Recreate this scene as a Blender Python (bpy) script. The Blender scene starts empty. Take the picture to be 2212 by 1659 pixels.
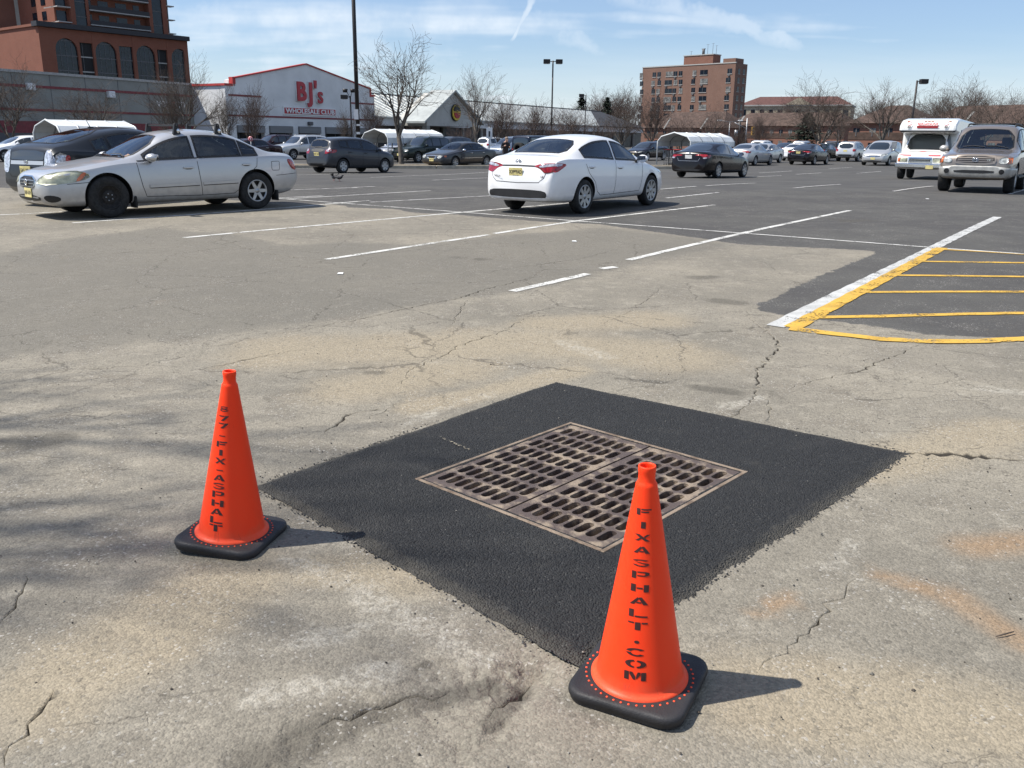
import bpy, bmesh, math, random
import numpy as np
from mathutils import Vector, Matrix
from mathutils.bvhtree import BVHTree
from mathutils.geometry import delaunay_2d_cdt
from mathutils import noise as mnoise
random.seed(7); np.random.seed(7)
sc = bpy.context.scene
C = sc.collection

# ---------------------------------------------------------------- camera
FOC, CX, CY, PITCH, ROLL, EYE = 1880., 1106., 829.5, math.atan(532.5/1880), .012, 1.6   # reference sheet 2212 x 1659
cd = bpy.data.cameras.new('camera'); cam = bpy.data.objects.new('camera', cd); C.objects.link(cam)
cd.sensor_width = 36; cd.lens = 36*FOC/2212; cd.clip_start = .05; cd.clip_end = 9000
cam.matrix_world = Matrix.Translation((0, 0, EYE)) @ Matrix.Rotation(math.pi/2-PITCH, 4, 'X') @ Matrix.Rotation(ROLL, 4, 'Z')
sc.camera = cam
sc.render.resolution_x, sc.render.resolution_y = 1024, 768
sc.view_settings.view_transform = 'Standard'; sc.view_settings.look = 'None'
sc.view_settings.gamma = 1; sc.view_settings.use_curve_mapping = False
sc.view_settings.exposure = 0.58
sc.cycles.max_bounces = 6; sc.cycles.diffuse_bounces = 2; sc.cycles.glossy_bounces = 3; sc.cycles.transparent_max_bounces = 16
sc.cycles.sample_clamp_indirect = 6; sc.cycles.use_denoising = True

def ray(u, v):
    x = (u-CX)/FOC; y = (CY-v)/FOC
    c, s = math.cos(ROLL), math.sin(ROLL); x, y = c*x-s*y, s*x+c*y
    a = math.pi/2-PITCH
    return np.array([x, y*math.cos(a)+math.sin(a), y*math.sin(a)-math.cos(a)])

# ---------------------------------------------------------------- node helper
class NT:
    def __init__(s, tree): s.t = tree; s.n = tree.nodes; s.l = tree.links
    def new(s, typ, **kw):
        n = s.n.new(typ)
        for k, v in kw.items():
            if k[0] == '_': setattr(n, k[1:], v)
        for k, v in kw.items():
            if k[0] != '_':
                key = int(k[1:]) if k[0] == 'i' and k[1:].isdigit() else k.replace('__', ' ')
                s.set(n, key, v)
        return n
    def set(s, n, key, v):
        sock = n.inputs[key]
        if isinstance(v, bpy.types.NodeSocket): s.l.new(v, sock)
        elif isinstance(v, bpy.types.Node): s.l.new(v.outputs[0], sock)
        else:
            if sock.type == 'RGBA' and len(v) == 3: v = (*v, 1)
            sock.default_value = v
    def math(s, op, a, b=0., c=0., clamp=False):
        n = s.n.new('ShaderNodeMath'); n.operation = op; n.use_clamp = clamp
        s.set(n, 0, a); s.set(n, 1, b)
        if op in ('MULTIPLY_ADD', 'SMOOTH_MIN', 'SMOOTH_MAX', 'COMPARE'): s.set(n, 2, c)
        return n.outputs[0]
    def vmath(s, op, a, b=None, out=0):
        n = s.n.new('ShaderNodeVectorMath'); n.operation = op; s.set(n, 0, a)
        if b is not None: s.set(n, 1, b)
        return n.outputs[out]
    def ramp(s, v, lo, hi, a=0., b=1., smooth=True):
        n = s.n.new('ShaderNodeMapRange'); n.interpolation_type = 'SMOOTHSTEP' if smooth else 'LINEAR'
        s.set(n, 0, v); s.set(n, 1, lo); s.set(n, 2, hi); s.set(n, 3, a); s.set(n, 4, b); return n.outputs[0]
    def mix(s, f, a, b, blend='MIX'):
        n = s.n.new('ShaderNodeMix'); n.data_type = 'RGBA'; n.blend_type = blend; n.clamp_factor = True
        s.set(n, 0, f); s.set(n, 6, a); s.set(n, 7, b); return n.outputs[2]
    def noise(s, vec, scale, detail=3., rough=.5, dist=0., out=0):
        n = s.n.new('ShaderNodeTexNoise'); s.set(n, 'Vector', vec); s.set(n, 'Scale', scale)
        s.set(n, 'Detail', detail); s.set(n, 'Roughness', rough); s.set(n, 'Distortion', dist); return n.outputs[out]
    def voro(s, vec, scale, feat='F1', out='Distance', rnd=1.):
        n = s.n.new('ShaderNodeTexVoronoi'); n.feature = feat; s.set(n, 'Vector', vec); s.set(n, 'Scale', scale)
        s.set(n, 'Randomness', rnd); return n.outputs[out]

# ---------------------------------------------------------------- sky and sun
SUN_EL, SUN_AZ = math.radians(55.5), math.radians(-92.5)      # azimuth from +Y towards +X
sun_dir = Vector((math.cos(SUN_EL)*math.sin(SUN_AZ), math.cos(SUN_EL)*math.cos(SUN_AZ), math.sin(SUN_EL)))
sd = bpy.data.lights.new('sun', 'SUN'); so = bpy.data.objects.new('sun', sd); C.objects.link(so)
so.rotation_euler = sun_dir.to_track_quat('Z', 'Y').to_euler(); so.location = (-40, -10, 60)
sd.energy = 4.5; sd.angle = math.radians(.53); sd.color = (1, .95, .87)
world = bpy.data.worlds.new('World'); sc.world = world; world.use_nodes = True
w = NT(world.node_tree); w.n.clear()
sky = w.new('ShaderNodeTexSky', _sky_type='NISHITA', _sun_disc=False, _sun_elevation=SUN_EL, _sun_rotation=SUN_AZ,
            _air_density=1.0, _dust_density=.5, _ozone_density=2.0, _altitude=20.)
tc = w.new('ShaderNodeTexCoord').outputs['Generated']
sep = w.new('ShaderNodeSeparateXYZ', Vector=tc)
zc = w.math('MAXIMUM', sep.outputs[2], .0)
# flat cloud sheet coordinates: direction divided by height above the horizon
h_ = w.math('ADD', zc, .09)
pl = w.new('ShaderNodeCombineXYZ', X=w.math('DIVIDE', sep.outputs[0], h_), Y=w.math('DIVIDE', sep.outputs[1], h_), Z=0.).outputs[0]
mp = w.new('ShaderNodeMapping', Vector=pl, Rotation=(0, 0, -.5), Scale=(.55, 1.2, 1))
N1 = w.noise(mp.outputs[0], .6, 4, .58); WN = w.noise(tc, 18, 4, .62)
clouds = w.math('MULTIPLY', w.ramp(N1, .42, .70), w.ramp(WN, .3, .7, .45, .95))
haze = w.ramp(w.math('ADD', zc, w.math('MULTIPLY', N1, .07)), .02, .14, .84, .14)
def streak(pa, pb, wid, wid2, amount, nz=0.5):
    a = Vector(ray(*pa)).normalized(); b = Vector(ray(*pb)).normalized()
    n = a.cross(b).normalized(); t = (b-a).normalized(); L = (b-a).length
    wob = w.math('MULTIPLY_ADD', WN, .05*nz, -.025*nz)
    dist = w.math('ABSOLUTE', w.math('ADD', w.vmath('DOT_PRODUCT', tc, tuple(n), 1), wob))
    al = w.math('DIVIDE', w.math('SUBTRACT', w.vmath('DOT_PRODUCT', tc, tuple(t), 1), a.dot(t)), L)
    ww = w.math('MULTIPLY_ADD', al, wid2-wid, wid)
    m = w.math('SUBTRACT', 1., w.math('DIVIDE', dist, ww), clamp=True)
    m = w.math('MULTIPLY', w.ramp(m, 0, .8), w.math('MULTIPLY', w.ramp(al, -.12, .06), w.ramp(al, .86, 1.1, 1, 0)))
    m = w.math('MULTIPLY', m, w.ramp(WN, .3, .62, 1-nz, 1))
    m = w.math('MULTIPLY', m, w.math('GREATER_THAN', sep.outputs[1], 0.))
    return w.math('MULTIPLY', m, amount)
ss = [streak((1163, -20), (1105, 88), .006, .003, .8, .35), streak((1290, -40), (1750, 112), .03, .008, .55, .85),
      streak((1150, 40), (1320, 110), .03, .02, .5, .9), streak((330, 30), (1000, 140), .035, .03, .5, .9)]
cl = w.math('MAXIMUM', clouds, haze)
for s_ in ss: cl = w.math('MAXIMUM', cl, s_)
skyc = w.mix(1., sky.outputs[0], (1.0, 1.14, 1.36), 'MULTIPLY')
col = w.mix(w.math('MULTIPLY', cl, .86), skyc, (9.0, 9.8, 10.6))
bg = w.new('ShaderNodeBackground', Color=col, Strength=.068)
w.new('ShaderNodeOutputWorld', Surface=bg.outputs[0])
world.cycles.sampling_method = 'MANUAL'; world.cycles.sample_map_resolution = 256

# ---------------------------------------------------------------- numeric helpers
def pchip(X, Y):
    X = np.array(X, float); Y = np.array(Y, float); h = np.diff(X); d = np.diff(Y)/h; m = np.zeros(len(X))
    for i in range(1, len(X)-1):
        if d[i-1]*d[i] > 0:
            w1 = 2*h[i]+h[i-1]; w2 = h[i]+2*h[i-1]; m[i] = (w1+w2)/(w1/d[i-1]+w2/d[i])
    m[0] = d[0]; m[-1] = d[-1]
    def f(x):
        x = np.clip(np.asarray(x, float), X[0], X[-1]); i = np.clip(np.searchsorted(X, x)-1, 0, len(X)-2)
        t = (x-X[i])/h[i]; t2 = t*t; t3 = t2*t
        return (2*t3-3*t2+1)*Y[i]+(t3-2*t2+t)*h[i]*m[i]+(-2*t3+3*t2)*Y[i+1]+(t3-t2)*h[i]*m[i+1]
    return f
def PL(pts): return pchip([p[0] for p in pts], [p[1] for p in pts])
def sstep(a, b, x):
    t = np.clip((np.asarray(x, float)-a)/(b-a), 0, 1); return t*t*(3-2*t)
# the lot falls to the drain, crowns past it and falls again towards the shops
gz = pchip([-50, 0, 4, 9, 15, 26, 34, 40, 50, 70, 9000], [0, 0, 0, .1, .2, .25, .12, 0.01, -.07, -.07, -.07])
def G(u, v):
    d = ray(u, v); t = 1.6/max(1e-4, -d[2])
    for _ in range(60): t = .5*t+.5*(EYE-float(gz(t*d[1])))/max(1e-4, -d[2])
    return Vector((t*d[0], t*d[1], float(gz(t*d[1]))))
def V(u, v, Y):
    d = ray(u, v); t = Y/d[1]; return Vector((t*d[0], Y, EYE+t*d[2]))
def chaikin(p, n=2, closed=True):
    p = [Vector(q) for q in p]
    for _ in range(n):
        o = []
        k = len(p)
        for i in range(k if closed else k-1):
            a, b = p[i], p[(i+1) % k]; o += [a*.75+b*.25, a*.25+b*.75]
        if not closed: o = [p[0]]+o+[p[-1]]
        p = o
    return p
def offset_poly(p, d):            # d>0 grows a counter-clockwise polygon
    n = len(p); A = sum(p[i][0]*p[(i+1) % n][1]-p[(i+1) % n][0]*p[i][1] for i in range(n))
    sg = 1 if A > 0 else -1; out = []
    for i in range(n):
        a, b, c = Vector(p[i-1]), Vector(p[i]), Vector(p[(i+1) % n])
        e1 = (b-a); e2 = (c-b)
        if e1.length < 1e-9 or e2.length < 1e-9: out.append(b); continue
        n1 = Vector((e1.y, -e1.x)).normalized(); n2 = Vector((e2.y, -e2.x)).normalized()
        m = n1+n2; m = m/max(.45, m.dot(n1)) if m.length > 1e-6 else n1
        out.append(b+m*(d*sg))
    return out
def in_poly(px, py, poly):
    px = np.asarray(px); py = np.asarray(py); r = np.zeros(px.shape, bool); n = len(poly)
    for i in range(n):
        x1, y1 = poly[i][0], poly[i][1]; x2, y2 = poly[i-1][0], poly[i-1][1]
        if y1 == y2: continue
        r ^= ((y1 > py) != (y2 > py)) & (px < (x2-x1)*(py-y1)/(y2-y1)+x1)
    return r
def seg_dist(P, a, b):
    a = np.asarray(a, float); b = np.asarray(b, float); ab = b-a
    t = np.clip(((P-a)@ab)/max(1e-9, ab@ab), 0, 1); return np.linalg.norm(P-a-t[:, None]*ab, axis=1)
def poly_sdf(P, poly):            # >0 inside
    d = np.full(len(P), 1e9)
    for i in range(len(poly)): d = np.minimum(d, seg_dist(P, poly[i-1], poly[i]))
    return np.where(in_poly(P[:, 0], P[:, 1], poly), d, -d)

# ---------------------------------------------------------------- objects
def tag(o, label=None, cat=None, group=None, kind=None):
    if label: o['label'] = label
    if cat: o['category'] = cat
    if group: o['group'] = group
    if kind: o['kind'] = kind
    return o
def link(name, me, parent=None, mats=()):
    o = bpy.data.objects.new(name, me); C.objects.link(o)
    if parent is not None: o.parent = parent
    for m in mats: me.materials.append(m)
    return o
def thing(name, label, cat, loc=(0, 0, 0), rz=0., group=None):
    o = bpy.data.objects.new(name, None); C.objects.link(o); o.location = loc; o.rotation_euler = (0, 0, rz)
    o.empty_display_size = .1
    return tag(o, label, cat, group)
class MB:
    def __init__(s): s.v = []; s.f = []; s.m = []; s.sm = []
    def add(s, vs, fs, mi=0, smooth=False):
        o = len(s.v); s.v += [tuple(v) for v in vs]
        for f in fs: s.f.append([i+o for i in f]); s.m.append(mi); s.sm.append(smooth)
        return s
    def box(s, lo, hi, mi=0):
        (a, b, c), (d, e, f) = lo, hi
        return s.add([(a, b, c), (d, b, c), (d, e, c), (a, e, c), (a, b, f), (d, b, f), (d, e, f), (a, e, f)],
                     [(3, 2, 1, 0), (4, 5, 6, 7), (0, 1, 5, 4), (1, 2, 6, 5), (2, 3, 7, 6), (3, 0, 4, 7)], mi)
    def cbox(s, c, d, mi=0, M=None):
        t = MB(); t.box([c[i]-d[i]/2 for i in range(3)] if M is None else [-d[i]/2 for i in range(3)],
                        [c[i]+d[i]/2 for i in range(3)] if M is None else [d[i]/2 for i in range(3)])
        vs = t.v if M is None else [M @ Vector(v)+Vector(c) for v in t.v]
        return s.add(vs, t.f, mi)
    def tube(s, pts, rad, n=8, mi=0, caps=True, smooth=True):
        pts = [Vector(p) for p in pts]; rad = rad if hasattr(rad, '__len__') else [rad]*len(pts)
        rings = []; up = None
        for i, p in enumerate(pts):
            d = (pts[min(i+1, len(pts)-1)]-pts[max(i-1, 0)])
            d = d.normalized() if d.length > 1e-9 else Vector((0, 0, 1))
            if up is None: up = Vector((0, 0, 1)) if abs(d.z) < .9 else Vector((1, 0, 0))
            x = d.cross(up); x = x.normalized() if x.length > 1e-6 else d.orthogonal().normalized()
            y = d.cross(x); up = -y if abs(d.z) < .999 else up
            rings.append([p+(x*math.cos(2*math.pi*k/n)+y*math.sin(2*math.pi*k/n))*rad[i] for k in range(n)])
        vs = [v for r in rings for v in r]; fs = []
        for i in range(len(rings)-1):
            for k in range(n): fs.append((i*n+k, i*n+(k+1) % n, (i+1)*n+(k+1) % n, (i+1)*n+k))
        s.add(vs, fs, mi, smooth)
        if caps:
            o = len(s.v)-len(vs)
            s.f.append([o+k for k in range(n)][::-1]); s.m.append(mi); s.sm.append(False)
            s.f.append([o+(len(rings)-1)*n+k for k in range(n)]); s.m.append(mi); s.sm.append(False)
        return s
    def lathe(s, prof, n=24, mi=0, axis='z', c=(0, 0, 0), smooth=True, a0=0., close=False):
        vs = []; fs = []; k = len(prof)
        for j in range(n):
            a = a0+2*math.pi*j/n; ca, sa = math.cos(a), math.sin(a)
            for r, z in prof:
                if axis == 'z': p = (r*ca, r*sa, z)
                elif axis == 'y': p = (r*ca, z, -r*sa)
                else: p = (z, r*ca, r*sa)
                vs.append((p[0]+c[0], p[1]+c[1], p[2]+c[2]))
        for j in range(n):
            for i in range(k-1):
                a, b = j*k+i, ((j+1) % n)*k+i; fs.append((a, b, b+1, a+1))
        return s.add(vs, fs, mi, smooth)
    def prism(s, poly, M, depth, mi=0, cap_mi=None):      # poly 2D in the xy plane of M, extruded along -z of M
        n = len(poly); vs = [M @ Vector((p[0], p[1], 0)) for p in poly]+[M @ Vector((p[0], p[1], -depth)) for p in poly]
        A = sum(poly[i][0]*poly[(i+1) % n][1]-poly[(i+1) % n][0]*poly[i][1] for i in range(n))
        top = list(range(n)); bot = [n+i for i in range(n)][::-1]
        sides = [(i, n+i, n+(i+1) % n, (i+1) % n) for i in range(n)]
        if A < 0: top = top[::-1]; bot = bot[::-1]; sides = [q[::-1] for q in sides]
        s.add(vs, [top, bot]+sides, mi); return s
    def mesh(s, name='mesh', bev=0., merge=False):
        me = bpy.data.meshes.new(name); me.from_pydata(s.v, [], s.f)
        me.polygons.foreach_set('material_index', s.m); me.polygons.foreach_set('use_smooth', s.sm)
        if bev or merge:
            bm = bmesh.new(); bm.from_mesh(me)
            if merge: bmesh.ops.remove_doubles(bm, verts=bm.verts, dist=1e-5)
            if bev:
                bmesh.ops.bevel(bm, geom=[e for e in bm.edges if e.is_manifold and e.calc_face_angle(0) > .6], offset=bev, segments=2, affect='EDGES', profile=.5)
            bm.to_mesh(me); bm.free()
        me.update(); return me
    def build(s, name, mats, parent=None, bev=0., merge=False):
        return link(name, s.mesh(name, bev, merge), parent, mats if isinstance(mats, (list, tuple)) else [mats])
def dup(root, loc=None, rz=None, label=None, group=None, cat=None, scale=None, swap=None):
    r = root.copy(); C.objects.link(r)
    if loc is not None: r.location = loc
    if rz is not None: r.rotation_euler = (0, 0, rz)
    if scale is not None: r.scale = scale if hasattr(scale, '__len__') else (scale,)*3
    tag(r, label, cat, group)
    def rec(src, dst):
        for ch in src.children:
            c = ch.copy(); C.objects.link(c); c.parent = dst; rec(ch, c)
            if swap and c.data:
                for i, ms in enumerate(c.material_slots):
                    if ms.material and ms.material.name in swap:
                        nm = ms.material.name; ms.link = 'OBJECT'; ms.material = swap[nm]
    rec(root, r)
    return r
def font_mesh(txt, size=1., bold=0., sx=1., extrude=0., align='CENTER', res=3):
    cu = bpy.data.curves.new('txt', 'FONT'); cu.body = txt; cu.size = size; cu.offset = bold; cu.extrude = extrude
    cu.align_x = align; cu.align_y = 'CENTER'; cu.resolution_u = res
    o = bpy.data.objects.new('txt', cu); C.objects.link(o)
    me = bpy.data.meshes.new_from_object(o.evaluated_get(bpy.context.evaluated_depsgraph_get()))
    bpy.data.objects.remove(o); bpy.data.curves.remove(cu)
    for v in me.vertices: v.co.x *= sx
    return me

# ---------------------------------------------------------------- materials
def M(name, col, rough=.6, metal=0., var=.12, scale=6., bump=0., bscale=60., coat=0., spec=.5, col2=None, thr=(.45, .65), detail=4., emit=0., sx=(1, 1, 1)):
    m = bpy.data.materials.new(name); m.use_nodes = True; t = NT(m.node_tree); t.n.clear()
    o = t.new('ShaderNodeTexCoord').outputs['Object']
    if sx != (1, 1, 1): o = t.new('ShaderNodeMapping', Vector=o, Scale=sx).outputs[0]
    b = t.new('ShaderNodeBsdfPrincipled', Roughness=rough, Metallic=metal)
    b.inputs['Coat Weight'].default_value = coat; b.inputs['Coat Roughness'].default_value = .04
    b.inputs['Specular IOR Level'].default_value = spec
    base = tuple(col)
    if var or col2:
        nz = t.noise(o, scale, detail, .55)
        c2 = col2 if col2 else tuple(max(0, c*(1-var*2)) for c in col)
        c1 = base if col2 else tuple(min(1, c*(1+var*.6)) for c in col)
        f = t.ramp(nz, *thr) if col2 else t.ramp(nz, .3, .7)
        colr = t.mix(f, c1, c2) if col2 else t.mix(f, c2, c1)
        t.set(b, 'Base Color', colr)
        if rough > .15 and not coat: t.set(b, 'Roughness', t.ramp(t.noise(o, scale*2.3, 3), .3, .7, rough*.88, min(1, rough*1.12)))
    else: t.set(b, 'Base Color', base)
    if bump:
        bp = t.new('ShaderNodeBump', Strength=min(1, bump), Distance=.01, Height=t.noise(o, bscale, 4, .6)); t.set(b, 'Normal', bp.outputs[0])
    if emit: b.inputs['Emission Color'].default_value = (*base, 1); b.inputs['Emission Strength'].default_value = emit
    t.new('ShaderNodeOutputMaterial', Surface=b.outputs[0]); return m
def paint(name, col, metal=.5, rough=.34, dirt=.5):
    dark = max(col) < .07
    m = bpy.data.materials.new(name); m.use_nodes = True; t = NT(m.node_tree); t.n.clear()
    o = t.new('ShaderNodeTexCoord').outputs['Object']; z = t.new('ShaderNodeSeparateXYZ', Vector=o).outputs[2]
    g = t.new('ShaderNodeNewGeometry').outputs['Backfacing']
    # road film on the sills, thinning upwards
    d = t.math('MULTIPLY', t.ramp(t.math('ADD', z, t.math('MULTIPLY', t.noise(o, 5, 5, .6), .25)), .3, .75, dirt, .06*dirt), t.ramp(t.noise(o, 9, 5), .3, .7, .5, 1))
    c = t.mix(d, col, (.20, .185, .16)); c = t.mix(g, c, (.03, .03, .032))
    b = t.new('ShaderNodeBsdfPrincipled', Metallic=t.math('MULTIPLY', t.math('SUBTRACT', 1., d), metal))
    t.set(b, 'Base Color', c); t.set(b, 'Roughness', t.math('MULTIPLY_ADD', d, .4, rough))
    t.set(b, 'Coat Weight', t.math('SUBTRACT', .45 if dark else .9, t.math('MULTIPLY', g, .45 if dark else .9))); b.inputs['Specular IOR Level'].default_value = .18 if dark else .5; b.inputs['Coat Roughness'].default_value = .06
    t.new('ShaderNodeOutputMaterial', Surface=b.outputs[0]); return m
def glass(name, tint, ior=1.5, rough=0.):
    m = bpy.data.materials.new(name); m.use_nodes = True; t = NT(m.node_tree); t.n.clear()
    fr = t.new('ShaderNodeFresnel', IOR=ior)
    tr = t.new('ShaderNodeBsdfTransparent', Color=(*tint, 1)); gl = t.new('ShaderNodeBsdfGlossy', Color=(.9, .95, 1, 1), Roughness=rough)
    mx = t.new('ShaderNodeMixShader', i0=fr.outputs[0], i1=tr.outputs[0], i2=gl.outputs[0])
    t.new('ShaderNodeOutputMaterial', Surface=mx.outputs[0]); return m

# ================================================================ GROUND
def gpt(u, v): p = G(u, v); return np.array([p.x, p.y])
def nz2(x, y, s, seed=0.):         # cheap smooth noise
    return (np.sin(x*s*1.3+seed)*np.cos(y*s*1.7-seed*1.3)+.6*np.sin(x*s*2.9+y*s*2.1+seed*2.1)+.4*np.cos(y*s*4.7-x*s*3.1+seed))/2.
cracks = [  # polylines on the reference sheet, width in metres
    ([(1968, 980), (2040, 981), (2110, 987), (2230, 994)], .08),
    ([(1580, 900), (1600, 885), (1622, 868), (1628, 845), (1640, 825), (1632, 800), (1660, 775), (1682, 752), (1680, 735), (1650, 712), (1622, 690), (1612, 672)], .024),
    ([(1700, 838), (1770, 820), (1860, 800), (1890, 782), (1935, 768), (1985, 745)], .02),
    ([(700, 934), (725, 920), (742, 905), (760, 893), (800, 887)], .026),
    ([(300, 778), (400, 803), (470, 790), (560, 770), (650, 755)][1:], .022),
    ([(100, 830), (260, 812), (400, 803)], .012),
    ([(560, 722), (640, 716), (720, 700), (800, 685), (900, 662), (985, 645), (1060, 622), (1150, 600), (1240, 590)], .024),
    ([(1010, 648), (995, 668), (985, 690), (978, 700)], .013),
    ([(870, 830), (885, 800), (920, 782), (950, 772), (1010, 740), (1090, 715), (1130, 690), (1170, 672)], .014),
    ([(1300, 700), (1350, 680), (1400, 645), (1430, 620)], .012),
    ([(440, 505), (560, 545), (680, 562), (800, 548), (900, 540), (1010, 520)], .018),
    ([(0, 555), (120, 548), (260, 540)], .016), ([(990, 600), (1100, 580), (1250, 560), (1330, 540)], .014),
    ([(400, 770), (300, 790), (150, 800), (0, 806)], .011),
    ([(1840, 1255), (1790, 1320), (1745, 1370), (1700, 1410), (1650, 1430)], .010),
    ([(700, 1560), (850, 1512), (960, 1490)], .014), ([(1060, 1540), (1085, 1520), (1130, 1480), (1150, 1450)], .014),
    ([(60, 1250), (40, 1290), (5, 1340)], .016), ([(100, 1520), (60, 1570), (10, 1640)], .018), ([(900, 880), (860, 872), (800, 905)], .008),
    ([(1660, 905), (1662, 880), (1650, 860)], .009), ([(2000, 745), (2100, 760), (2212, 790)], .010), ([(1985, 745), (2060, 735), (2140, 742)], .01)]
cw = []
rng = random.Random(3)
for pts, wd in cracks:
    P = [gpt(*p) for p in pts]; out = []
    for a, b in zip(P[:-1], P[1:]):
        L = np.linalg.norm(b-a); n = max(2, int(L/.035)); nn = np.array([-(b-a)[1], (b-a)[0]])/max(L, 1e-6)
        for k in range(n): out.append(a+(b-a)*k/n+nn*rng.gauss(0, .013 if k else .004))
    out.append(P[-1]); cw.append((np.array(out), wd))
# drain geometry: best rectangle through the four corners of the grates
gL, gT, gR, gB = [gpt(*p) for p in [(897, 1043), (1228, 923), (1607, 1020), (1315, 1190)]]
gc = (gL+gT+gR+gB)/4
ga = ((gT-gL)+(gR-gB)); ga /= np.linalg.norm(ga); gb = np.array([ga[1], -ga[0]])      # long bars run along ga
GA, GB = 1.165, 1.085
def drain(a, b): return gc+ga*a+gb*b
pq = [gpt(*p) for p in [(548, 1052), (1198, 818), (1968, 980), (1250, 1442)]]
hole = [drain(a*(GA/2-.02), b*(GB/2-.02)) for a, b in [(-1, -1), (1, -1), (1, 1), (-1, 1)]]

TRENCH = [gpt(*p) for p in [(480, 1690), (640, 1600), (800, 1535), (960, 1495), (1060, 1455), (1150, 1440)]]; TRENCH2 = [gpt(*p) for p in [(1000, 1640), (1050, 1570), (1090, 1510), (1150, 1450)]]
def pl_dist(X, tr):
    d = np.full(len(X), 9.)
    for a, b in zip(tr[:-1], tr[1:]): d = np.minimum(d, seg_dist(X, a, b))
    return d
def ground_z(X):
    near = np.exp(-np.maximum(0, X[:, 1]-3)/6.)
    z = gz(X[:, 1])+near*(.008*nz2(X[:, 0], X[:, 1], 1.3, 1.)+.003*nz2(X[:, 0], X[:, 1], 5., 4.)+.0012*nz2(X[:, 0], X[:, 1], 23., 2.))
    # the broken, settled strip beside the patch
    for tr, wd in ((TRENCH, .13), (TRENCH2, .08)):
        g = np.exp(-(pl_dist(X, tr)/wd)**2); rz_ = np.zeros(len(X))
        for i in np.where(g > .02)[0]: p = Vector((X[i, 0], X[i, 1], .3)); rz_[i] = .014*mnoise.noise(p*7)+.012*mnoise.noise(p*19)+.008*mnoise.noise(p*47)
        z += g*(-.012+rz_)
    pd = -poly_sdf(X, pq); z *= sstep(-.25, .08, pd)*.999+.001
    return np.where(X[:, 1] > 9, gz(X[:, 1]), z)
def make_ground():
    pts = []; y = .7
    while y < 16:
        s = max(.07, .013*y); n = int((1.5*y+4)/s)
        for k in range(n):
            pts.append((-(.75*y+2)+k*s+rng.uniform(-.3, .3)*s, y+rng.uniform(-.3, .3)*s))
        y += s
    for tr, wd in ((TRENCH, .24), (TRENCH2, .16)):
        for k in range(4200):
            i = rng.randrange(len(tr)-1); f = rng.random(); q = tr[i]*(1-f)+tr[i+1]*f; pts.append((q[0]+rng.gauss(0, wd*.55), q[1]+rng.gauss(0, wd*.55)))
    while y < 140:
        s = .07*y; n = int(2*y/s)
        for k in range(n+1): pts.append((-y+k*s+rng.uniform(-.2, .2)*s, y))
        y += s*.8
    for x in np.linspace(-3000, 3000, 13):
        for yy in (-300, 260, 500, 1000, 2000, 4500): pts.append((x, yy+.1*x/3000))
    for x in (-60, -25, -10, -5, 0, 5, 10, 25, 60):
        for yy in (-60, -25, -8, -2, .3): pts.append((x, yy))
    P = np.array(pts); D = np.full(len(P), 9.)
    for c, wd in cw:
        for a, b in zip(c[:-1], c[1:]): D = np.minimum(D, seg_dist(P, a, b)-wd)
    keep = D > .02
    inside = in_poly(P[:, 0], P[:, 1], hole); P = P[keep & ~inside]
    V2 = [tuple(p) for p in P]; crk = [0.]*len(V2); edges = []
    def addv(p, c): V2.append((float(p[0]), float(p[1]))); crk.append(c); return len(V2)-1
    for c, wd in cw:
        n = len(c); pl_, pc_, pr_ = [], [], []
        for i in range(n):
            t = c[min(i+1, n-1)]-c[max(i-1, 0)]; t = t/max(1e-6, np.linalg.norm(t)); nn = np.array([-t[1], t[0]])
            e = min(1, 2.2*min(i+.4, n-1-i+.4)/n); wv = wd*1.05*(.2+.8*e)*rng.choice((.35, .6, .8, 1., 1.5))
            addv(c[i]+nn*(wv*.5+.007), 0.); addv(c[i]-nn*(wv*.5+.007), 0.)
            pl_.append(addv(c[i]+nn*wv*.5, .0)); pc_.append(addv(c[i], .55+.45*e)); pr_.append(addv(c[i]-nn*wv*.5, .0))
        for L in (pl_, pc_, pr_): edges += list(zip(L[:-1], L[1:]))
    hv = [addv(h, 0) for h in hole]; edges += [(hv[i], hv[(i+1) % 4]) for i in range(4)]
    vo, eo, fo, ov, oe, of = delaunay_2d_cdt([Vector(v) for v in V2], edges, [], 0, 1e-5)
    X = np.array([[v.x, v.y] for v in vo]); ck = np.array([max([crk[j] for j in o] or [0.]) for o in ov])
    cen = np.array([(X[f[0]]+X[f[1]]+X[f[2]])/3 for f in fo]); bad = in_poly(cen[:, 0], cen[:, 1], hole)
    F = [f for f, b in zip(fo, bad) if not b]
    z = ground_z(X)
    z -= ck*.02
    me = bpy.data.meshes.new('asphalt_lot'); me.from_pydata([(x[0], x[1], q) for x, q in zip(X, z)], [], F)
    me.polygons.foreach_set('use_smooth', [True]*len(me.polygons))
    me.polygons.foreach_set('material_index', [1 if min(X[i][1] for i in f) > 24 or max(X[i][1] for i in f) < .5 else 0 for f in F])
    def poly(px): return [gpt(*p) for p in px]
    def att(name, val):
        a = me.attributes.new(name, 'FLOAT', 'POINT'); a.data.foreach_set('value', np.asarray(val, np.float32))
    att('crack', ck)
    lot = poly([(-900, 395), (0, 405), (600, 438), (700, 441), (960, 463), (1190, 480), (1290, 484), (1500, 513), (1600, 528), (1880, 541), (1893, 546),
                (1760, 600), (1632, 660), (1642, 672), (1730, 687), (1870, 702), (2000, 722), (2140, 729), (2400, 735), (2900, 760), (3600, 320), (1106, 305), (-1500, 300)])
    att('lot', np.clip(poly_sdf(X, lot), -.6, .6))
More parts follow.
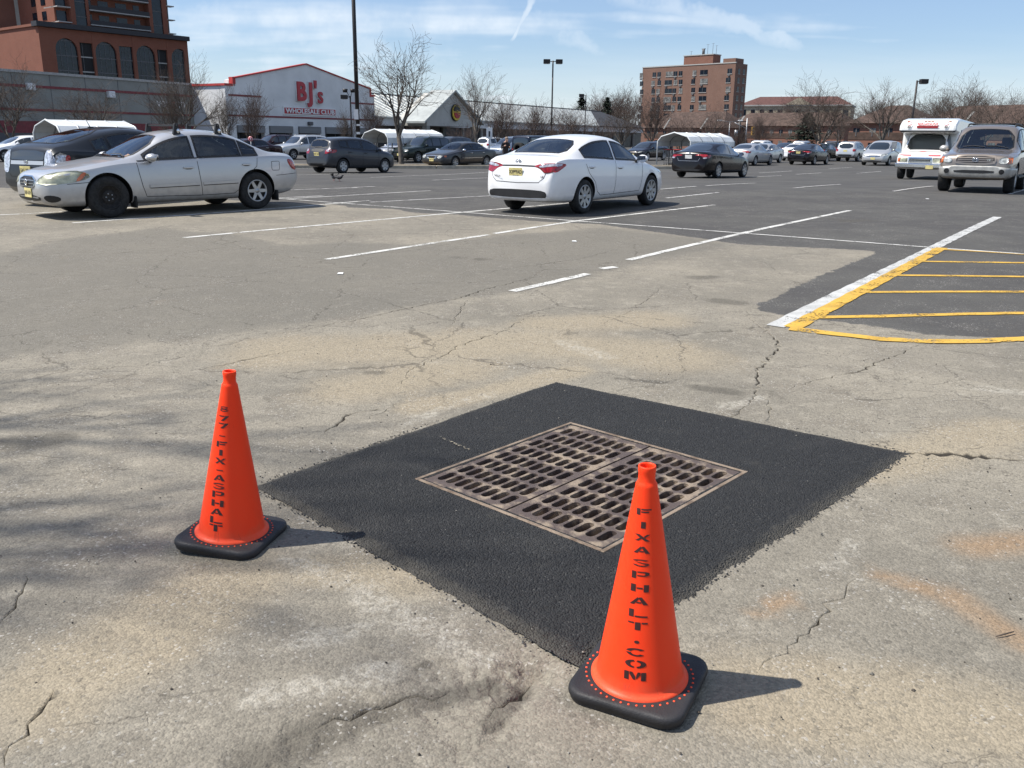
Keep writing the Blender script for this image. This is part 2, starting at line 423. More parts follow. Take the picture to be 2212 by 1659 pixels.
    mid = poly([(-400, 800), (-50, 782), (280, 748), (600, 712), (960, 652), (1107, 634), (1280, 600), (1420, 562), (1590, 530), (1500, 514), (1290, 492), (1100, 507),
                (900, 527), (760, 522), (620, 528), (520, 507), (330, 492), (120, 520), (-50, 560), (-400, 580)])
    att('mid', np.clip(poly_sdf(X, mid), -.8, .8))
    def caps(lst):
        m = np.zeros(len(X))
        for a, b, r in lst: m = np.maximum(m, 1-seg_dist(X, gpt(*a), gpt(*b))/r)
        return m
    att('sand', caps([((620, 760), (1150, 740), .75), ((1150, 740), (1450, 770), .7), ((760, 840), (980, 800), .5), ((1180, 700), (1420, 690), .5),
                      ((100, 1500), (500, 1250), .35), ((1850, 1010), (2200, 930), .35), ((900, 1260), (700, 1230), .2), ((1650, 1500), (2150, 1560), .35), ((1250, 800), (900, 880), .22)]))
    att('rust', caps([((1900, 1245), (2060, 1290), .085), ((2060, 1290), (2230, 1400), .13), ((2100, 1180), (2240, 1170), .17), ((1640, 1330), (1700, 1290), .05)]))
    att('dust', caps([((870, 918), (960, 880), .07), ((1000, 865), (1075, 850), .06), ((620, 1205), (760, 1265), .08), ((760, 1270), (1040, 1420), .10), ((640, 1390), (820, 1350), .08),
                      ((1800, 1230), (1850, 1165), .06), ((1560, 880), (1640, 860), .10), ((2100, 838), (2230, 850), .13), ((1220, 740), (1300, 770), .15), ((560, 1500), (840, 1450), .10), ((1940, 560), (2000, 590), .05)]))
    att('oil', caps([((800, 806), (826, 804), .09), ((1035, 559), (1050, 559), .15), ((985, 557), (1000, 557), .13), ((1550, 650), (1600, 655), .2), ((1500, 600), (1540, 598), .17), ((1820, 478), (1850, 476), .3),
                     ((1515, 838), (1590, 848), .11), ((1340, 820), (1480, 830), .05), ((1590, 895), (1580, 880), .05), ((900, 1440), (925, 1432), .03), ((1060, 1560), (1130, 1470), .06), ((560, 1640), (760, 1550), .14), ((760, 1550), (900, 1510), .09), ((900, 1510), (1060, 1480), .07), ((0, 960), (120, 950), .2)]))
    return me
def ground_mat():
    m = bpy.data.materials.new('weathered_asphalt'); m.use_nodes = True; t = NT(m.node_tree); t.n.clear()
    o = t.new('ShaderNodeTexCoord').outputs['Object']
    A = lambda n: t.new('ShaderNodeAttribute', _attribute_name=n).outputs['Fac']
    big = t.noise(o, .55, 3, .6); med = t.noise(o, 2.6, 4, .65); n7 = t.noise(o, 7, 4, .65); fine = t.noise(o, 30, 3, .65); gr = t.noise(o, 90, 2, .7)
    # old surface: binder worn off the stones
    old = t.mix(t.ramp(big, .35, .68), (0.180, 0.164, 0.133), (0.254, 0.229, 0.182))
    old = t.mix(t.ramp(med, .42, .72, 0, .6), old, (0.159, 0.143, 0.116))
    old = t.mix(t.ramp(n7, .5, .72, 0, .45), old, (0.316, 0.287, 0.231))
    old = t.mix(t.math('MULTIPLY', t.ramp(t.math('ADD', A('mid'), t.math('MULTIPLY_ADD', med, .5, -.25)), -.12, .2), .66), old, (0.132, 0.123, 0.104))
    sand = t.ramp(t.math('ADD', A('sand'), t.math('MULTIPLY_ADD', med, .8, -.4)), .05, .75)
    old = t.mix(t.math('MULTIPLY', sand, .7), old, (0.299, 0.251, 0.176))
    rust = t.ramp(t.math('ADD', A('rust'), t.math('MULTIPLY_ADD', med, .6, -.3)), .0, 1.)
    old = t.mix(t.math('MULTIPLY', rust, .5), old, (0.316, 0.189, 0.092))
    dust = t.math('MULTIPLY', t.ramp(t.math('ADD', A('dust'), t.math('MULTIPLY_ADD', n7, 1.6, -.8)), .12, .85), t.ramp(fine, .36, .62))
    old = t.mix(t.math('MULTIPLY', dust, .46), old, (0.457, 0.431, 0.370))
    # newer lot surface
    new = t.mix(t.ramp(big, .35, .7), (0.065, 0.062, 0.059), (0.086, 0.083, 0.076))
    new = t.mix(t.ramp(med, .5, .75, 0, .4), new, (0.110, 0.103, 0.093))
    lf = t.ramp(t.math('ADD', A('lot'), t.math('MULTIPLY_ADD', n7, .22, -.11)), -.012, .02)
    c = t.mix(lf, old, new)
    oil = t.ramp(t.math('ADD', A('oil'), t.math('MULTIPLY_ADD', n7, 1.1, -.55)), .15, .65)
    c = t.mix(t.math('MULTIPLY', oil, .6), c, (.075, .068, .055))
    # stones: cells of about a centimetre, each with its own tone
    vn = t.new('ShaderNodeTexVoronoi', Vector=o, Scale=120.); v2 = t.voro(o, 58, out='Color')
    s1 = t.new('ShaderNodeSeparateColor', Color=vn.outputs['Color']); s2 = t.new('ShaderNodeSeparateColor', Color=v2)
    c = t.mix(1., c, t.mix(s1.outputs[0], (.80, .80, .80), (1.17, 1.165, 1.16)), 'MULTIPLY')
    c = t.mix(t.math('MULTIPLY', t.ramp(s1.outputs[1], .93, .97), t.math('MULTIPLY', t.ramp(med, .4, .65), .5)), c, (.5, .48, .44))
    c = t.mix(t.math('MULTIPLY', t.ramp(s2.outputs[1], .91, .96), .38), c, t.mix(s2.outputs[2], (.07, .063, .052), (.15, .136, .11)))
    c = t.mix(t.ramp(fine, .56, .74, 0, .38), c, (.11, .10, .08))
    c = t.mix(t.ramp(A('crack'), .05, .5, 0, .96), c, (.022, .019, .015))
    cz = t.voro(t.vmath('ADD', o, t.new('ShaderNodeCombineXYZ', X=med, Y=big, Z=0.).outputs[0]), 3.0, 'DISTANCE_TO_EDGE')
    cz = t.math('MULTIPLY', t.ramp(cz, .003, .014, 1, 0), t.ramp(big, .47, .58))
    cy = t.voro(t.vmath('ADD', o, t.new('ShaderNodeCombineXYZ', X=t.math('MULTIPLY', n7, .22), Y=t.math('MULTIPLY', med, .5), Z=0.).outputs[0]), .62, 'DISTANCE_TO_EDGE')
    cz = t.math('MULTIPLY', t.math('MAXIMUM', cz, t.math('MULTIPLY', t.ramp(cy, .002, .0065, 1, 0), t.math('MULTIPLY', t.ramp(med, .42, .5), t.ramp(t.new('ShaderNodeSeparateXYZ', Vector=o).outputs[1], 4.4, 6.2)))), t.math('SUBTRACT', 1., lf))
    c = t.mix(t.math('MULTIPLY', cz, .55), c, (.055, .048, .038))
    h = t.math('ADD', t.math('MULTIPLY', vn.outputs['Distance'], -.7), t.math('ADD', t.math('MULTIPLY', fine, 1.), t.math('MULTIPLY', gr, 1.2)))
    bp = t.new('ShaderNodeBump', Strength=.62, Distance=.005, Height=h)
    b = t.new('ShaderNodeBsdfPrincipled', Roughness=.88, Normal=bp.outputs[0]); t.set(b, 'Base Color', c)
    b.inputs['Specular IOR Level'].default_value = .3
    t.new('ShaderNodeOutputMaterial', Surface=b.outputs[0]); return m
def far_mat():          # the same newer surface without the close-up grain
    m = bpy.data.materials.new('lot_asphalt'); m.use_nodes = True; t = NT(m.node_tree); t.n.clear()
    o = t.new('ShaderNodeTexCoord').outputs['Object']; big = t.noise(o, .55, 3, .6); med = t.noise(o, 2.6, 4, .65)
    c = t.mix(t.ramp(big, .35, .7), (0.065, 0.062, 0.059), (0.086, 0.083, 0.076)); c = t.mix(t.ramp(med, .5, .75, 0, .4), c, (0.110, 0.103, 0.093))
    c = t.mix(t.ramp(t.noise(o, 14, 3, .7), .4, .7, 0, .25), c, (0.047, 0.043, 0.040))
    b = t.new('ShaderNodeBsdfPrincipled', Roughness=.88); t.set(b, 'Base Color', c); b.inputs['Specular IOR Level'].default_value = .3
    t.new('ShaderNodeOutputMaterial', Surface=b.outputs[0]); return m
M_ground = ground_mat()
link('asphalt_lot', make_ground(), None, [M_ground, far_mat()])['kind'] = 'structure'

# ---------------------------------------------------------------- fresh patch
def patch_mat():
    m = bpy.data.materials.new('fresh_asphalt'); m.use_nodes = True; t = NT(m.node_tree); t.n.clear()
    o = t.new('ShaderNodeTexCoord').outputs['Object']
    vn = t.new('ShaderNodeTexVoronoi', Vector=o, Scale=130.); v = t.new('ShaderNodeSeparateColor', Color=vn.outputs['Color']); d = vn.outputs['Distance']
    c = t.mix(v.outputs[0], (.0065, .0066, .0066), (.022, .022, .0215))
    c = t.mix(t.math('MULTIPLY', t.ramp(t.noise(o, 2.4, 3, .6), .52, .75), .4), c, (.045, .043, .039))
    c = t.mix(t.math('MULTIPLY', t.ramp(t.noise(o, 4.5, 3, .65), .60, .74), .22), c, (.08, .074, .06))
    edge = t.new('ShaderNodeAttribute', _attribute_name='edge').outputs['Fac']
    c = t.mix(t.math('MULTIPLY', t.ramp(t.math('ADD', edge, t.math('MULTIPLY_ADD', t.noise(o, 10, 5, .7), 1.2, -.6)), .35, .95), .45), c, (.11, .10, .08))
    c = t.mix(t.math('MULTIPLY', t.ramp(v.outputs[1], .965, .98), .16), c, (.22, .215, .2))
    h = t.math('ADD', t.math('MULTIPLY', d, -1.2), t.math('MULTIPLY', t.noise(o, 60, 3, .7), .9))
    bp = t.new('ShaderNodeBump', Strength=1., Distance=.009, Height=h)
    b = t.new('ShaderNodeBsdfPrincipled', Roughness=.82, Normal=bp.outputs[0]); t.set(b, 'Base Color', c)
    t.new('ShaderNodeOutputMaterial', Surface=b.outputs[0]); return m
M_patch = patch_mat()
def make_patch():
    N = 250; s = np.linspace(0, 1, N+1); S, T = np.meshgrid(s, s, indexing='ij')
    q = pq; P = ((1-S)*(1-T))[..., None]*q[0]+((1-T)*S)[..., None]*q[1]+(S*T)[..., None]*q[2]+((1-S)*T)[..., None]*q[3]
    X, Y = P[..., 0], P[..., 1]
    e = np.minimum(np.minimum(S, 1-S), np.minimum(T, 1-T))*2.1
    r = np.random.rand(*X.shape)
    cenx, ceny = X.mean(), Y.mean(); k = np.clip(1-e/.05, 0, 1)
    jit = (nz2(X, Y, 9., 3.)*.010+nz2(X, Y, 37., 1.)*.006+(r-.5)*.006)*k
    L = np.hypot(X-cenx, Y-ceny); X = X+(X-cenx)/L*jit; Y = Y+(Y-ceny)/L*jit
    Z = .002+.014*sstep(0, .05, e)+.003*nz2(X, Y, 3., 2.)+.0012*nz2(X, Y, 41., 7.)+(r-.5)*.0032
    gd = np.maximum(np.abs((X-gc[0])*ga[0]+(Y-gc[1])*ga[1])-GA/2, np.abs((X-gc[0])*gb[0]+(Y-gc[1])*gb[1])-GB/2)
    Z = np.where(gd < .05, np.minimum(Z, .0145+(r-.5)*.002), Z)
    cx, cy = (X[:-1, :-1]+X[1:, 1:])/2, (Y[:-1, :-1]+Y[1:, 1:])/2
    gdc = np.maximum(np.abs((cx-gc[0])*ga[0]+(cy-gc[1])*ga[1])-GA/2, np.abs((cx-gc[0])*gb[0]+(cy-gc[1])*gb[1])-GB/2)
    idx = np.arange((N+1)*(N+1)).reshape(N+1, N+1); I, J = np.where(gdc > -.012)
    F = np.stack([idx[I, J], idx[I, J+1], idx[I+1, J+1], idx[I+1, J]], 1)[:, ::-1]
    me = bpy.data.meshes.new('asphalt_patch'); me.from_pydata(np.stack([X, Y, Z], -1).reshape(-1, 3).tolist(), [], F.tolist())
    me.polygons.foreach_set('use_smooth', [True]*len(F))
    a = me.attributes.new('edge', 'FLOAT', 'POINT'); a.data.foreach_set('value', np.clip(1-e/.11, 0, 1).ravel().astype(np.float32))
    me.update(); return me
link('asphalt_patch', make_patch(), None, [M_patch])['kind'] = 'structure'

def stone(mb, p, r, mi, rg):
    vs = []; 
    for d in ((1, 0, 0), (-1, 0, 0), (0, 1, 0), (0, -1, 0), (0, 0, 1), (0, 0, -1)):
        k = r*rg.uniform(.6, 1.25); vs.append((p[0]+d[0]*k, p[1]+d[1]*k, p[2]+d[2]*k*.75))
    mb.add(vs, [(0, 2, 4), (2, 1, 4), (1, 3, 4), (3, 0, 4), (2, 0, 5), (1, 2, 5), (3, 1, 5), (0, 3, 5)], mi)
M_crumb = M('asphalt_crumb', (.03, .03, .032), .7, var=.3, scale=40); M_pebble = M('pebble', (.30, .28, .24), .8, var=.3, scale=40)
M_chip = M('dark_chip', (.055, .045, .035), .8, var=.3, scale=40)
rg = random.Random(11); mb = MB()
for i in range(4):
    a, b = pq[i], pq[(i+1) % 4]; n = b-a; n = np.array([-n[1], n[0]])/np.linalg.norm(n)
    for k in range(230):
        t = rg.random(); off = abs(rg.gauss(0, .015)) if rg.random() < .9 else rg.uniform(0, .25)
        p = a+(b-a)*t+n*off; r = rg.uniform(.0025, .0065); stone(mb, (p[0], p[1], r*.5+.002), r, 0, rg)
tag(mb.build('asphalt_crumbs', [M_crumb]), 'black crumbs of fresh asphalt along the edge of the patch', 'asphalt crumbs', kind='stuff')
mb = MB()
for k in range(900):
    y = rg.uniform(1.4, 7); x = rg.uniform(-.7*y-.5, .7*y+.5)
    if abs((x-gc[0])*ga[0]+(y-gc[1])*ga[1]) < GA/2+.05 and abs((x-gc[0])*gb[0]+(y-gc[1])*gb[1]) < GB/2+.05: continue
    r = rg.uniform(.002, .0055)*(1.5 if rg.random() < .1 else 1); stone(mb, (x, y, float(gz(y))+r*.4+(.012 if in_poly(np.array([x]), np.array([y]), pq)[0] else .0)), r, 0 if rg.random() < .5 else 1, rg)
tag(mb.build('loose_grit', [M_pebble, M_chip]), 'loose grit and little stones lying on the worn asphalt', 'grit', kind='stuff')

# ---------------------------------------------------------------- storm drain
M_iron = M('rusty_cast_iron', (.105, .078, .066), .6, .3, scale=11, bump=.6, bscale=70, col2=(.30, .235, .17), thr=(.46, .62), detail=8)
M_iron2 = M('rusty_frame_iron', (.26, .20, .145), .75, .1, scale=14, bump=.5, bscale=80, col2=(.12, .082, .055), thr=(.4, .7), detail=7)
M_pit = M('dark_pit_concrete', (.026, .024, .021), .9, var=.3, scale=4, bump=.4)  # near-black colour paints in the pit's shade, though sun reaches the bottom
DM = Matrix(((ga[0], gb[0], 0, gc[0]), (ga[1], gb[1], 0, gc[1]), (0, 0, 1, 0), (0, 0, 0, 1)))
DM = DM @ Matrix.Scale(-1, 4, (0, 1, 0))      # keep it right-handed
def drain_empty(o, b=0., z=0.): o.matrix_world = DM @ Matrix.Translation((0, b, z))
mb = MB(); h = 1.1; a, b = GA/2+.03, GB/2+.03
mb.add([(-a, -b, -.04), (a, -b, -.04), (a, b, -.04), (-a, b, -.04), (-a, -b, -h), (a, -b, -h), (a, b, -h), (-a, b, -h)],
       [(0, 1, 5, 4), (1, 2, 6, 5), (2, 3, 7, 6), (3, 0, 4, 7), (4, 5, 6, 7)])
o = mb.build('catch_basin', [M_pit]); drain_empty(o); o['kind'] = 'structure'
mb = MB(); fw = .02
for s in (-1, 1):
    mb.box((-GA/2-fw, min(s*GB/2, s*(GB/2+fw)), -.07), (GA/2+fw, max(s*GB/2, s*(GB/2+fw)), .0175))
    mb.box((min(s*GA/2, s*(GA/2+fw)), -GB/2, -.07), (max(s*GA/2, s*(GA/2+fw)), GB/2, .017))
    mb.box((-GA/2, min(s*(GB/2-.03), s*GB/2), -.068), (GA/2, max(s*(GB/2-.03), s*GB/2), -.045))
mb.box((-GA/2, -.03, -.11), (GA/2, .03, -.046))
dr = thing('storm_drain', 'rusty iron surround set into the black asphalt under both grates', 'storm drain'); drain_empty(dr); mb.build('frame', [M_iron2], dr, bev=.003)
def make_grate():
    L, W = GA-.012, GB/2-.010; nx, ny = 8, 8; mx, my = .042, .032; px, py = (L-2*mx)/nx, (W-2*my)/ny
    sl, sw = px-.0195, py-.0150; mb = MB(); zt, zb = .0135, -.045; K = 20
    rg = random.Random(5)
    for i in range(nx):
        for j in range(ny):
            x0, y0 = -L/2+mx+i*px, -W/2+my+j*py; cx, cy = x0+px/2, y0+py/2
            inner = []; outer = []
            for k in range(K):
                an = 2*math.pi*(k+.5)/K; ca, sa = math.cos(an), math.sin(an)
                ex = math.copysign(sl/2-sw/2, ca); inner.append((cx+ex+sw/2*ca, cy+sw/2*sa))
                t = min((px/2)/max(1e-6, abs(ca)), (py/2)/max(1e-6, abs(sa)))
                outer.append((cx+max(-px/2, min(px/2, ca*t)), cy+max(-py/2, min(py/2, sa*t))))
            # snap the nearest outer points to the cell corners
            for sx in (-1, 1):
                for sy in (-1, 1):
                    q = (cx+sx*px/2, cy+sy*py/2); m = min(range(K), key=lambda k: (outer[k][0]-q[0])**2+(outer[k][1]-q[1])**2); outer[m] = q
            vs = [(*p, zt) for p in outer]+[(*p, zt-.0008) for p in inner]+[(*p, zb) for p in inner]
            fs = []
            for k in range(K):
                l = (k+1) % K; fs += [(k, l, K+l, K+k), (K+k, K+l, 2*K+l, 2*K+k)]
            mb.add(vs, fs)
    for x0, x1, y0, y1 in ((-L/2, L/2, -W/2, -W/2+my), (-L/2, L/2, W/2-my, W/2), (-L/2, -L/2+mx, -W/2+my, W/2-my), (L/2-mx, L/2, -W/2+my, W/2-my)):
        mb.add([(x0, y0, zt), (x1, y0, zt), (x1, y1, zt), (x0, y1, zt)], [(0, 1, 2, 3)])
    c = [(-L/2, -W/2), (L/2, -W/2), (L/2, W/2), (-L/2, W/2)]
    mb.add([(*p, zt) for p in c]+[(*p, zb) for p in c], [(i, 4+i, 4+(i+1) % 4, (i+1) % 4) for i in range(4)])
    return mb.mesh('drain_grate')
gm = make_grate()
for s, lab in ((1, 'rusty slotted iron grate on the side of the drain away from the domain-name cone'), (-1, 'rusty slotted iron grate half hidden behind the cone lettered with a web address')):
    o = link('drain_grate', gm, None, [M_iron] if not gm.materials else [])
    drain_empty(o, s*(GB/4+.001)*1., 0); tag(o, lab, 'drain grate', 'pair of grates in the drain')

# ---------------------------------------------------------------- painted lines
def paint_mat(name, col, worn):
    m = bpy.data.materials.new(name); m.use_nodes = True; t = NT(m.node_tree); t.n.clear()
    o = t.new('ShaderNodeTexCoord').outputs['Object']
    n1 = t.math('ADD', t.math('MULTIPLY', t.noise(o, 3.5, 4, .6), .5), t.math('MULTIPLY', t.noise(o, 42, 5, .7), .7))
    a = t.ramp(n1, .53+worn, .60+worn, 1, 0); c = t.mix(t.ramp(t.noise(o, 5, 5, .65), .35, .7), col, tuple(x*.72 for x in col))
    c = t.mix(t.ramp(t.noise(o, 110, 2), .55, .7, 0, .35), c, (.25, .24, .22))
    b = t.new('ShaderNodeBsdfPrincipled', Roughness=.75); t.set(b, 'Base Color', c)
    tr = t.new('ShaderNodeBsdfTransparent'); mx = t.new('ShaderNodeMixShader', i0=a, i1=tr.outputs[0], i2=b.outputs[0])
    t.new('ShaderNodeOutputMaterial', Surface=mx.outputs[0]); return m
M_white = paint_mat('worn_white_line_paint', (.62, .61, .57), .085); M_yellow = paint_mat('yellow_line_paint', (.60, .36, .045), .10)
M_old = paint_mat('faded_white_line_paint', (.56, .55, .52), .10); M_wide = paint_mat('broad_white_line_paint', (.50, .50, .48), .12)
def line(name, pts, wd, mat, lift=.006, world=False):
    P = [np.array(p[:2]) if world else gpt(*p) for p in pts]; Q = []
    for a, b in zip(P[:-1], P[1:]):
        n = max(1, int(np.linalg.norm(b-a)/.12)); Q += [a+(b-a)*k/n for k in range(n)]
    Q.append(P[-1]); vs = []; fs = []
    wl = np.linalg.norm
    for i, p in enumerate(Q):
        t = Q[min(i+1, len(Q)-1)]-Q[max(i-1, 0)]; t = t/wl(t); n = np.array([-t[1], t[0]])
        for s in (-1, 1): vs.append(p+n*s*wd/2*(1+.06*math.sin(i*1.7+s)))
    vs = np.array(vs); zs = ground_z(vs)+lift*.55+np.where(vs[:, 1] < 24, .0015, .01); vs = [(float(q[0]), float(q[1]), float(z)) for q, z in zip(vs, zs)]
    for i in range(len(Q)-1): fs.append((2*i, 2*i+2, 2*i+3, 2*i+1)[::-1])
    me = bpy.data.meshes.new(name); me.from_pydata(vs, [], fs); me.update()
    o = link(name, me, None, [mat]); o['kind'] = 'structure'; return o
for pts in ([(397, 514), (700, 486), (1030, 456), (1232, 438.7)], [(705, 561), (1055, 507.5)], [(1068, 505), (1250, 477), (1543, 443)],
            [(1107, 630), (1270, 592)], [(1298, 581), (1330, 577)], [(1358, 562), (1600, 505), (1835, 455)], [(157, 482), (400, 465), (640, 447), (800, 433)]):
    line('parking_line', pts, .105, M_white)
line('parking_line', [(-120, 470), (60, 462), (300, 448)], .1, M_white)
line('parking_line', [(560, 426), (640, 432), (1000, 459), (1245, 478), (1600, 504), (2035, 537), (2240, 551)], .075, M_white, .009)
for pts in ([(620, 430), (930, 412)], [(800, 437), (1062, 423)], [(560, 413), (810, 404)], [(600, 428), (700, 423)]): line('parking_line', pts, .09, M_old)
us = np.array([.595, .804]); vs_ = np.array([.804, -.595])
for (u, v), L in (((1525, 402), 4.), ((1715, 407), 4.5), ((1720, 377), 4.), ((1930, 414), 5.), ((2180, 420), 5.), ((1600, 384), 5.), ((1440, 428), 3.), ((1850, 375), 5.), ((1640, 374), 5.), ((1790, 365), 5.), ((1400, 412), 3.)):
    p = gpt(u, v); line('parking_line', [p, p+us*L], .1, M_old, world=True)
for pts in ([(800, 384), (1065, 372)], [(935, 390), (1075, 384)], [(630, 365), (720, 362)], [(640, 379), (800, 374)]): line('parking_line', pts, .1, M_old)
# broad white and yellow stall edge with the hatched no-parking bay
line('bay_edge_line', [(1675, 706), (1800, 642), (1985, 552), (2155, 469)], .155, M_wide, .007)
line('bay_hatching', [(1712, 709), (1830, 645), (1995, 557), (2035, 536)], .15, M_yellow, .010)
line('bay_hatching', [(1705, 711), (1800, 722), (1900, 734), (2000, 739), (2120, 738), (2300, 728)], .13, M_yellow, .012)
for pts in ([(1765, 687), (1990, 681), (2260, 676)], [(1850, 632), (2050, 631), (2260, 631)], [(1918, 595), (2100, 597), (2260, 599)], [(1975, 565), (2100, 567), (2260, 569)]):
    line('bay_hatching', pts, .10, M_yellow, .0085)
line('bay_hatching', [(2010, 538), (2120, 544), (2260, 553)], .08, M_yellow, .0078)
line('dust_streak', [(912, 940), (950, 950), (985, 966), (1030, 986)], .016, paint_mat('tan_dust', (.30, .26, .19), -.01), .036)

# ================================================================ TRAFFIC CONES
M_orange = M('orange_pvc', (1., .058, .012), .5, scale=2.5, spec=.22, col2=(.96, .066, .018), thr=(.4, .75))
b_ = M_orange.node_tree.nodes['Principled BSDF']; b_.inputs['Subsurface Weight'].default_value = .3; b_.inputs['Subsurface Radius'].default_value = (.03, .006, .003)
M_rubber = M('black_rubber', (.022, .021, .023), .62, var=.25, scale=7, bump=.25, bscale=160)
M_ink = M('stencil_ink', (.045, .012, .010), .6, var=.2, scale=60)
def scuffed(m):
    t = NT(m.node_tree); b = m.node_tree.nodes['Principled BSDF']; src = b.inputs['Base Color'].links[0].from_socket
    o = t.new('ShaderNodeTexCoord').outputs['Object']; st = t.new('ShaderNodeMapping', Vector=o, Scale=(1., 1., .25)).outputs[0]
    z = t.new('ShaderNodeSeparateXYZ', Vector=o).outputs[2]
    sc_ = t.math('MULTIPLY', t.ramp(t.noise(st, 26, 5, .7), .60, .70), t.ramp(t.noise(o, 5, 3), .45, .6))
    c = t.mix(t.math('MULTIPLY', sc_, .40), src, (.30, .05, .03))
    c = t.mix(t.math('MULTIPLY', t.ramp(t.math('ADD', z, t.math('MULTIPLY', t.noise(o, 18, 4, .6), .08)), .07, .14, 1, 0), .35), c, (.55, .16, .08))
    t.set(b, 'Base Color', c); t.set(b, 'Roughness', t.math('MULTIPLY_ADD', sc_, .25, t.ramp(t.noise(o, 7, 4), .3, .7, .42, .56)))
scuffed(M_orange)
def arc(cx, cy, rx, ry, a0, a1, n=9): return [(cx+rx*math.cos(math.radians(a0+(a1-a0)*k/n)), cy+ry*math.sin(math.radians(a0+(a1-a0)*k/n))) for k in range(n+1)]
def band(cx, cy, rx, ry, tx, ty, a0, a1): return arc(cx, cy, rx, ry, a0, a1)+arc(cx, cy, rx-tx, ry-ty, a1, a0)
bar = lambda x0, y0, x1, y1: [(x0, y0), (x1, y0), (x1, y1), (x0, y1)]
GL = {  # stencil letters in a unit square, broken by bridges
 'F': [bar(0, 0, .26, 1), bar(.32, .78, 1, 1), bar(.32, .40, .85, .60)],
 'I': [bar(.36, 0, .66, 1)],
 'X': [[(0, 1), (.30, 1), (.98, 0), (.70, 0)], [(.02, 0), (.25, 0), (.44, .36), (.34, .50)], [(.98, 1), (.76, 1), (.56, .66), (.66, .50)]],
 'A': [[(0, 0), (.24, 0), (.50, .78), (.42, 1)], [(.54, 1), (.46, .9), (.72, 0), (1, 0), (.64, 1)], bar(.36, .18, .62, .36)],
 'S': [band(.5, .72, .5, .28, .24, .14, 25, 175), band(.5, .28, .5, .28, .24, .14, -170, -5), [(.02, .70), (.26, .62), (.98, .30), (.74, .40), (.5, .58)], [(.0, .66), (.24, .60), (.9, .48), (1, .30), (.76, .34), (.5, .46)]],
 'P': [bar(0, 0, .26, 1), [(.32, 1), (.8, 1), (1, .85), (1, .5), (.8, .34), (.32, .34), (.32, .5), (.7, .5), (.76, .56), (.76, .8), (.7, .84), (.32, .84)]],
 'H': [bar(0, 0, .28, 1), bar(.72, 0, 1, 1), bar(.33, .40, .67, .60)],
 'L': [bar(0, 0, .26, 1), bar(.32, 0, .98, .2)],
 'T': [bar(.36, 0, .64, 1), bar(0, .80, .31, 1), bar(.69, .80, 1, 1)],
 'C': [band(.5, .5, .5, .5, .25, .18, 40, 170), band(.5, .5, .5, .5, .25, .18, 190, 320)],
 'O': [band(.5, .5, .5, .5, .25, .18, 100, 260), band(.5, .5, .5, .5, .25, .18, -80, 80)],
 'M': [bar(0, 0, .22, 1), bar(.78, 0, 1, 1), [(.25, 1), (.38, 1), (.52, .5), (.52, .1), (.42, .1), (.25, .7)], [(.75, 1), (.62, 1), (.56, .6), (.56, .12), (.75, .7)]],
 '8': [band(.5, .74, .44, .26, .22, .13, 15, 165), band(.5, .74, .44, .26, .22, .13, 195, 345), band(.5, .27, .5, .27, .25, .14, 15, 165), band(.5, .27, .5, .27, .25, .14, 195, 345)],
 '7': [bar(.02, .78, .62, 1), [(.66, 1), (1, 1), (1, .82), (.58, 0), (.26, 0), (.68, .78)]],
 '-': [bar(.22, .42, .8, .58)], '.': [arc(.5, .5, .13, .2, 0, 345, 11)]}
CH, RB, RT = .711, .1285, .0310
def cone_r(z): return RB+(RT-RB)*(z-.06)/(.652-.06)
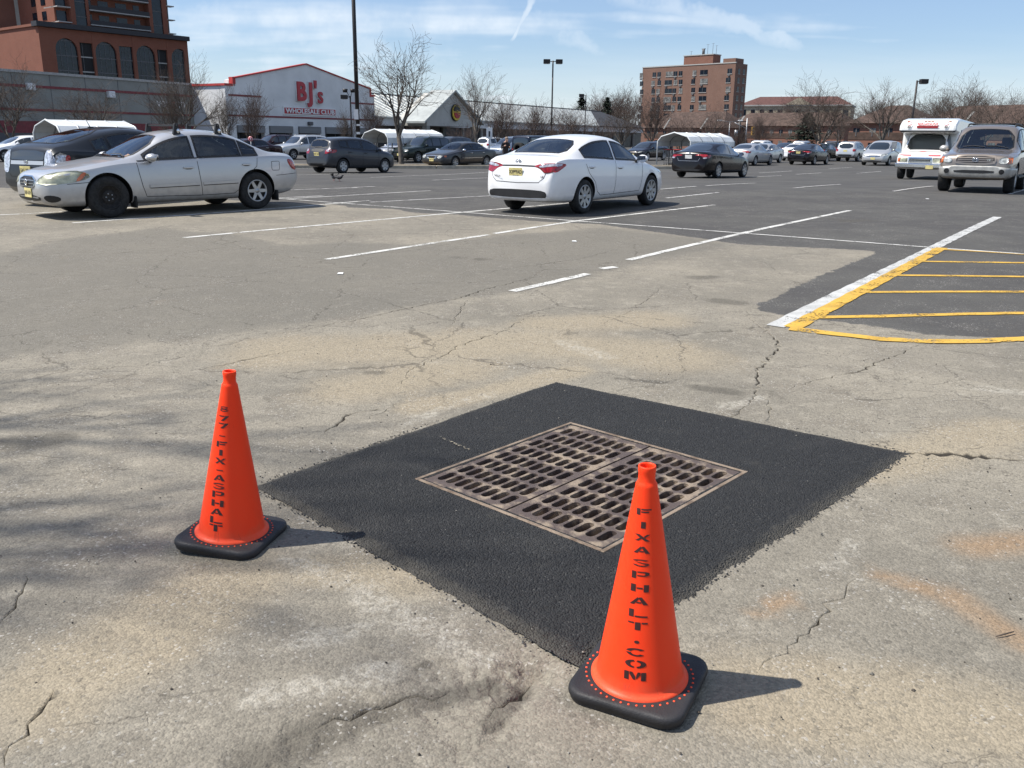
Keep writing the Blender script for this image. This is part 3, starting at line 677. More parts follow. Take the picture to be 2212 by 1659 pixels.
def make_cone(loc, rz, text, rows, face, label, tilt):
    t = thing('traffic_cone', label, 'traffic cone', loc, rz, 'stencilled traffic cones at the drain')
    t.matrix_world = Matrix.Translation(Vector(loc)+Vector((0, 0, .004))) @ Matrix.Rotation(tilt, 4, 'Y') @ Matrix.Rotation(rz, 4, 'Z')      # the pavement falls to the drain
    mb = MB(); mb.lathe([(.146, .036), (.146, .041), (.139, .046), (.1305, .052), (RB, .06), (cone_r(.3), .3), (RT, .652), (.0308, .656), (.0270, .662), (.0245, .668), (.0238, .682), (.0242, .690), (.0254, .697),
              (.0254, .707), (.0244, .711), (.0205, .711), (.0195, .706), (.0190, .66), (.026, .60), (.11, .06)], 64)
    mb.build('cone_body', [M_orange], t)
    bm = MB(); W = .178; R = .062
    pr = [(W-R, W-R, 0), (-(W-R), W-R, 90), (-(W-R), -(W-R), 180), (W-R, -(W-R), 270)]
    outl = [(cx+R*math.cos(math.radians(a+90*k/7)), cy+R*math.sin(math.radians(a+90*k/7))) for cx, cy, a in pr for k in range(8)]
    lv = [(.975, .0), (.985, .010), (.99, .012), (1., .016), (1.0, .026), (.985, .0335), (.955, .037), (.90, .0385), (.5, .0385)]
    vs = [(x*s, y*s, z) for s, z in lv for x, y in outl]; n = len(outl)
    fs = [(i*n+k, i*n+(k+1) % n, (i+1)*n+(k+1) % n, (i+1)*n+k) for i in range(len(lv)-1) for k in range(n)]
    bm.add(vs, fs, 0, True); bm.build('cone_base', [M_rubber], t)
    mb = MB()
    for k in range(44):
        a = 2*math.pi*k/44; mb.lathe([(.0001, .0402), (.0032, .0402), (.0036, .0384)], 8, c=(.1605*math.cos(a), .1605*math.sin(a), 0))
    mb.build('base_dots', [M_orange], t)
    for ch, (z, hgt, wid) in zip(text, rows):
        for pc in [GL[ch]]:
            mb = MB(); slope = math.hypot(1, (RB-RT)/.592)
            for poly in pc:
                # refine along x so the letter follows the round surface
                pts = [(p[0], p[1]) for p in poly]; ed = []
                for (x0, y0), (x1, y1) in zip(pts, pts[1:]+pts[:1]):
                    k = max(1, int(math.hypot(x1-x0, y1-y0)/.12)); ed += [(x0+(x1-x0)*j/k, y0+(y1-y0)*j/k) for j in range(k)]
                inn = [(x, y) for x in np.arange(.06, 1, .12) for y in np.arange(.1, 1, .2)]
                ii = in_poly(np.array([p[0] for p in inn]), np.array([p[1] for p in inn]), offset_poly(pts, -.03))
                al = [Vector(p) for p in ed]+[Vector(p) for p, q in zip(inn, ii) if q]
                vo, _, fo, *_r = delaunay_2d_cdt(al, [(i, (i+1) % len(ed)) for i in range(len(ed))], [], 1, 1e-5)
                vs = []
                for q in vo:
                    zz = z+(q[1]-.5)*hgt/slope; r = cone_r(zz)+.0008; th = face+(q[0]-.5)*wid/r
                    vs.append((r*math.cos(th), r*math.sin(th), zz))
                mb.add(vs, [tuple(f) for f in fo], 0, True)
            mb.build('letter', [M_ink], t)
    return t
def cone_rows(c, us, w0, w1, h):
    rows = []
    for k, (u, v) in enumerate(us):
        z = .4
        for _ in range(8): z = V(u, v, c.y-cone_r(z)*.9).z
        f = k/(len(us)-1); rows.append((z, h*(1+.35*f), w0+(w1-w0)*f))
    return rows
c1 = G(502, 1163); c2 = G(1380, 1480)
yy = [888, 917, 945, 975, 957+40, 1030-26+20, 0]
r1 = cone_rows(c1, [(487, 885), (485, 905), (484, 921), (483, 943), (482, 961), (481, 979), (480, 997), (479, 1017), (478, 1033), (477, 1051), (476, 1069), (475, 1088), (474, 1106), (472, 1124), (469, 1141)][:15], .041, .057, .0200)
make_cone(c1, math.radians(-12), '877-FIX-ASPHALT', r1, math.radians(-90+12-13), 'orange cone stencilled with a phone number at the left corner of the black patch', .06)
r2 = cone_rows(c2, [(1383, 1108), (1379, 1136), (1374, 1163), (1371, 1189), (1367, 1217), (1363, 1243), (1359, 1271), (1357, 1298), (1354, 1325), (1352, 1352), (1350, 1386), (1350, 1408), (1349, 1433), (1346, 1459)], .043, .064, .0185)
make_cone(c2, math.radians(-27), 'FIXASPHALT.COM', r2, math.radians(-90+27-15), 'orange cone stencilled with a web address in front of the drain grates', -.018)

# ================================================================ VEHICLES
P_silver = paint('silver_paint', (.50, .50, .50), .55, .36, .7); P_white = paint('white_paint', (.80, .80, .80), 0, .3, .25)
P_grey = paint('dark_grey_paint', (.050, .052, .057), .4, .30, .12); P_black = paint('black_paint', (.009, .007, .008), .2, .22, .06)
P_slate = paint('slate_paint', (.046, .050, .060), .4, .30, .12); P_taupe = paint('taupe_paint', (.27, .228, .19), .6, .36, .4)
P_maroon = paint('maroon_paint', (.026, .009, .011), .3, .26, .08); P_green = paint('dark_green_paint', (.010, .018, .015), .3, .26, .08)
P_blue = paint('navy_paint', (.010, .015, .030), .3, .26, .08); P_ltblue = paint('pale_blue_silver_paint', (.33, .38, .45), .6, .34, .3)
P_champ = paint('light_silver_paint', (.56, .56, .55), .55, .36, .3)
M_tyre = M('tyre_rubber', (.020, .020, .020), .85, var=.25, scale=12, bump=.3, bscale=120)
M_rim = M('alloy_rim', (.42, .43, .44), .38, .8, var=.1); M_steel = M('black_steel_wheel', (.022, .020, .019), .7, .2, var=.3, scale=20)
M_dark = M('black_trim', (.014, .014, .015), .55, var=.15); M_seal = M('window_rubber', (.012, .012, .013), .5, var=.1)
M_seam = M('panel_gap', (.012, .012, .012), .9, var=0); M_chrome = M('chrome', (.72, .73, .74), .12, 1., var=.05)
M_lamp = M('headlamp_lens', (.55, .56, .52), .12, .25, var=.25, scale=16, coat=1.); M_hazy = M('hazed_headlamp', (.50, .50, .36), .3, .1, var=.2, scale=9, coat=.5)
M_red = M('tail_lamp_red', (.36, .008, .012), .14, .1, var=.25, scale=22, coat=1.); M_amber = M('amber_lens', (.62, .14, .02), .15, var=.15, scale=20, coat=1.)
M_clear = M('clear_lamp_lens', (.62, .60, .62), .12, .4, var=.25, scale=22, coat=1.)
M_plate = M('yellow_plate', (.72, .62, .26), .45, var=.1); M_wplate = M('white_plate', (.75, .75, .73), .4, var=.1); M_ptxt = M('plate_ink', (.02, .02, .03), .5, var=0)
M_seat = M('seat_cloth', (.055, .055, .058), .85, var=.2); M_beige = M('pale_seat_cloth', (.42, .44, .38), .85, var=.15)
G_clear = glass('car_glass', (.84, .93, .89), 1.85); G_dark = glass('tinted_car_glass', (.45, .52, .52), 1.8)
M_glassd = M('dark_tinted_glass', (.012, .016, .018), .04, 0, var=0, coat=1., spec=.7)
M_grill = M('grille_black', (.012, .012, .013), .5, var=0)

class Car:
    def __init__(s, name, S, pm, hero=False, gm=None):
        s.S = S; s.L = S['L']; s.hero = hero; s.pm = pm; s.root = thing(name, 'x', 'car'); s.xc = (S['wx'][0]+S['wx'][1])/2
        s.top = PL(S['top']); s.belt = PL(S['belt']); s.bot = PL(S['bot']); s.plan = PL(S['plan']); s.cuts = []
        s.glass = gm or (G_clear if hero else M_glassd)
        s.shell(150 if hero else 84, 3 if hero else 2)
    def X(s, x): return s.xc-x
    def shell(s, ns, ch):
        S = s.S; t = np.linspace(0, 1, ns); xs = s.L*(.6*t+.4*(.5-.5*np.cos(np.pi*t))); rings = []
        wm = max(p[1] for p in S['plan'])
        for x in xs:
            w_, zb, zt = float(s.plan(x)), float(s.bot(x)), float(s.top(x)); be = min(float(s.belt(x)), zt-.015); h = zt-be
            g = float(sstep(.06, .38, h)); wr = (1-g)*.80*w_+g*S['wr']*w_/wm; cr = (1-g)*.30*h+g*S.get('crown', .065); sh = S.get('sh', .955)
            hb = be-zb
            p = [(0, zb), (.78*w_, zb), (.945*w_, zb+.05), (w_*.995, zb+.30*hb), (w_, zb+.58*hb), (w_*(.5+.5*sh)+.004, be-.10*hb), (w_*sh, be)]
            a, b = p[-1], (wr, zt-cr)
            p += [(a[0]*.94+b[0]*.06-.012*g, a[1]*.94+b[1]*.06), (a[0]*.3+b[0]*.7+.02*g, a[1]*.3+b[1]*.7), b, (wr*.72, zt-cr*.30), (wr*.3, zt-cr*.03), (0, zt)]
            q = chaikin(p, ch, False); rings.append([(s.X(x), v[0], v[1]) for v in q]+[(s.X(x), -v[0], v[1]) for v in q[-2:0:-1]])
        n = len(rings[0]); vs = [v for r in rings for v in r]; fs = []
        for i in range(len(rings)-1):
            for k in range(n): fs.append((i*n+k, (i+1)*n+k, (i+1)*n+(k+1) % n, i*n+(k+1) % n))
        fs.append([k for k in range(n)]); fs.append([(len(rings)-1)*n+k for k in range(n)][::-1])
        me = bpy.data.meshes.new('body'); me.from_pydata(vs, [], fs); me.materials.append(s.pm); me.materials.append(M_dark)
        bm = bmesh.new(); bm.from_mesh(me); bmesh.ops.recalc_face_normals(bm, faces=bm.faces); bm.to_mesh(me); bm.free()
        cut = MB(); R = S['R']+S.get('gap', .045); wy = wm
        for wx in S['wx']:
            for sd in (-1, 1):
                y0, y1 = sorted((sd*(wy-.30), sd*(wy+.15)))
                cut.lathe([(R*.0+.0001, y0), (R, y0), (R, y1), (.0001, y1)], 40, 1, 'y', (s.X(wx), 0, S['R']+.01), smooth=True)
        cm = cut.mesh('cut', merge=True); cm.materials.append(s.pm); cm.materials.append(M_dark)
        bm = bmesh.new(); bm.from_mesh(cm); bmesh.ops.remove_doubles(bm, verts=bm.verts, dist=.001); bmesh.ops.recalc_face_normals(bm, faces=bm.faces); bm.to_mesh(cm); bm.free()
        ob = bpy.data.objects.new('tmp', me); oc = bpy.data.objects.new('tmpc', cm); C.objects.link(ob); C.objects.link(oc)
        md = ob.modifiers.new('b', 'BOOLEAN'); md.operation = 'DIFFERENCE'; md.object = oc; md.solver = 'EXACT'
        ev = ob.evaluated_get(bpy.context.evaluated_depsgraph_get()); res = bpy.data.meshes.new_from_object(ev)
        s.bvh = BVHTree.FromPolygons([v.co.copy() for v in me.vertices], [tuple(p.vertices) for p in me.polygons])
        bpy.data.objects.remove(ob); bpy.data.objects.remove(oc); s.me = res
    def finish(s):
        me = s.me; bm = bmesh.new(); bm.from_mesh(me); dele = set(); cen = [(f, f.calc_center_median(), f.normal) for f in bm.faces]
        A = np.array([[c.x, c.y, c.z, n.x, n.y, n.z] for f, c, n in cen])
        for proj, poly in s.cuts:
            if proj == 'S': a, b, ok = s.xc-A[:, 0], A[:, 2], np.abs(A[:, 4]) > .3
            elif proj == 'T': a, b, ok = s.xc-A[:, 0], A[:, 1], A[:, 5] > .15
            elif proj == 'B': a, b, ok = A[:, 1], A[:, 2], A[:, 3] < -.2
            elif proj == 'F': a, b, ok = A[:, 1], A[:, 2], A[:, 3] > .2
            for i in np.where(ok & in_poly(a, b, poly))[0]: dele.add(i)
        if dele: bmesh.ops.delete(bm, geom=[cen[i][0] for i in dele], context='FACES')
        for f in bm.faces: f.smooth = True
        bm.to_mesh(me); bm.free(); me.set_sharp_from_angle(angle=math.radians(38)); me.name = 'body'
        o = bpy.data.objects.new('body', me); C.objects.link(o); o.parent = s.root; return s.root
    def hit(s, proj, a, b, sd=1):
        if proj == 'S': o, d = Vector((s.X(a), sd*3, b)), Vector((0, -sd, 0))
        elif proj == 'T': o, d = Vector((s.X(a), b, 4)), Vector((0, 0, -1))
        elif proj == 'F': o, d = Vector((s.X(-2), a, b)), Vector((-1, 0, 0))
        else: o, d = Vector((s.X(s.L+2), a, b)), Vector((1, 0, 0))
        l, n, i, ds = s.bvh.ray_cast(o, d)
        if l is None: l, n, i, ds = s.bvh.find_nearest(o+d*(2.1 if proj != 'T' else 3))
        if n.dot(d) > 0: n = -n
        return l, n
    def panel(s, name, proj, poly, mat, off=.004, d=.07, rnd=1, sides=(1,), parent=None, cut=False, thick=0.):
        out = []
        for sd in sides:
            pl_ = [Vector(p) for p in (poly if proj == 'S' or sd > 0 else [(-p[0], p[1]) for p in poly])]
            if rnd: pl_ = chaikin(pl_, rnd)
            ed = []
            for p, q in zip(pl_, pl_[1:]+pl_[:1]):
                k = max(1, int((q-p).length/d)); ed += [p+(q-p)*j/k for j in range(k)]
            xs = [p.x for p in ed]; ys = [p.y for p in ed]
            gx, gy = np.meshgrid(np.arange(min(xs)+d*.6, max(xs), d), np.arange(min(ys)+d*.6, max(ys), d)); gx, gy = gx.ravel(), gy.ravel()
            if len(gx):
                ii = in_poly(gx, gy, offset_poly(ed, -d*.35)); inn = [Vector((float(x), float(y))) for x, y, k in zip(gx, gy, ii) if k]
            else: inn = []
            vo, _, fo, *_r = delaunay_2d_cdt(ed+inn, [(i, (i+1) % len(ed)) for i in range(len(ed))], [], 1, 1e-6)
            vs = []
            for p in vo: l, n = s.hit(proj, p[0], p[1], sd); vs.append(l+n*off)
            fs = [list(f) for f in fo]; nrm = Vector((0, 0, 0))
            for f in fs: nrm += (vs[f[1]]-vs[f[0]]).cross(vs[f[2]]-vs[f[0]])
            ref = {'S': Vector((0, sd, 0)), 'T': Vector((0, 0, 1)), 'F': Vector((1, 0, 0)), 'B': Vector((-1, 0, 0))}[proj]
            if nrm.dot(ref) < 0: fs = [f[::-1] for f in fs]
            mb = MB(); mb.add(vs, fs, 0, True)
            if thick:      # closed skirt back into the body
                k = len(ed); base = [s.hit(proj, p[0], p[1], sd)[0]-ref*thick for p in ed]
                vv = [vs[_r[0][0] and 0] for _ in ()]
                o0 = len(mb.v); idx = {}
                for j, p in enumerate(vo):
                    for q in _r[0][j]:
                        if q < k: idx[q] = j
                mb.add(base, []); 
                for j in range(k):
                    if j in idx and (j+1) % k in idx: mb.f.append([idx[j], idx[(j+1) % k], o0+(j+1) % k, o0+j]); mb.m.append(0); mb.sm.append(False)
            out.append(mb.build(name, mat, parent or s.root))
            if cut: s.cuts.append((proj, pl_))
        return out
    def face_out(s, vs, fs, proj, sd):
        ref = {'S': Vector((0, sd, 0)), 'T': Vector((0, 0, 1)), 'F': Vector((1, 0, 0)), 'B': Vector((-1, 0, 0))}[proj]; n = Vector((0, 0, 0))
        for f in fs: n += (vs[f[1]]-vs[f[0]]).cross(vs[f[2]]-vs[f[0]])
        return MB().add(vs, [f[::-1] for f in fs] if n.dot(ref) < 0 else fs, 0, True)
    def ring(s, name, proj, poly, mat, o=.012, i=.022, off=.006, sides=(1,), rnd=1, parent=None):
        for sd in sides:
            p = [Vector(q) for q in (poly if proj == 'S' or sd > 0 else [(-q[0], q[1]) for q in poly])]
            if rnd: p = chaikin(p, rnd)
            e = []
            for a, b in zip(p, p[1:]+p[:1]):
                k = max(1, int((b-a).length/.09)); e += [a+(b-a)*j/k for j in range(k)]
            po, pi = offset_poly(e, o), offset_poly(e, -i); vs = []; n = len(e)
            for L in (po, pi):
                for q in L: l, nn = s.hit(proj, q[0], q[1], sd); vs.append(l+nn*off)
            s.face_out(vs, [(k, (k+1) % n, n+(k+1) % n, n+k) for k in range(n)], proj, sd).build(name, mat, parent or s.root)
    def ribbon(s, name, proj, pts, wd, mat, off=.003, sides=(1,), parent=None, d=.06):
        for sd in sides:
            P = [Vector(p) for p in (pts if proj == 'S' or sd > 0 else [(-p[0], p[1]) for p in pts])]; Q = []
            for a, b in zip(P[:-1], P[1:]):
                k = max(1, int((b-a).length/d)); Q += [a+(b-a)*j/k for j in range(k)]
            Q.append(P[-1]); vs = []
            for i, p in enumerate(Q):
                t = (Q[min(i+1, len(Q)-1)]-Q[max(i-1, 0)]).normalized(); n = Vector((-t.y, t.x))*wd/2
                for q in (p-n, p+n): l, nn = s.hit(proj, q.x, q.y, sd); vs.append(l+nn*off)
            s.face_out(vs, [(2*i, 2*i+1, 2*i+3, 2*i+2) for i in range(len(Q)-1)], proj, sd).build(name, mat, parent or s.root)
    def window(s, proj, poly, sides=(1,), name='window', rnd=1):
        if s.hero:
            s.cuts.append((proj, chaikin(poly, rnd)))
            gl = s.panel(name, proj, poly, [s.glass], .004, .10, rnd, sides)
            s.ring('window_seal', proj, poly, [M_seal], sides=sides, rnd=rnd, parent=gl[0] if len(sides) == 1 else None)
        else: s.panel(name, proj, poly, [s.glass], .005, .12, rnd, sides)
    def glazing(s):
        S = s.S; lo = lambda x: float(s.belt(x))+S.get('wlo', .03); up = lambda x: float(s.top(x))-S.get('wup', .115)
        for x0, x1 in S['win']:
            xs = np.linspace(x0, x1, 9); bt = [(x, lo(x)) for x in xs]; tp = [(x, max(lo(x)+.012, up(x))) for x in xs[::-1]]
            poly = [p for p in bt+tp]
            poly = [(x+S.get('slant', 0)*(z-lo(x)), z) for x, z in poly]
            s.window('S', poly, (1, -1), 'side_window', 0)
        s.window('T', S['ws'], name='windscreen'); s.window(S['rg'][0], S['rg'][1], name='rear_window')
        for pts in S.get('seams', []): s.ribbon('door_seam', 'S', pts, .009, [M_seam], sides=(1, -1))
    def wheels(s, style, n=8, mats=None, spare=False):
        S = s.S; R = S['R']; tw = S.get('tw', .21); rr = R*S.get('rim', .64); my = max(p[1] for p in S['plan'])-.015
        tb = MB(); tb.lathe([(rr*.96, -tw/2+.02), (rr+.008, -tw/2+.004), (R-.03, -tw/2), (R-.008, -tw/2+.022), (R, -tw/2+.05), (R, tw/2-.05), (R-.008, tw/2-.022), (R-.03, tw/2), (rr+.008, tw/2-.004), (rr*.96, tw/2-.02)], 40, 0, 'y')
        tm = tb.mesh('tyre'); tm.materials.append(M_tyre); s.rims = []
        def rim(sty):
            mb = MB(); f = tw/2
            mb.lathe([(rr, f-.012), (rr*.98, f-.004), (rr*.91, f-.008), (rr*.88, f-.05), (rr*.3, f-.06), (.0001, f-.06)], 40, 0 if sty != 'spoke' else 1, 'y')
            if sty == 'spoke': mb.lathe([(rr, f-.011), (rr*.985, f-.003), (rr*.90, f-.006), (rr*.87, f-.03)], 40, 0, 'y')
            mb.lathe([(rr*.97, -f+.02), (rr*.3, 0), (.0001, 0)], 24, 1, 'y')
            if sty == 'spoke':
                mb.lathe([(.0001, f-.012), (rr*.24, f-.014), (rr*.30, f-.04)], 24, 0, 'y')
                for k in range(n):
                    a = 2*math.pi*k/n; ca, sa = math.cos(a), math.sin(a); q = []
                    for r_, hw, yy in ((rr*.2, rr*S.get('sp', .13), f-.014), (rr*.92, rr*S.get('sp', .13)*S.get('spo', .8), f-.006), (rr*.92, rr*.1, f-.045), (rr*.2, rr*.1, f-.055)):
                        for sg in (-1, 1): q.append((r_*ca-sg*hw*sa, yy, -(r_*sa+sg*hw*ca)))
                    mb.add(q, [(0, 1, 3, 2), (0, 2, 4, 6), (1, 7, 5, 3), (2, 3, 5, 4)], 0)
            elif sty == 'steel':
                mb.lathe([(rr*.55, f-.045), (rr*.42, f-.03), (rr*.30, f-.035), (.0001, f-.04)], 30, 0, 'y')
                for k in range(5): a = 2*math.pi*k/5; mb.lathe([(.0001, f-.012), (.011, f-.014), (.012, f-.04)], 8, 2, 'y', (.057*math.cos(a), 0, .057*math.sin(a)))
            return mb.mesh('rim')
        rm = {k: rim(k) for k in set(style)}
        for i, (wx, sd) in enumerate(((S['wx'][0], 1), (S['wx'][0], -1), (S['wx'][1], 1), (S['wx'][1], -1))):
            t = bpy.data.objects.new('tyre', tm); C.objects.link(t); t.parent = s.root; t.location = (s.X(wx), sd*(my-tw/2), R)
            if sd < 0: t.rotation_euler = (0, 0, math.pi)
            me = rm[style[i]]
            r = bpy.data.objects.new('rim', me); C.objects.link(r); r.parent = t
            if not me.materials:
                for m in ([M_rim, M_steel, M_rim] if style[i] != 'steel' else [M_steel, M_steel, M_rim]): me.materials.append(m)
        if spare:
            t = bpy.data.objects.new('spare_tyre', tm); C.objects.link(t); t.parent = s.root; t.location = (s.X(s.L)-.11, .05, .95); t.rotation_euler = (0, 0, math.pi/2)
    def mirrors(s, x, z, mats, yo=.0, sz=(.10, .11, .075)):
        for sd in (1, -1):
            l, n = s.hit('S', x, z-.06, sd); mb = MB(); c = Vector((l.x+.02, l.y+sd*(.12+yo), z))
            pr = [(math.sin(math.pi*k/8), -math.cos(math.pi*k/8)) for k in range(9)]
            t = MB(); t.lathe(pr, 14); vs = [(c.x+v[0]*sz[0]*(1. if v[0] > 0 else .55), c.y+v[1]*sz[1], c.z+v[2]*sz[2]) for v in t.v]
            mb.add(vs, t.f, 0, True); mb.tube([l, c], [.035, .03], 8, 1)
            mb.add([(c.x-sz[0]*.56, c.y+sz[1]*.8*a, c.z+sz[2]*.75*b) for a, b in ((-1, -1), (1, -1), (1, 1), (-1, 1))], [(0, 1, 2, 3)], 2)
            mb.build('mirror', mats+[M_dark, M_chrome], s.root)
    def handle(s, x, z, mat, wd=.20):
        for sd in (1, -1):
            l, n = s.hit('S', x, z, sd); mb = MB(); mb.cbox((l.x, l.y+sd*.014, l.z), (wd, .03, .032)); mb.build('door_handle', [mat], s.root, bev=.01)
            s.panel('handle_recess', 'S', [(x-wd*.42, z-.03), (x+wd*.42, z-.03), (x+wd*.36, z+.012), (x-wd*.36, z+.012)], [M_seam], .002, sides=(sd,))
    def plate(s, proj, y, z, txt, mat, tilt=0., mark='', bold=.002):
        l, n = s.hit(proj, y, z); sx = 1 if proj == 'F' else -1
        pl_ = thing_part('licence_plate', s.root); pl_.location = l+Vector((sx*.018, 0, 0)); pl_.rotation_euler = (math.pi/2+tilt, 0, sx*math.pi/2)
        mb = MB(); mb.box((-.1525, -.076, -.012), (.1525, .076, 0.)); b = mb.build('plate', [mat], pl_, bev=.004)
        if txt:
            me = font_mesh(txt, .088, bold, .82); o = link('plate_characters', me, pl_, [M_ptxt]); o.location = (0, -.002, .0015)
            if mark: me = font_mesh(mark, .026, .0006); o = link('plate_legend', me, pl_, [M_ptxt]); o.location = (0, -.060, .0015)
    def interior(s, xf, xr, zc, mat, ys=.36):
        def seat(x, y, w_, nm='seat'):
            mb = MB(); Mt = Matrix.Rotation(-.22, 4, 'Y')
            mb.cbox((s.X(x-.12), y, zc-.28), (.5, w_, .16)); mb.cbox((s.X(x+.16), y, zc+.02), (.13, w_, .56), 0, Mt)
            mb.cbox((s.X(x+.235), y, zc+.385), (.09, .25, .17), 0, Mt); o = mb.build(nm, [mat], s.root, bev=.03); return o
        for y in (ys, -ys): seat(xf, y, .50)
        mb = MB(); Mt = Matrix.Rotation(-.3, 4, 'Y'); mb.cbox((s.X(xr), 0, zc-.28), (.5, 1.2, .16)); mb.cbox((s.X(xr+.24), 0, zc+.0), (.13, 1.2, .5), 0, Mt)
        for y in (ys, -ys): mb.cbox((s.X(xr+.33), y, zc+.33), (.09, .24, .14), 0, Mt)
        mb.build('rear_bench', [mat], s.root, bev=.03)
        x0 = s.S['ws'][0][0]; mb = MB(); mb.cbox((s.X(x0+.30), 0, zc-.10), (.55, 1.3, .22)); mb.build('dashboard', [M_dark], s.root, bev=.05)
        mb = MB(); c = Vector((s.X(x0+.66), ys, zc+.02)); pts = [c+Vector((.06*math.sin(a), .18*math.cos(a), .17*math.sin(a))) for a in np.linspace(0, 2*math.pi, 25)]
        mb.tube(pts, .014, 6); mb.tube([c, c+Vector((.25, 0, -.1))], .02, 6); mb.build('steering_wheel', [M_dark], s.root)
def thing_part(name, parent):
    o = bpy.data.objects.new(name, None); C.objects.link(o); o.parent = parent; o.empty_display_size = .05; return o
def put(root, S, wheel, px, head, label, cat='car', group=None, at=None):
    xc = (S['wx'][0]+S['wx'][1])/2; my = max(p[1] for p in S['plan'])-.08
    lx = xc-(S['wx'][0] if wheel[0] == 'F' else S['wx'][1]); ly = my if wheel[1] == 'L' else -my
    rz = math.atan2(head[1], head[0]); p = G(*px) if at is None else Vector(at)
    off = Matrix.Rotation(rz, 3, 'Z') @ Vector((lx, ly, 0)); root.location = p-off; root.rotation_euler = (0, 0, rz)
    z = float(gz(root.location.y)); root.location.z = z
    # follow the fall of the lot along the car
    d = Vector((math.cos(rz), math.sin(rz))); L = S['wx'][1]-S['wx'][0]
    za, zb = float(gz(root.location.y+d.y*L/2)), float(gz(root.location.y-d.y*L/2))
    root.rotation_euler = (0, -math.atan2(za-zb, L), rz); root.location.z = (za+zb)/2
    tag(root, label, cat, group); return root
HU = (.595, .804); HD = (-.595, -.804)

# ---- silver four-door saloon with roof bars
SA = dict(L=4.87, wx=(.98, 3.78), R=.345, rim=.60, tw=.225, wr=.60, gap=.05, sp=.17, spo=.75,
  top=[(0, .60), (.03, .68), (.10, .735), (.3, .80), (.7, .875), (1.1, .945), (1.34, .985), (1.75, 1.19), (2.12, 1.365), (2.4, 1.435), (2.85, 1.468), (3.3, 1.435), (3.65, 1.34), (3.95, 1.20), (4.2, 1.085), (4.35, 1.055), (4.62, 1.035), (4.76, .96), (4.84, .82), (4.87, .66)],
  belt=[(0, .54), (.08, .645), (.3, .725), (.6, .785), (1.3, .89), (2., .925), (3.5, .965), (4.3, .985), (4.65, .95), (4.87, .60)],
  bot=[(0, .34), (.05, .26), (.2, .20), (.7, .19), (1.4, .20), (3.3, .20), (4.1, .22), (4.6, .28), (4.87, .46)],
  plan=[(0, .50), (.04, .60), (.12, .70), (.28, .785), (.5, .835), (.95, .885), (1.6, .893), (2.6, .895), (3.8, .885), (4.3, .85), (4.6, .79), (4.8, .68), (4.87, .58)],
  win=[(1.66, 2.56), (2.64, 3.50), (3.54, 3.86)], wlo=.028, wup=.118,
  ws=[(1.38, -.66), (1.34, -.3), (1.34, .3), (1.38, .66), (2.08, .53), (2.11, 0), (2.08, -.53)], rg=('T', [(3.58, -.50), (3.55, 0), (3.58, .50), (4.15, .58), (4.18, 0), (4.15, -.58)]),
  seams=[[(1.50, .90), (1.52, .72), (1.56, .50), (1.62, .33), (2.62, .31), (3.30, .32), (3.42, .40), (3.50, .60), (3.70, .72), (3.80, .80), (3.83, .95)], [(2.60, .96), (2.62, .70), (2.66, .31)], [(2.65, .22), (2.66, .31)],
         [(.70, .60), (.50, .585), (.34, .575)], [(4.22, .62), (4.75, .645)]])
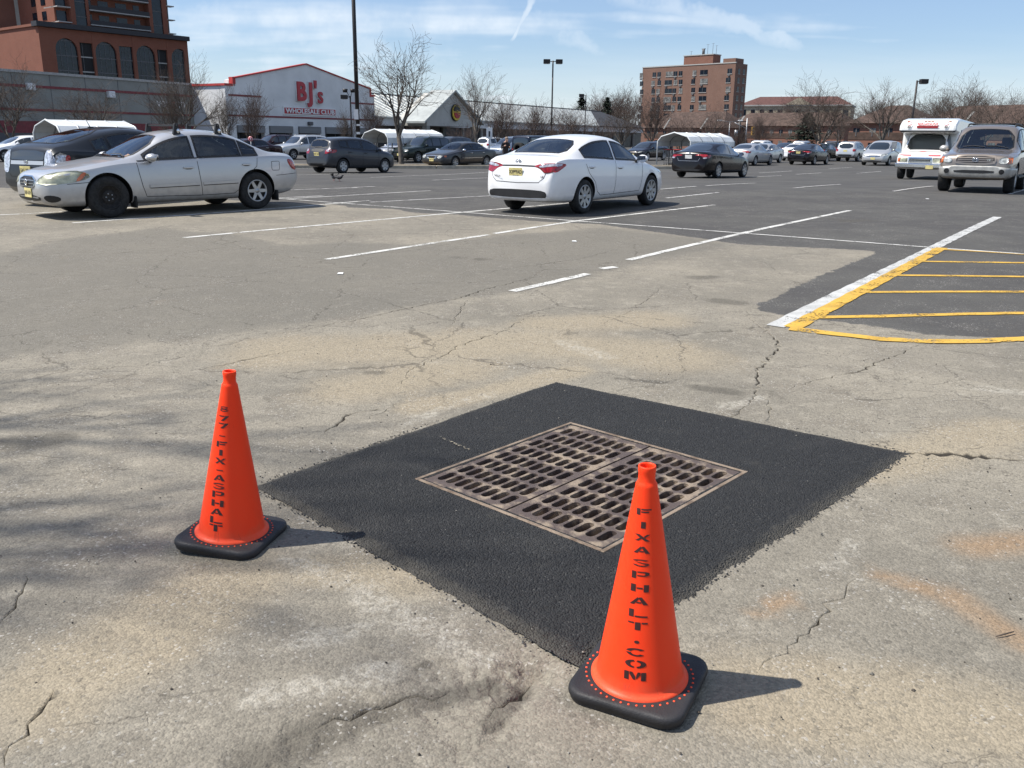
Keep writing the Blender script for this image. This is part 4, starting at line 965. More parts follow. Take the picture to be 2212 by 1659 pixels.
def silver_saloon():
    c = Car('silver_saloon', SA, P_silver, True, G_clear); c.glazing(); c.interior(2.35, 3.2, .80, M_seat)
    c.ribbon('belt_moulding', 'S', [(1.52, .925), (2.6, .965), (3.86, .995)], .016, [M_seal], .007, (1, -1))
    for pts in ([(1.68, .50), (2.60, .515)], [(2.68, .516), (3.38, .53)]): c.ribbon('side_moulding', 'S', pts, .05, [P_silver], .014, (1, -1))
    for pts in ([(1.68, .472), (2.60, .487)], [(2.68, .488), (3.38, .502)]): c.ribbon('moulding_gap', 'S', pts, .012, [M_seam], .0142, (1, -1))
    c.handle(2.42, .80, P_silver, .19); c.handle(3.58, .835, P_silver, .17)
    c.ribbon('fuel_flap_seam', 'S', [(4.14, .88), (4.13, .75), (4.15, .715), (4.29, .715), (4.31, .74), (4.32, .87), (4.29, .885), (4.14, .88)], .008, [M_seam], .003)
    c.panel('headlight', 'F', [(.40, .585), (.60, .565), (.80, .575), (.855, .66), (.84, .755), (.76, .79), (.60, .75), (.48, .68)], [M_hazy], .008, .05, 1, (1, -1), thick=.02)
    c.panel('indicator', 'S', [(.46, .62), (.54, .62), (.66, .745), (.60, .765)], [M_amber], .012, .04, 1, (1, -1))
    g = c.panel('grille', 'F', [(-.36, .685), (-.29, .485), (.29, .485), (.36, .685)], [M_grill], .006, .05, 1, thick=.02)[0]
    for z in (.525, .575, .625): c.ribbon('grille_bar', 'F', [(-.31, z), (.31, z)], .012, [M_rim], .012, parent=g)
    c.ring('grille_surround', 'F', [(-.365, .69), (-.295, .48), (.295, .48), (.365, .69)], [M_chrome], .006, .010, .012, parent=g)
    l, n = c.hit('F', 0, .59); e = MB(); e.lathe([(.036, .01), (.056, .012), (.058, .024), (.052, .03), (.038, .028), (.036, .02)], 24, 0, 'x', (l.x, 0, l.z)); e.cbox((l.x+.024, 0, l.z), (.012, .14, .026)); e.build('emblem', [M_chrome], c.root)
    c.panel('lower_intake', 'F', [(-.50, .385), (-.46, .29), (.46, .29), (.50, .385)], [M_grill], .004, .05, 1)
    c.ribbon('intake_bar', 'F', [(-.46, .335), (.46, .335)], .014, [M_dark], .01)
    c.panel('fog_recess', 'F', [(.57, .36), (.60, .30), (.68, .28), (.75, .31), (.76, .37), (.70, .40), (.61, .395)], [M_dark], .004, .04, 1, (1, -1))
    c.panel('front_underlip', 'F', [(-.62, .235), (-.6, .205), (.6, .205), (.62, .235)], [M_dark], .004)
    c.plate('F', .02, .42, 'NRF-67H', M_plate, -.02)
    c.panel('tail_light', 'S', [(4.52, .93), (4.66, .90), (4.80, .74), (4.72, .70), (4.62, .74), (4.54, .84)], [M_red], .006, .04, 1, (1, -1), thick=.02)
    c.panel('tail_light', 'B', [(.50, .90), (.76, .88), (.80, .74), (.50, .76)], [M_red], .006, .05, 1, (1, -1))
    c.mirrors(1.75, .985, [P_silver], .02, (.11, .13, .072))
    c.wheels(('steel', 'steel', 'spoke', 'spoke'), 6)
    for sd in (1, -1):
        mb = MB(); mb.cbox((c.X(.98+.43), sd*.80, .245), (.035, .22, .20)); mb.build('mud_flap', [M_tyre], c.root, bev=.01)
        mb = MB(); mb.cbox((c.X(3.78+.42), sd*.80, .245), (.035, .22, .20)); mb.build('mud_flap', [M_tyre], c.root, bev=.01)
    c.ribbon('wiper', 'T', [(1.40, .60), (1.46, .35), (1.43, .02)], .03, [M_dark], .022); c.ribbon('wiper', 'T', [(1.38, .10), (1.43, -.25), (1.40, -.52)], .03, [M_dark], .022)
    c.panel('inspection_sticker', 'T', [(1.45, .50), (1.45, .60), (1.53, .58), (1.53, .49)], [M('sticker_orange', (.75, .30, .14), .5, col2=(.75, .72, .55), scale=30)], -.006, rnd=0)
    for x in (2.42, 3.22):
        rk = thing_part('roof_bar', c.root); zr = float(c.top(x)); mb = MB(); mb.box((c.X(x)-.016, -.62, zr+.075), (c.X(x)+.016, .62, zr+.105)); mb.build('bar', [M_dark], rk, bev=.004)
        for sd in (1, -1):
            l, n = c.hit('T', x, sd*.55); mb = MB()
            mb.add([(l.x+a*.075, sd*(.55+b*.03), l.z-.02) for a, b in ((-1, -1), (1, -1), (1, 1), (-1, 1))]+[(l.x+a*.03, sd*(.55+b*.025), zr+.125) for a, b in ((-1, -1), (1, -1), (1, 1), (-1, 1))],
                   [(0, 1, 5, 4), (1, 2, 6, 5), (2, 3, 7, 6), (3, 0, 4, 7), (4, 5, 6, 7)]); mb.build('foot', [M_dark], rk, bev=.008)
            mb = MB(); t = MB(); t.lathe([(math.sin(math.pi*k/8), -math.cos(math.pi*k/8)) for k in range(9)], 12); mb.add([(l.x-.02+v[0]*.03, sd*.585+v[1]*.012, l.z+.05+v[2]*.04) for v in t.v], t.f, 0, True); mb.build('lock_cap', [M_chrome], rk)
    return c.finish()
r = put(silver_saloon(), SA, 'FL', (240, 470.6), (-1.93, -2.06), 'silver four-door saloon with black roof bars and a black steel front wheel')

# ---- white saloon seen from behind
SB = dict(L=4.64, wx=(.93, 3.63), R=.318, rim=.70, tw=.20, wr=.61, gap=.045, sp=.15, spo=1.15, sh=.95,
  top=[(0, .55), (.04, .66), (.3, .78), (.8, .89), (1.1, .965), (1.6, 1.22), (1.98, 1.375), (2.3, 1.435), (2.65, 1.455), (3.05, 1.432), (3.45, 1.345), (3.8, 1.215), (4.06, 1.115), (4.2, 1.085), (4.42, 1.07), (4.52, 1.045), (4.585, .93), (4.62, .80), (4.64, .66)],
  belt=[(0, .5), (.1, .62), (.7, .78), (1.3, .895), (2.5, .955), (3.6, 1.005), (4.15, 1.01), (4.45, .97), (4.64, .58)],
  bot=[(0, .3), (.1, .22), (.5, .2), (3.6, .20), (4.2, .22), (4.5, .24), (4.6, .26), (4.64, .30)],
  plan=[(0, .5), (.05, .63), (.25, .76), (.6, .84), (1.1, .88), (2.4, .8875), (3.7, .885), (4.15, .86), (4.42, .81), (4.56, .75), (4.62, .68), (4.64, .62)],
  win=[(1.56, 2.44), (2.53, 3.62)], wlo=.03, wup=.12, slant=0,
  ws=[(1.16, -.66), (1.12, 0), (1.16, .66), (1.94, .53), (1.97, 0), (1.94, -.53)], rg=('T', [(3.42, -.50), (3.39, -.2), (3.39, .2), (3.42, .50), (4.02, .60), (4.05, .2), (4.05, -.2), (4.02, -.60)]),
  seams=[[(1.36, .90), (1.40, .6), (1.48, .34), (3.05, .32), (3.2, .40), (3.30, .58), (3.52, .75), (3.62, .92)], [(2.49, .96), (2.51, .6), (2.55, .33)]])
def white_saloon():
    c = Car('white_saloon', SB, P_white, True); c.glazing(); c.interior(2.15, 3.0, .80, M_seat)
    for y in (.3, -.3): mb = MB(); mb.cbox((c.X(3.42), y, 1.03), (.06, .24, .14)); mb.build('headrest', [M_beige], c.root, bev=.03)
    tl = [(.33, .885), (.50, .935), (.70, .945), (.83, .935), (.80, .86), (.76, .79), (.60, .755), (.54, .80), (.47, .85)]
    c.panel('tail_light', 'B', tl, [M_red], .006, .04, 1, (1, -1), thick=.02)
    c.panel('tail_light', 'S', [(4.22, .925), (4.42, .945), (4.56, .935), (4.58, .80), (4.50, .78), (4.40, .83)], [M_red], .006, .04, 1, (1, -1), thick=.02)
    c.panel('reversing_lens', 'B', [(.44, .885), (.58, .925), (.70, .932), (.80, .925), (.79, .895), (.68, .885), (.55, .868), (.48, .862)], [M_clear], .011, .04, 1, (1, -1))
    c.panel('reversing_lens', 'S', [(4.32, .925), (4.44, .932), (4.55, .925), (4.56, .89), (4.44, .885)], [M_clear], .011, .04, 1, (1, -1))
    c.panel('bumper_insert', 'B', [(-.62, .45), (-.3, .465), (.3, .465), (.62, .45), (.66, .38), (.62, .315), (-.62, .315), (-.66, .38)], [M_dark], .006, .06, 1)
    c.ribbon('boot_seam', 'B', [(-.62, .80), (-.58, .68), (-.48, .60), (0, .585), (.48, .60), (.58, .68), (.62, .80)], .010, [M_seam], .003)
    c.ribbon('boot_step', 'B', [(-.38, .885), (0, .893), (.38, .885)], .028, [M_dark], .003)
    c.ribbon('boot_seam', 'T', [(4.06, .64), (4.3, .69), (4.5, .62)], .008, [M_seam], .003, (1, -1))
    c.plate('B', .04, .775, 'X39*FAD', M_plate, .12, 'Garden State')
    l, n = c.hit('B', .02, .965)
    mb = MB()
    for ry, rz_, dy, dz in ((.062, .042, 0, 0), (.028, .042, 0, 0), (.046, .016, 0, .02)):
        mb.tube([(l.x-.006-.004*abs(math.cos(a)), .02+dy+ry*math.cos(a), l.z+dz+rz_*math.sin(a)) for a in np.linspace(0, 2*math.pi, 25)], .0065, 6)
    mb.build('emblem', [M_chrome], c.root)
    for txt, y, z, sz in (('COROLLA', .50, .695, .052), ('LE', -.55, .70, .05)):
        l, n = c.hit('B', y, z); me = font_mesh(txt, sz, .0012, 1.15); o = link('badge', me, c.root, [M_seam]); o.location = l+Vector((-.006, 0, 0)); o.rotation_euler = (math.pi/2, 0, math.pi/2*-1+(.25 if y < 0 else -.25))
    c.handle(3.42, .86, P_white, .20); c.handle(2.32, .825, P_white, .20)
    c.mirrors(1.62, .985, [P_white], .03, (.10, .12, .08))
    c.wheels(('spoke',)*4, 8); c.panel('headlight', 'F', [(.45, .60), (.80, .66), (.82, .72), (.5, .68)], [M_lamp], .006, .05, 1, (1, -1))
    return c.finish()
put(white_saloon(), SB, 'RR', (1257, 461.4), (1.61, 2.22), 'white four-door saloon with red tail lamps standing over the painted bay lines')

# ---- grey hatchback beside the silver saloon
SP = dict(L=4.46, wx=(.93, 3.63), R=.315, wr=.58, sh=.95,
  top=[(0, .58), (.05, .68), (.4, .82), (.9, .97), (1.4, 1.19), (1.9, 1.40), (2.25, 1.475), (2.6, 1.49), (3.0, 1.455), (3.5, 1.36), (4.0, 1.22), (4.28, 1.13), (4.36, 1.06), (4.42, .85), (4.46, .66)],
  belt=[(0, .5), (.1, .62), (.7, .80), (1.3, .92), (2.5, .98), (3.6, 1.02), (4.2, 1.04), (4.38, .96), (4.46, .58)],
  bot=[(0, .3), (.1, .2), (.5, .18), (3.6, .19), (4.3, .24), (4.46, .36)],
  plan=[(0, .5), (.08, .65), (.3, .78), (.8, .85), (1.5, .872), (3., .872), (3.9, .84), (4.25, .77), (4.4, .72), (4.46, .66)],
  win=[(1.5, 2.30), (2.38, 3.15), (3.20, 3.52)], wlo=.03, wup=.12, ws=[(1.0, -.64), (.97, 0), (1.0, .64), (1.86, .52), (1.88, 0), (1.86, -.52)],
  rg=('T', [(3.1, -.46), (3.08, 0), (3.1, .46), (4.12, .54), (4.15, 0), (4.12, -.54)]), seams=[[(2.34, .98), (2.36, .33)], [(3.1, .35), (3.3, .62), (3.55, .78), (3.58, 1.)], [(4.0, .72), (4.05, .62), (4.4, .62)]])
def grey_hatch():
    P_slate = paint('charcoal_paint', (.026, .028, .031), .3, .3, .15); c = Car('grey_hatchback', SP, P_slate, True, G_dark); c.glazing(); c.interior(2.05, 2.95, .82, M_beige)
    M_tail = M('clear_tail_lamp', (.66, .68, .74), .15, .3, var=.3, scale=26, coat=1.)
    c.panel('tail_light', 'B', [(.50, 1.05), (.60, 1.055), (.74, .90), (.72, .70), (.60, .62), (.50, .66)], [M_tail], .008, .05, 1, (1, -1), thick=.02)
    c.panel('tail_light', 'S', [(4.10, .95), (4.30, 1.03), (4.40, .80), (4.30, .66), (4.18, .72)], [M_tail], .008, .05, 1, (1, -1), thick=.02)
    c.panel('tail_light_red', 'S', [(4.08, .96), (4.17, .965), (4.20, .82), (4.12, .82)], [M_red], .012, .04, 1, (1, -1))
    c.panel('lower_rear_window', 'B', [(-.46, 1.045), (.46, 1.045), (.48, .90), (.44, .87), (-.44, .87), (-.48, .90)], [M_glassd], .006, .08, 1)
    c.ribbon('tailgate_trim', 'B', [(-.47, .82), (.47, .82)], .07, [P_champ], .008); c.ribbon('boot_seam', 'B', [(-.5, .62), (-.46, .56), (.46, .56), (.5, .62)], .01, [M_seam])
    c.panel('plate_recess', 'B', [(-.24, .75), (.24, .75), (.22, .60), (-.22, .60)], [P_slate], .003); c.plate('B', .02, .68, 'EAS 19U', M_plate, .05)
    l, n = c.hit('B', .02, .83); mb = MB()
    for ry, rz_, dz in ((.05, .034, 0), (.022, .034, 0), (.038, .013, .016)): mb.tube([(l.x-.014, .02+ry*math.cos(a), l.z+dz+rz_*math.sin(a)) for a in np.linspace(0, 2*math.pi, 21)], .006, 6)
    mb.build('emblem', [M_chrome], c.root)
    l, n = c.hit('T', 2.95, 0); mb = MB(); mb.tube([l, l+Vector((-.12, 0, .22))], [.008, .004], 6); mb.cbox((l.x, 0, l.z+.01), (.10, .05, .03)); mb.build('aerial', [M_dark], c.root)
    c.mirrors(1.55, 1.0, [P_slate]); c.wheels(('spoke',)*4, 5); return c.finish()
r = put(grey_hatch(), SP, 'RR', (0, 0), (.45, .893), 'dark grey hatchback with clear tail lamps parked beside the silver saloon', at=(-8.15, 17.3, .2))

# ---- small grey hatchback in front of the kerb
SF = dict(L=4.10, wx=(.82, 3.32), R=.31, rim=.66, wr=.60, sh=.95, sp=.30, spo=.75,
  top=[(0, .6), (.05, .74), (.3, .88), (.7, 1.0), (1.2, 1.27), (1.6, 1.44), (2.0, 1.51), (2.5, 1.525), (3.2, 1.50), (3.62, 1.455), (3.78, 1.38), (3.90, 1.12), (3.97, 1.0), (4.06, .85), (4.10, .62)],
  belt=[(0, .52), (.1, .68), (.6, .86), (1.2, .92), (2.2, .97), (3.3, 1.05), (3.8, 1.06), (3.98, .95), (4.10, .56)],
  bot=[(0, .32), (.1, .22), (.5, .19), (3.2, .2), (3.8, .24), (4.10, .34)],
  plan=[(0, .48), (.06, .64), (.25, .76), (.6, .83), (1.2, .848), (3.0, .848), (3.6, .82), (3.9, .77), (4.05, .70), (4.10, .62)],
  win=[(.98, 1.22), (1.28, 2.12), (2.2, 2.95), (3.0, 3.42)], wlo=.03, wup=.12, ws=[(.78, -.62), (.75, 0), (.78, .62), (1.56, .52), (1.58, 0), (1.56, -.52)],
  rg=('B', [(-.52, 1.06), (.52, 1.06), (.54, 1.15), (.46, 1.39), (-.46, 1.39), (-.54, 1.15)]), seams=[[(1.20, .9), (1.25, .33), (2.75, .33), (2.95, .62), (3.05, .98)], [(2.16, .97), (2.18, .33)]])
def small_hatch():
    c = Car('small_hatchback', SF, P_slate, True, G_dark); c.glazing(); c.interior(1.85, 2.75, .84, M_seat)
    c.panel('tail_light', 'B', [(.50, .98), (.64, 1.02), (.78, .98), (.80, .86), (.60, .80), (.48, .80)], [M_red], .007, .05, 1, (1, -1), thick=.02)
    c.panel('tail_light', 'S', [(3.62, .97), (3.80, 1.0), (3.95, .95), (3.95, .83), (3.72, .86)], [M_red], .007, .05, 1, (1, -1), thick=.02)
    c.panel('reversing_lens', 'B', [(.54, .99), (.68, 1.01), (.76, .97), (.72, .90), (.56, .90)], [M_clear], .012, .05, 1, (1, -1))
    c.panel('tailgate_garnish', 'B', [(-.40, 1.02), (.40, 1.02), (.34, .88), (-.34, .88)], [M_dark], .006); c.plate('B', 0, .79, 'VRW 41K', M_plate, .1)
    c.ribbon('boot_seam', 'B', [(-.5, .82), (-.42, .64), (.42, .64), (.5, .82)], .014, [M_seam]); c.ribbon('rear_wiper', 'B', [(.25, 1.07), (-.2, 1.10)], .025, [M_dark], .02)
    c.panel('bumper_insert', 'B', [(-.7, .42), (.7, .42), (.72, .3), (-.72, .3)], [M_dark], .004)
    c.handle(2.0, .86, P_slate); c.handle(2.9, .90, P_slate); c.mirrors(1.28, 1.0, [P_slate]); c.wheels(('spoke',)*4, 6)
    l, n = c.hit('T', 3.5, 0); mb = MB(); mb.tube([l, l+Vector((-.05, 0, .2))], [.006, .003], 6); mb.build('aerial', [M_dark], c.root)
    return c.finish()
hatch = put(small_hatch(), SF, 'RR', (740.8, 374.5), HU, 'small slate-grey hatchback standing in front of the kerbed tree strip')

# ---- older dark saloon with upright chrome grille
SX = dict(L=4.86, wx=(.97, 3.72), R=.32, rim=.68, wr=.60, sp=.10, spo=.7,
  top=[(0, .60), (.03, .68), (.15, .76), (.6, .86), (1.25, .98), (1.7, 1.21), (2.05, 1.35), (2.4, 1.41), (2.9, 1.42), (3.35, 1.385), (3.7, 1.25), (4.0, 1.08), (4.15, 1.03), (4.7, 1.0), (4.82, .90), (4.86, .62)],
  belt=[(0, .54), (.1, .67), (.7, .78), (1.3, .88), (2.5, .93), (3.8, .96), (4.6, .94), (4.86, .56)], bot=[(0, .34), (.1, .24), (.5, .2), (4.1, .22), (4.86, .38)],
  plan=[(0, .62), (.04, .72), (.2, .81), (.6, .87), (1.2, .905), (3.6, .905), (4.3, .87), (4.7, .80), (4.86, .68)],
  win=[(1.60, 2.46), (2.54, 3.52)], wup=.11, ws=[(1.30, -.66), (1.27, 0), (1.30, .66), (2.02, .54), (2.04, 0), (2.02, -.54)], rg=('T', [(3.42, -.52), (3.42, .52), (3.98, .58), (3.98, -.58)]),
  seams=[[(1.42, .88), (1.48, .33), (3.1, .33), (3.4, .62), (3.55, .93)], [(2.5, .93), (2.52, .33)]])
def old_saloon():
    c = Car('dark_saloon', SX, P_grey, True, G_dark); c.glazing(); c.interior(2.3, 3.1, .78, M_seat)
    g = c.panel('grille', 'F', [(-.30, .52), (.30, .52), (.34, .68), (-.34, .68)], [M_grill], .008, thick=.02)[0]; c.ring('grille_surround', 'F', [(-.30, .52), (.30, .52), (.34, .68), (-.34, .68)], [M_chrome], .012, .014, .014, parent=g)
    c.panel('headlight', 'F', [(.42, .54), (.64, .54), (.68, .62), (.62, .70), (.42, .70)], [M_lamp], .01, .05, 1, (1, -1), thick=.02)
    c.panel('indicator', 'S', [(.12, .60), (.30, .60), (.32, .69), (.16, .69)], [M_amber], .008, .05, 1, (1, -1))
    c.panel('lower_intake', 'F', [(-.55, .42), (.55, .42), (.50, .32), (-.50, .32)], [M_grill], .004); c.plate('F', 0, .46, 'PZE 52A', M_plate)
    c.ribbon('window_trim', 'S', [(1.5, .90), (3.55, .965)], .014, [M_chrome], .008, (1, -1)); c.ribbon('side_moulding', 'S', [(1.5, .55), (3.3, .57)], .03, [M_chrome], .008, (1, -1))
    c.handle(2.35, .82, M_chrome); c.handle(3.4, .84, M_chrome); c.mirrors(1.62, .97, [M_chrome]); c.wheels(('spoke',)*4, 9)
    c.panel('tail_light', 'B', [(.42, .90), (.76, .90), (.78, .74), (.42, .74)], [M_red], .006, .06, 1, (1, -1)); return c.finish()
oldc = put(old_saloon(), SX, 'FL', (982.5, 364.), HD, 'charcoal saloon with chrome grille parked behind the kerb strip beside the tree')

# ---- black saloon, rear three-quarter
SC = dict(SB, L=4.90, wx=(.98, 3.78), R=.33, sh=.95, sp=.16,
  top=[(x*4.90/4.64, z+.02) for x, z in SB['top']], belt=[(x*4.90/4.64, z+.01) for x, z in SB['belt']], bot=[(x*4.90/4.64, z) for x, z in SB['bot']], plan=[(x*4.90/4.64, y*1.035) for x, y in SB['plan']],
  win=[(1.65, 2.56), (2.66, 3.70)], ws=[(x*4.90/4.64, y*1.02) for x, y in SB['ws']], rg=('T', [(x*4.9/4.64, y*1.03) for x, y in SB['rg'][1]]), seams=[[(1.45, .90), (1.55, .34), (3.25, .34), (3.5, .6), (3.8, .95)], [(2.61, .96), (2.66, .33)]])
def black_saloon():
    c = Car('black_saloon', SC, P_black, False); c.glazing()
    c.panel('tail_light', 'B', [(.30, .955), (.60, .97), (.80, .965), (.79, .84), (.62, .82), (.58, .90), (.30, .905)], [M_red], .007, .05, 1, (1, -1), thick=.02)
    c.panel('tail_light', 'S', [(4.52, .96), (4.72, .95), (4.78, .82), (4.62, .83)], [M_red], .007, .05, 1, (1, -1))
    c.panel('reversing_lens', 'B', [(.62, .845), (.78, .86), (.77, .80), (.64, .79)], [M_clear], .012, .05, 1, (1, -1))
    c.ribbon('boot_seam', 'B', [(-.5, .82), (-.44, .70), (.44, .70), (.5, .82)], .012, [M_rim]); c.plate('B', 0, .86, '', M_wplate, .1)
    c.ribbon('window_trim', 'S', [(1.55, .93), (2.6, .98), (3.72, 1.03)], .014, [M_chrome], .008, (1, -1))
    l, n = c.hit('B', 0, 1.0); mb = MB(); mb.cbox((l.x-.008, 0, l.z+.01), (.012, .10, .075)); mb.build('emblem', [M_chrome], c.root, bev=.01)
    c.panel('bumper_insert', 'B', [(-.6, .38), (.6, .38), (.66, .30), (-.66, .30)], [M_dark], .004)
    c.panel('headlight', 'F', [(.45, .60), (.80, .66), (.82, .74), (.5, .70)], [M_lamp], .006, .06, 1, (1, -1)); c.panel('grille', 'F', [(-.4, .52), (.4, .52), (.44, .64), (-.44, .64)], [M_grill], .006)
    c.plate('F', 0, .45, '', M_plate); c.panel('lower_intake', 'F', [(-.5, .38), (.5, .38), (.45, .29), (-.45, .29)], [M_grill], .004)
    c.mirrors(1.70, 1.0, [P_black]); c.handle(2.5, .85, P_black); c.handle(3.5, .88, P_black); c.wheels(('spoke',)*4, 7); return c.finish()
blk = put(black_saloon(), SC, 'RR', (1548.4, 385.), HU, 'glossy black saloon with white rear plate beside the cart shelter with shopping carts')

# ---- large taupe off-roader
SS = dict(L=5.18, wx=(.98, 3.98), R=.39, rim=.55, tw=.27, wr=.72, crown=.06, gap=.07, sh=.965, sp=.16,
  top=[(0, .80), (.03, .95), (.12, 1.04), (.5, 1.10), (1.35, 1.19), (1.75, 1.45), (2.1, 1.74), (2.35, 1.85), (3., 1.90), (4.4, 1.885), (4.85, 1.83), (5.02, 1.55), (5.12, 1.15), (5.18, .75)],
  belt=[(0, .74), (.1, .93), (.6, 1.02), (1.4, 1.10), (3., 1.13), (4.6, 1.14), (5., 1.08), (5.18, .68)], bot=[(0, .52), (.05, .42), (.3, .36), (.9, .36), (4.3, .38), (4.9, .42), (5.18, .5)],
  plan=[(0, .72), (.03, .80), (.12, .87), (.4, .93), (1., .985), (4.2, .985), (4.8, .95), (5.1, .90), (5.18, .84)],
  win=[(1.86, 2.62), (2.72, 3.55), (3.65, 4.6)], wup=.13, ws=[(1.40, -.76), (1.36, -.3), (1.36, .3), (1.40, .76), (2.10, .66), (2.13, 0), (2.10, -.66)], rg=('B', [(-.66, 1.2), (.66, 1.2), (.60, 1.66), (-.60, 1.66)]),
  seams=[[(1.6, 1.1), (1.65, .5), (3.4, .5), (3.55, .8), (3.6, 1.13)], [(2.66, 1.13), (2.68, .5)]])
def big_suv():
    c = Car('off_roader', SS, P_taupe, True, G_clear); c.glazing(); c.interior(2.6, 3.5, 1.06, M_seat, .42)
    P_bump = M('bumper_silver', (.46, .45, .42), .4, .4, var=.1)
    c.panel('bumper', 'F', [(-.97, .74), (.97, .74), (.97, .50), (.80, .43), (-.80, .43), (-.97, .50)], [P_bump], .022, .06, 1, thick=.05)
    c.panel('bumper_side', 'S', [(.0, .74), (.52, .74), (.50, .55), (.42, .46), (.0, .46)], [P_bump], .014, .06, 1, (1, -1))
    g = c.panel('grille', 'F', [(-.46, .80), (.46, .80), (.50, .90), (.44, 1.0), (-.44, 1.0), (-.50, .90)], [M_grill], .012, .05, 1, thick=.02)[0]
    for z in (.85, .90, .95): c.ribbon('grille_bar', 'F', [(-.44, z), (.44, z)], .024, [P_taupe], .024, parent=g)
    c.ring('grille_surround', 'F', [(-.46, .80), (.46, .80), (.50, .90), (.44, 1.0), (-.44, 1.0), (-.50, .90)], [P_taupe], .03, .012, .024, parent=g)
    l, n = c.hit('F', 0, .90); mb = MB()
    for ry, rz_, dz in ((.075, .052, 0), (.034, .052, 0), (.056, .02, .022)): mb.tube([(l.x+.035, ry*math.cos(a), l.z+dz+rz_*math.sin(a)) for a in np.linspace(0, 2*math.pi, 21)], .009, 6)
    mb.build('emblem', [M_chrome], c.root)
    me = font_mesh('V8', .07, .003, 1.2); o = link('badge', me, c.root, [M_chrome]); o.location = (l.x+.035, .33, .90); o.rotation_euler = (math.pi/2, 0, math.pi/2)
    c.panel('headlight', 'F', [(.58, .80), (.80, .80), (.80, .97), (.66, .97), (.58, .92)], [M_lamp], .012, .05, 1, (1, -1), thick=.02)
    c.panel('indicator', 'F', [(.805, .80), (.885, .80), (.885, .97), (.805, .97)], [M_amber], .012, .05, 0, (1, -1), thick=.02)
    c.panel('indicator', 'S', [(.06, .80), (.22, .81), (.22, .96), (.08, .96)], [M_amber], .008, .05, 1, (1, -1))
    c.panel('lower_intake', 'F', [(-.52, .625), (.52, .625), (.48, .545), (-.48, .545)], [M_grill], .030, .06, 1)
    c.panel('fog_lamp', 'F', [(.68+.065*math.cos(a), .595+.065*math.sin(a)) for a in np.linspace(0, 2*math.pi, 13)[:-1]], [M_grill], .030, .05, 0, (1, -1))
    c.plate('F', 0, .60, 'MPL 6307', M_wplate)
    for sd in (1, -1):
        mb = MB(); pts = [c.hit('T', x, sd*.62)[0]+Vector((0, 0, .055 if 0 < k < 5 else -.01)) for k, x in enumerate((2.45, 2.6, 3.1, 3.7, 4.3, 4.5))]; mb.tube(pts, .022, 8); mb.build('roof_rail', [M_dark], c.root)
    for x in (2.75, 4.1):
        mb = MB(); a, b = c.hit('T', x, .62)[0], c.hit('T', x, -.62)[0]; mb.tube([a+Vector((0, 0, .06)), b+Vector((0, 0, .06))], .018, 8); mb.build('cross_bar', [M_dark], c.root)
    mb = MB()
    for sd in (1, -1): y0, y1 = sorted((sd*.80, sd*1.0)); mb = MB(); mb.box((c.X(3.4), y0, .40), (c.X(1.55), y1, .45)); mb.build('side_step', [M_dark], c.root, bev=.01)
    for y0, y1, sd in ((.62, .05, 1), (.02, -.56, 1)): c.ribbon('wiper', 'T', [(1.47, y0), (1.52, (y0+y1)/2), (1.50, y1)], .03, [M_dark], .02)
    c.mirrors(1.86, 1.19, [M_clear if False else P_bump], .05, (.11, .13, .10)); c.wheels(('spoke',)*4, 6); return c.finish()
put(big_suv(), SS, 'FR', (2032, 411.5), (-.56, -.83), 'taupe off-roader with silver bumper and roof rails in front of the white minibus')

# ---- generic family off-roader, people carrier, soft-top jeep
SU = dict(L=4.55, wx=(.90, 3.52), R=.35, rim=.62, tw=.22, wr=.66, gap=.06, sp=.17,
  top=[(0, .72), (.04, .86), (.2, .94), (.7, 1.02), (1.2, 1.09), (1.6, 1.34), (1.95, 1.56), (2.2, 1.64), (2.8, 1.68), (3.8, 1.66), (4.2, 1.60), (4.36, 1.38), (4.48, 1.05), (4.55, .68)],
  belt=[(0, .66), (.1, .82), (.6, .92), (1.3, 1.0), (2.6, 1.04), (4., 1.07), (4.4, 1.0), (4.55, .6)], bot=[(0, .42), (.1, .32), (.5, .28), (3.6, .30), (4.3, .36), (4.55, .46)],
  plan=[(0, .60), (.05, .72), (.2, .81), (.6, .88), (1.2, .91), (3.6, .91), (4.2, .87), (4.45, .81), (4.55, .74)],
  win=[(1.62, 2.30), (2.39, 3.15), (3.24, 4.0)], wup=.12, ws=[(1.24, -.68), (1.21, 0), (1.24, .68), (1.92, .58), (1.95, 0), (1.92, -.58)], rg=('B', [(-.60, 1.10), (.60, 1.10), (.54, 1.52), (-.54, 1.52)]),
  seams=[[(1.45, 1.0), (1.5, .45), (2.95, .45), (3.15, .75), (3.2, 1.04)], [(2.34, 1.03), (2.36, .45)]])
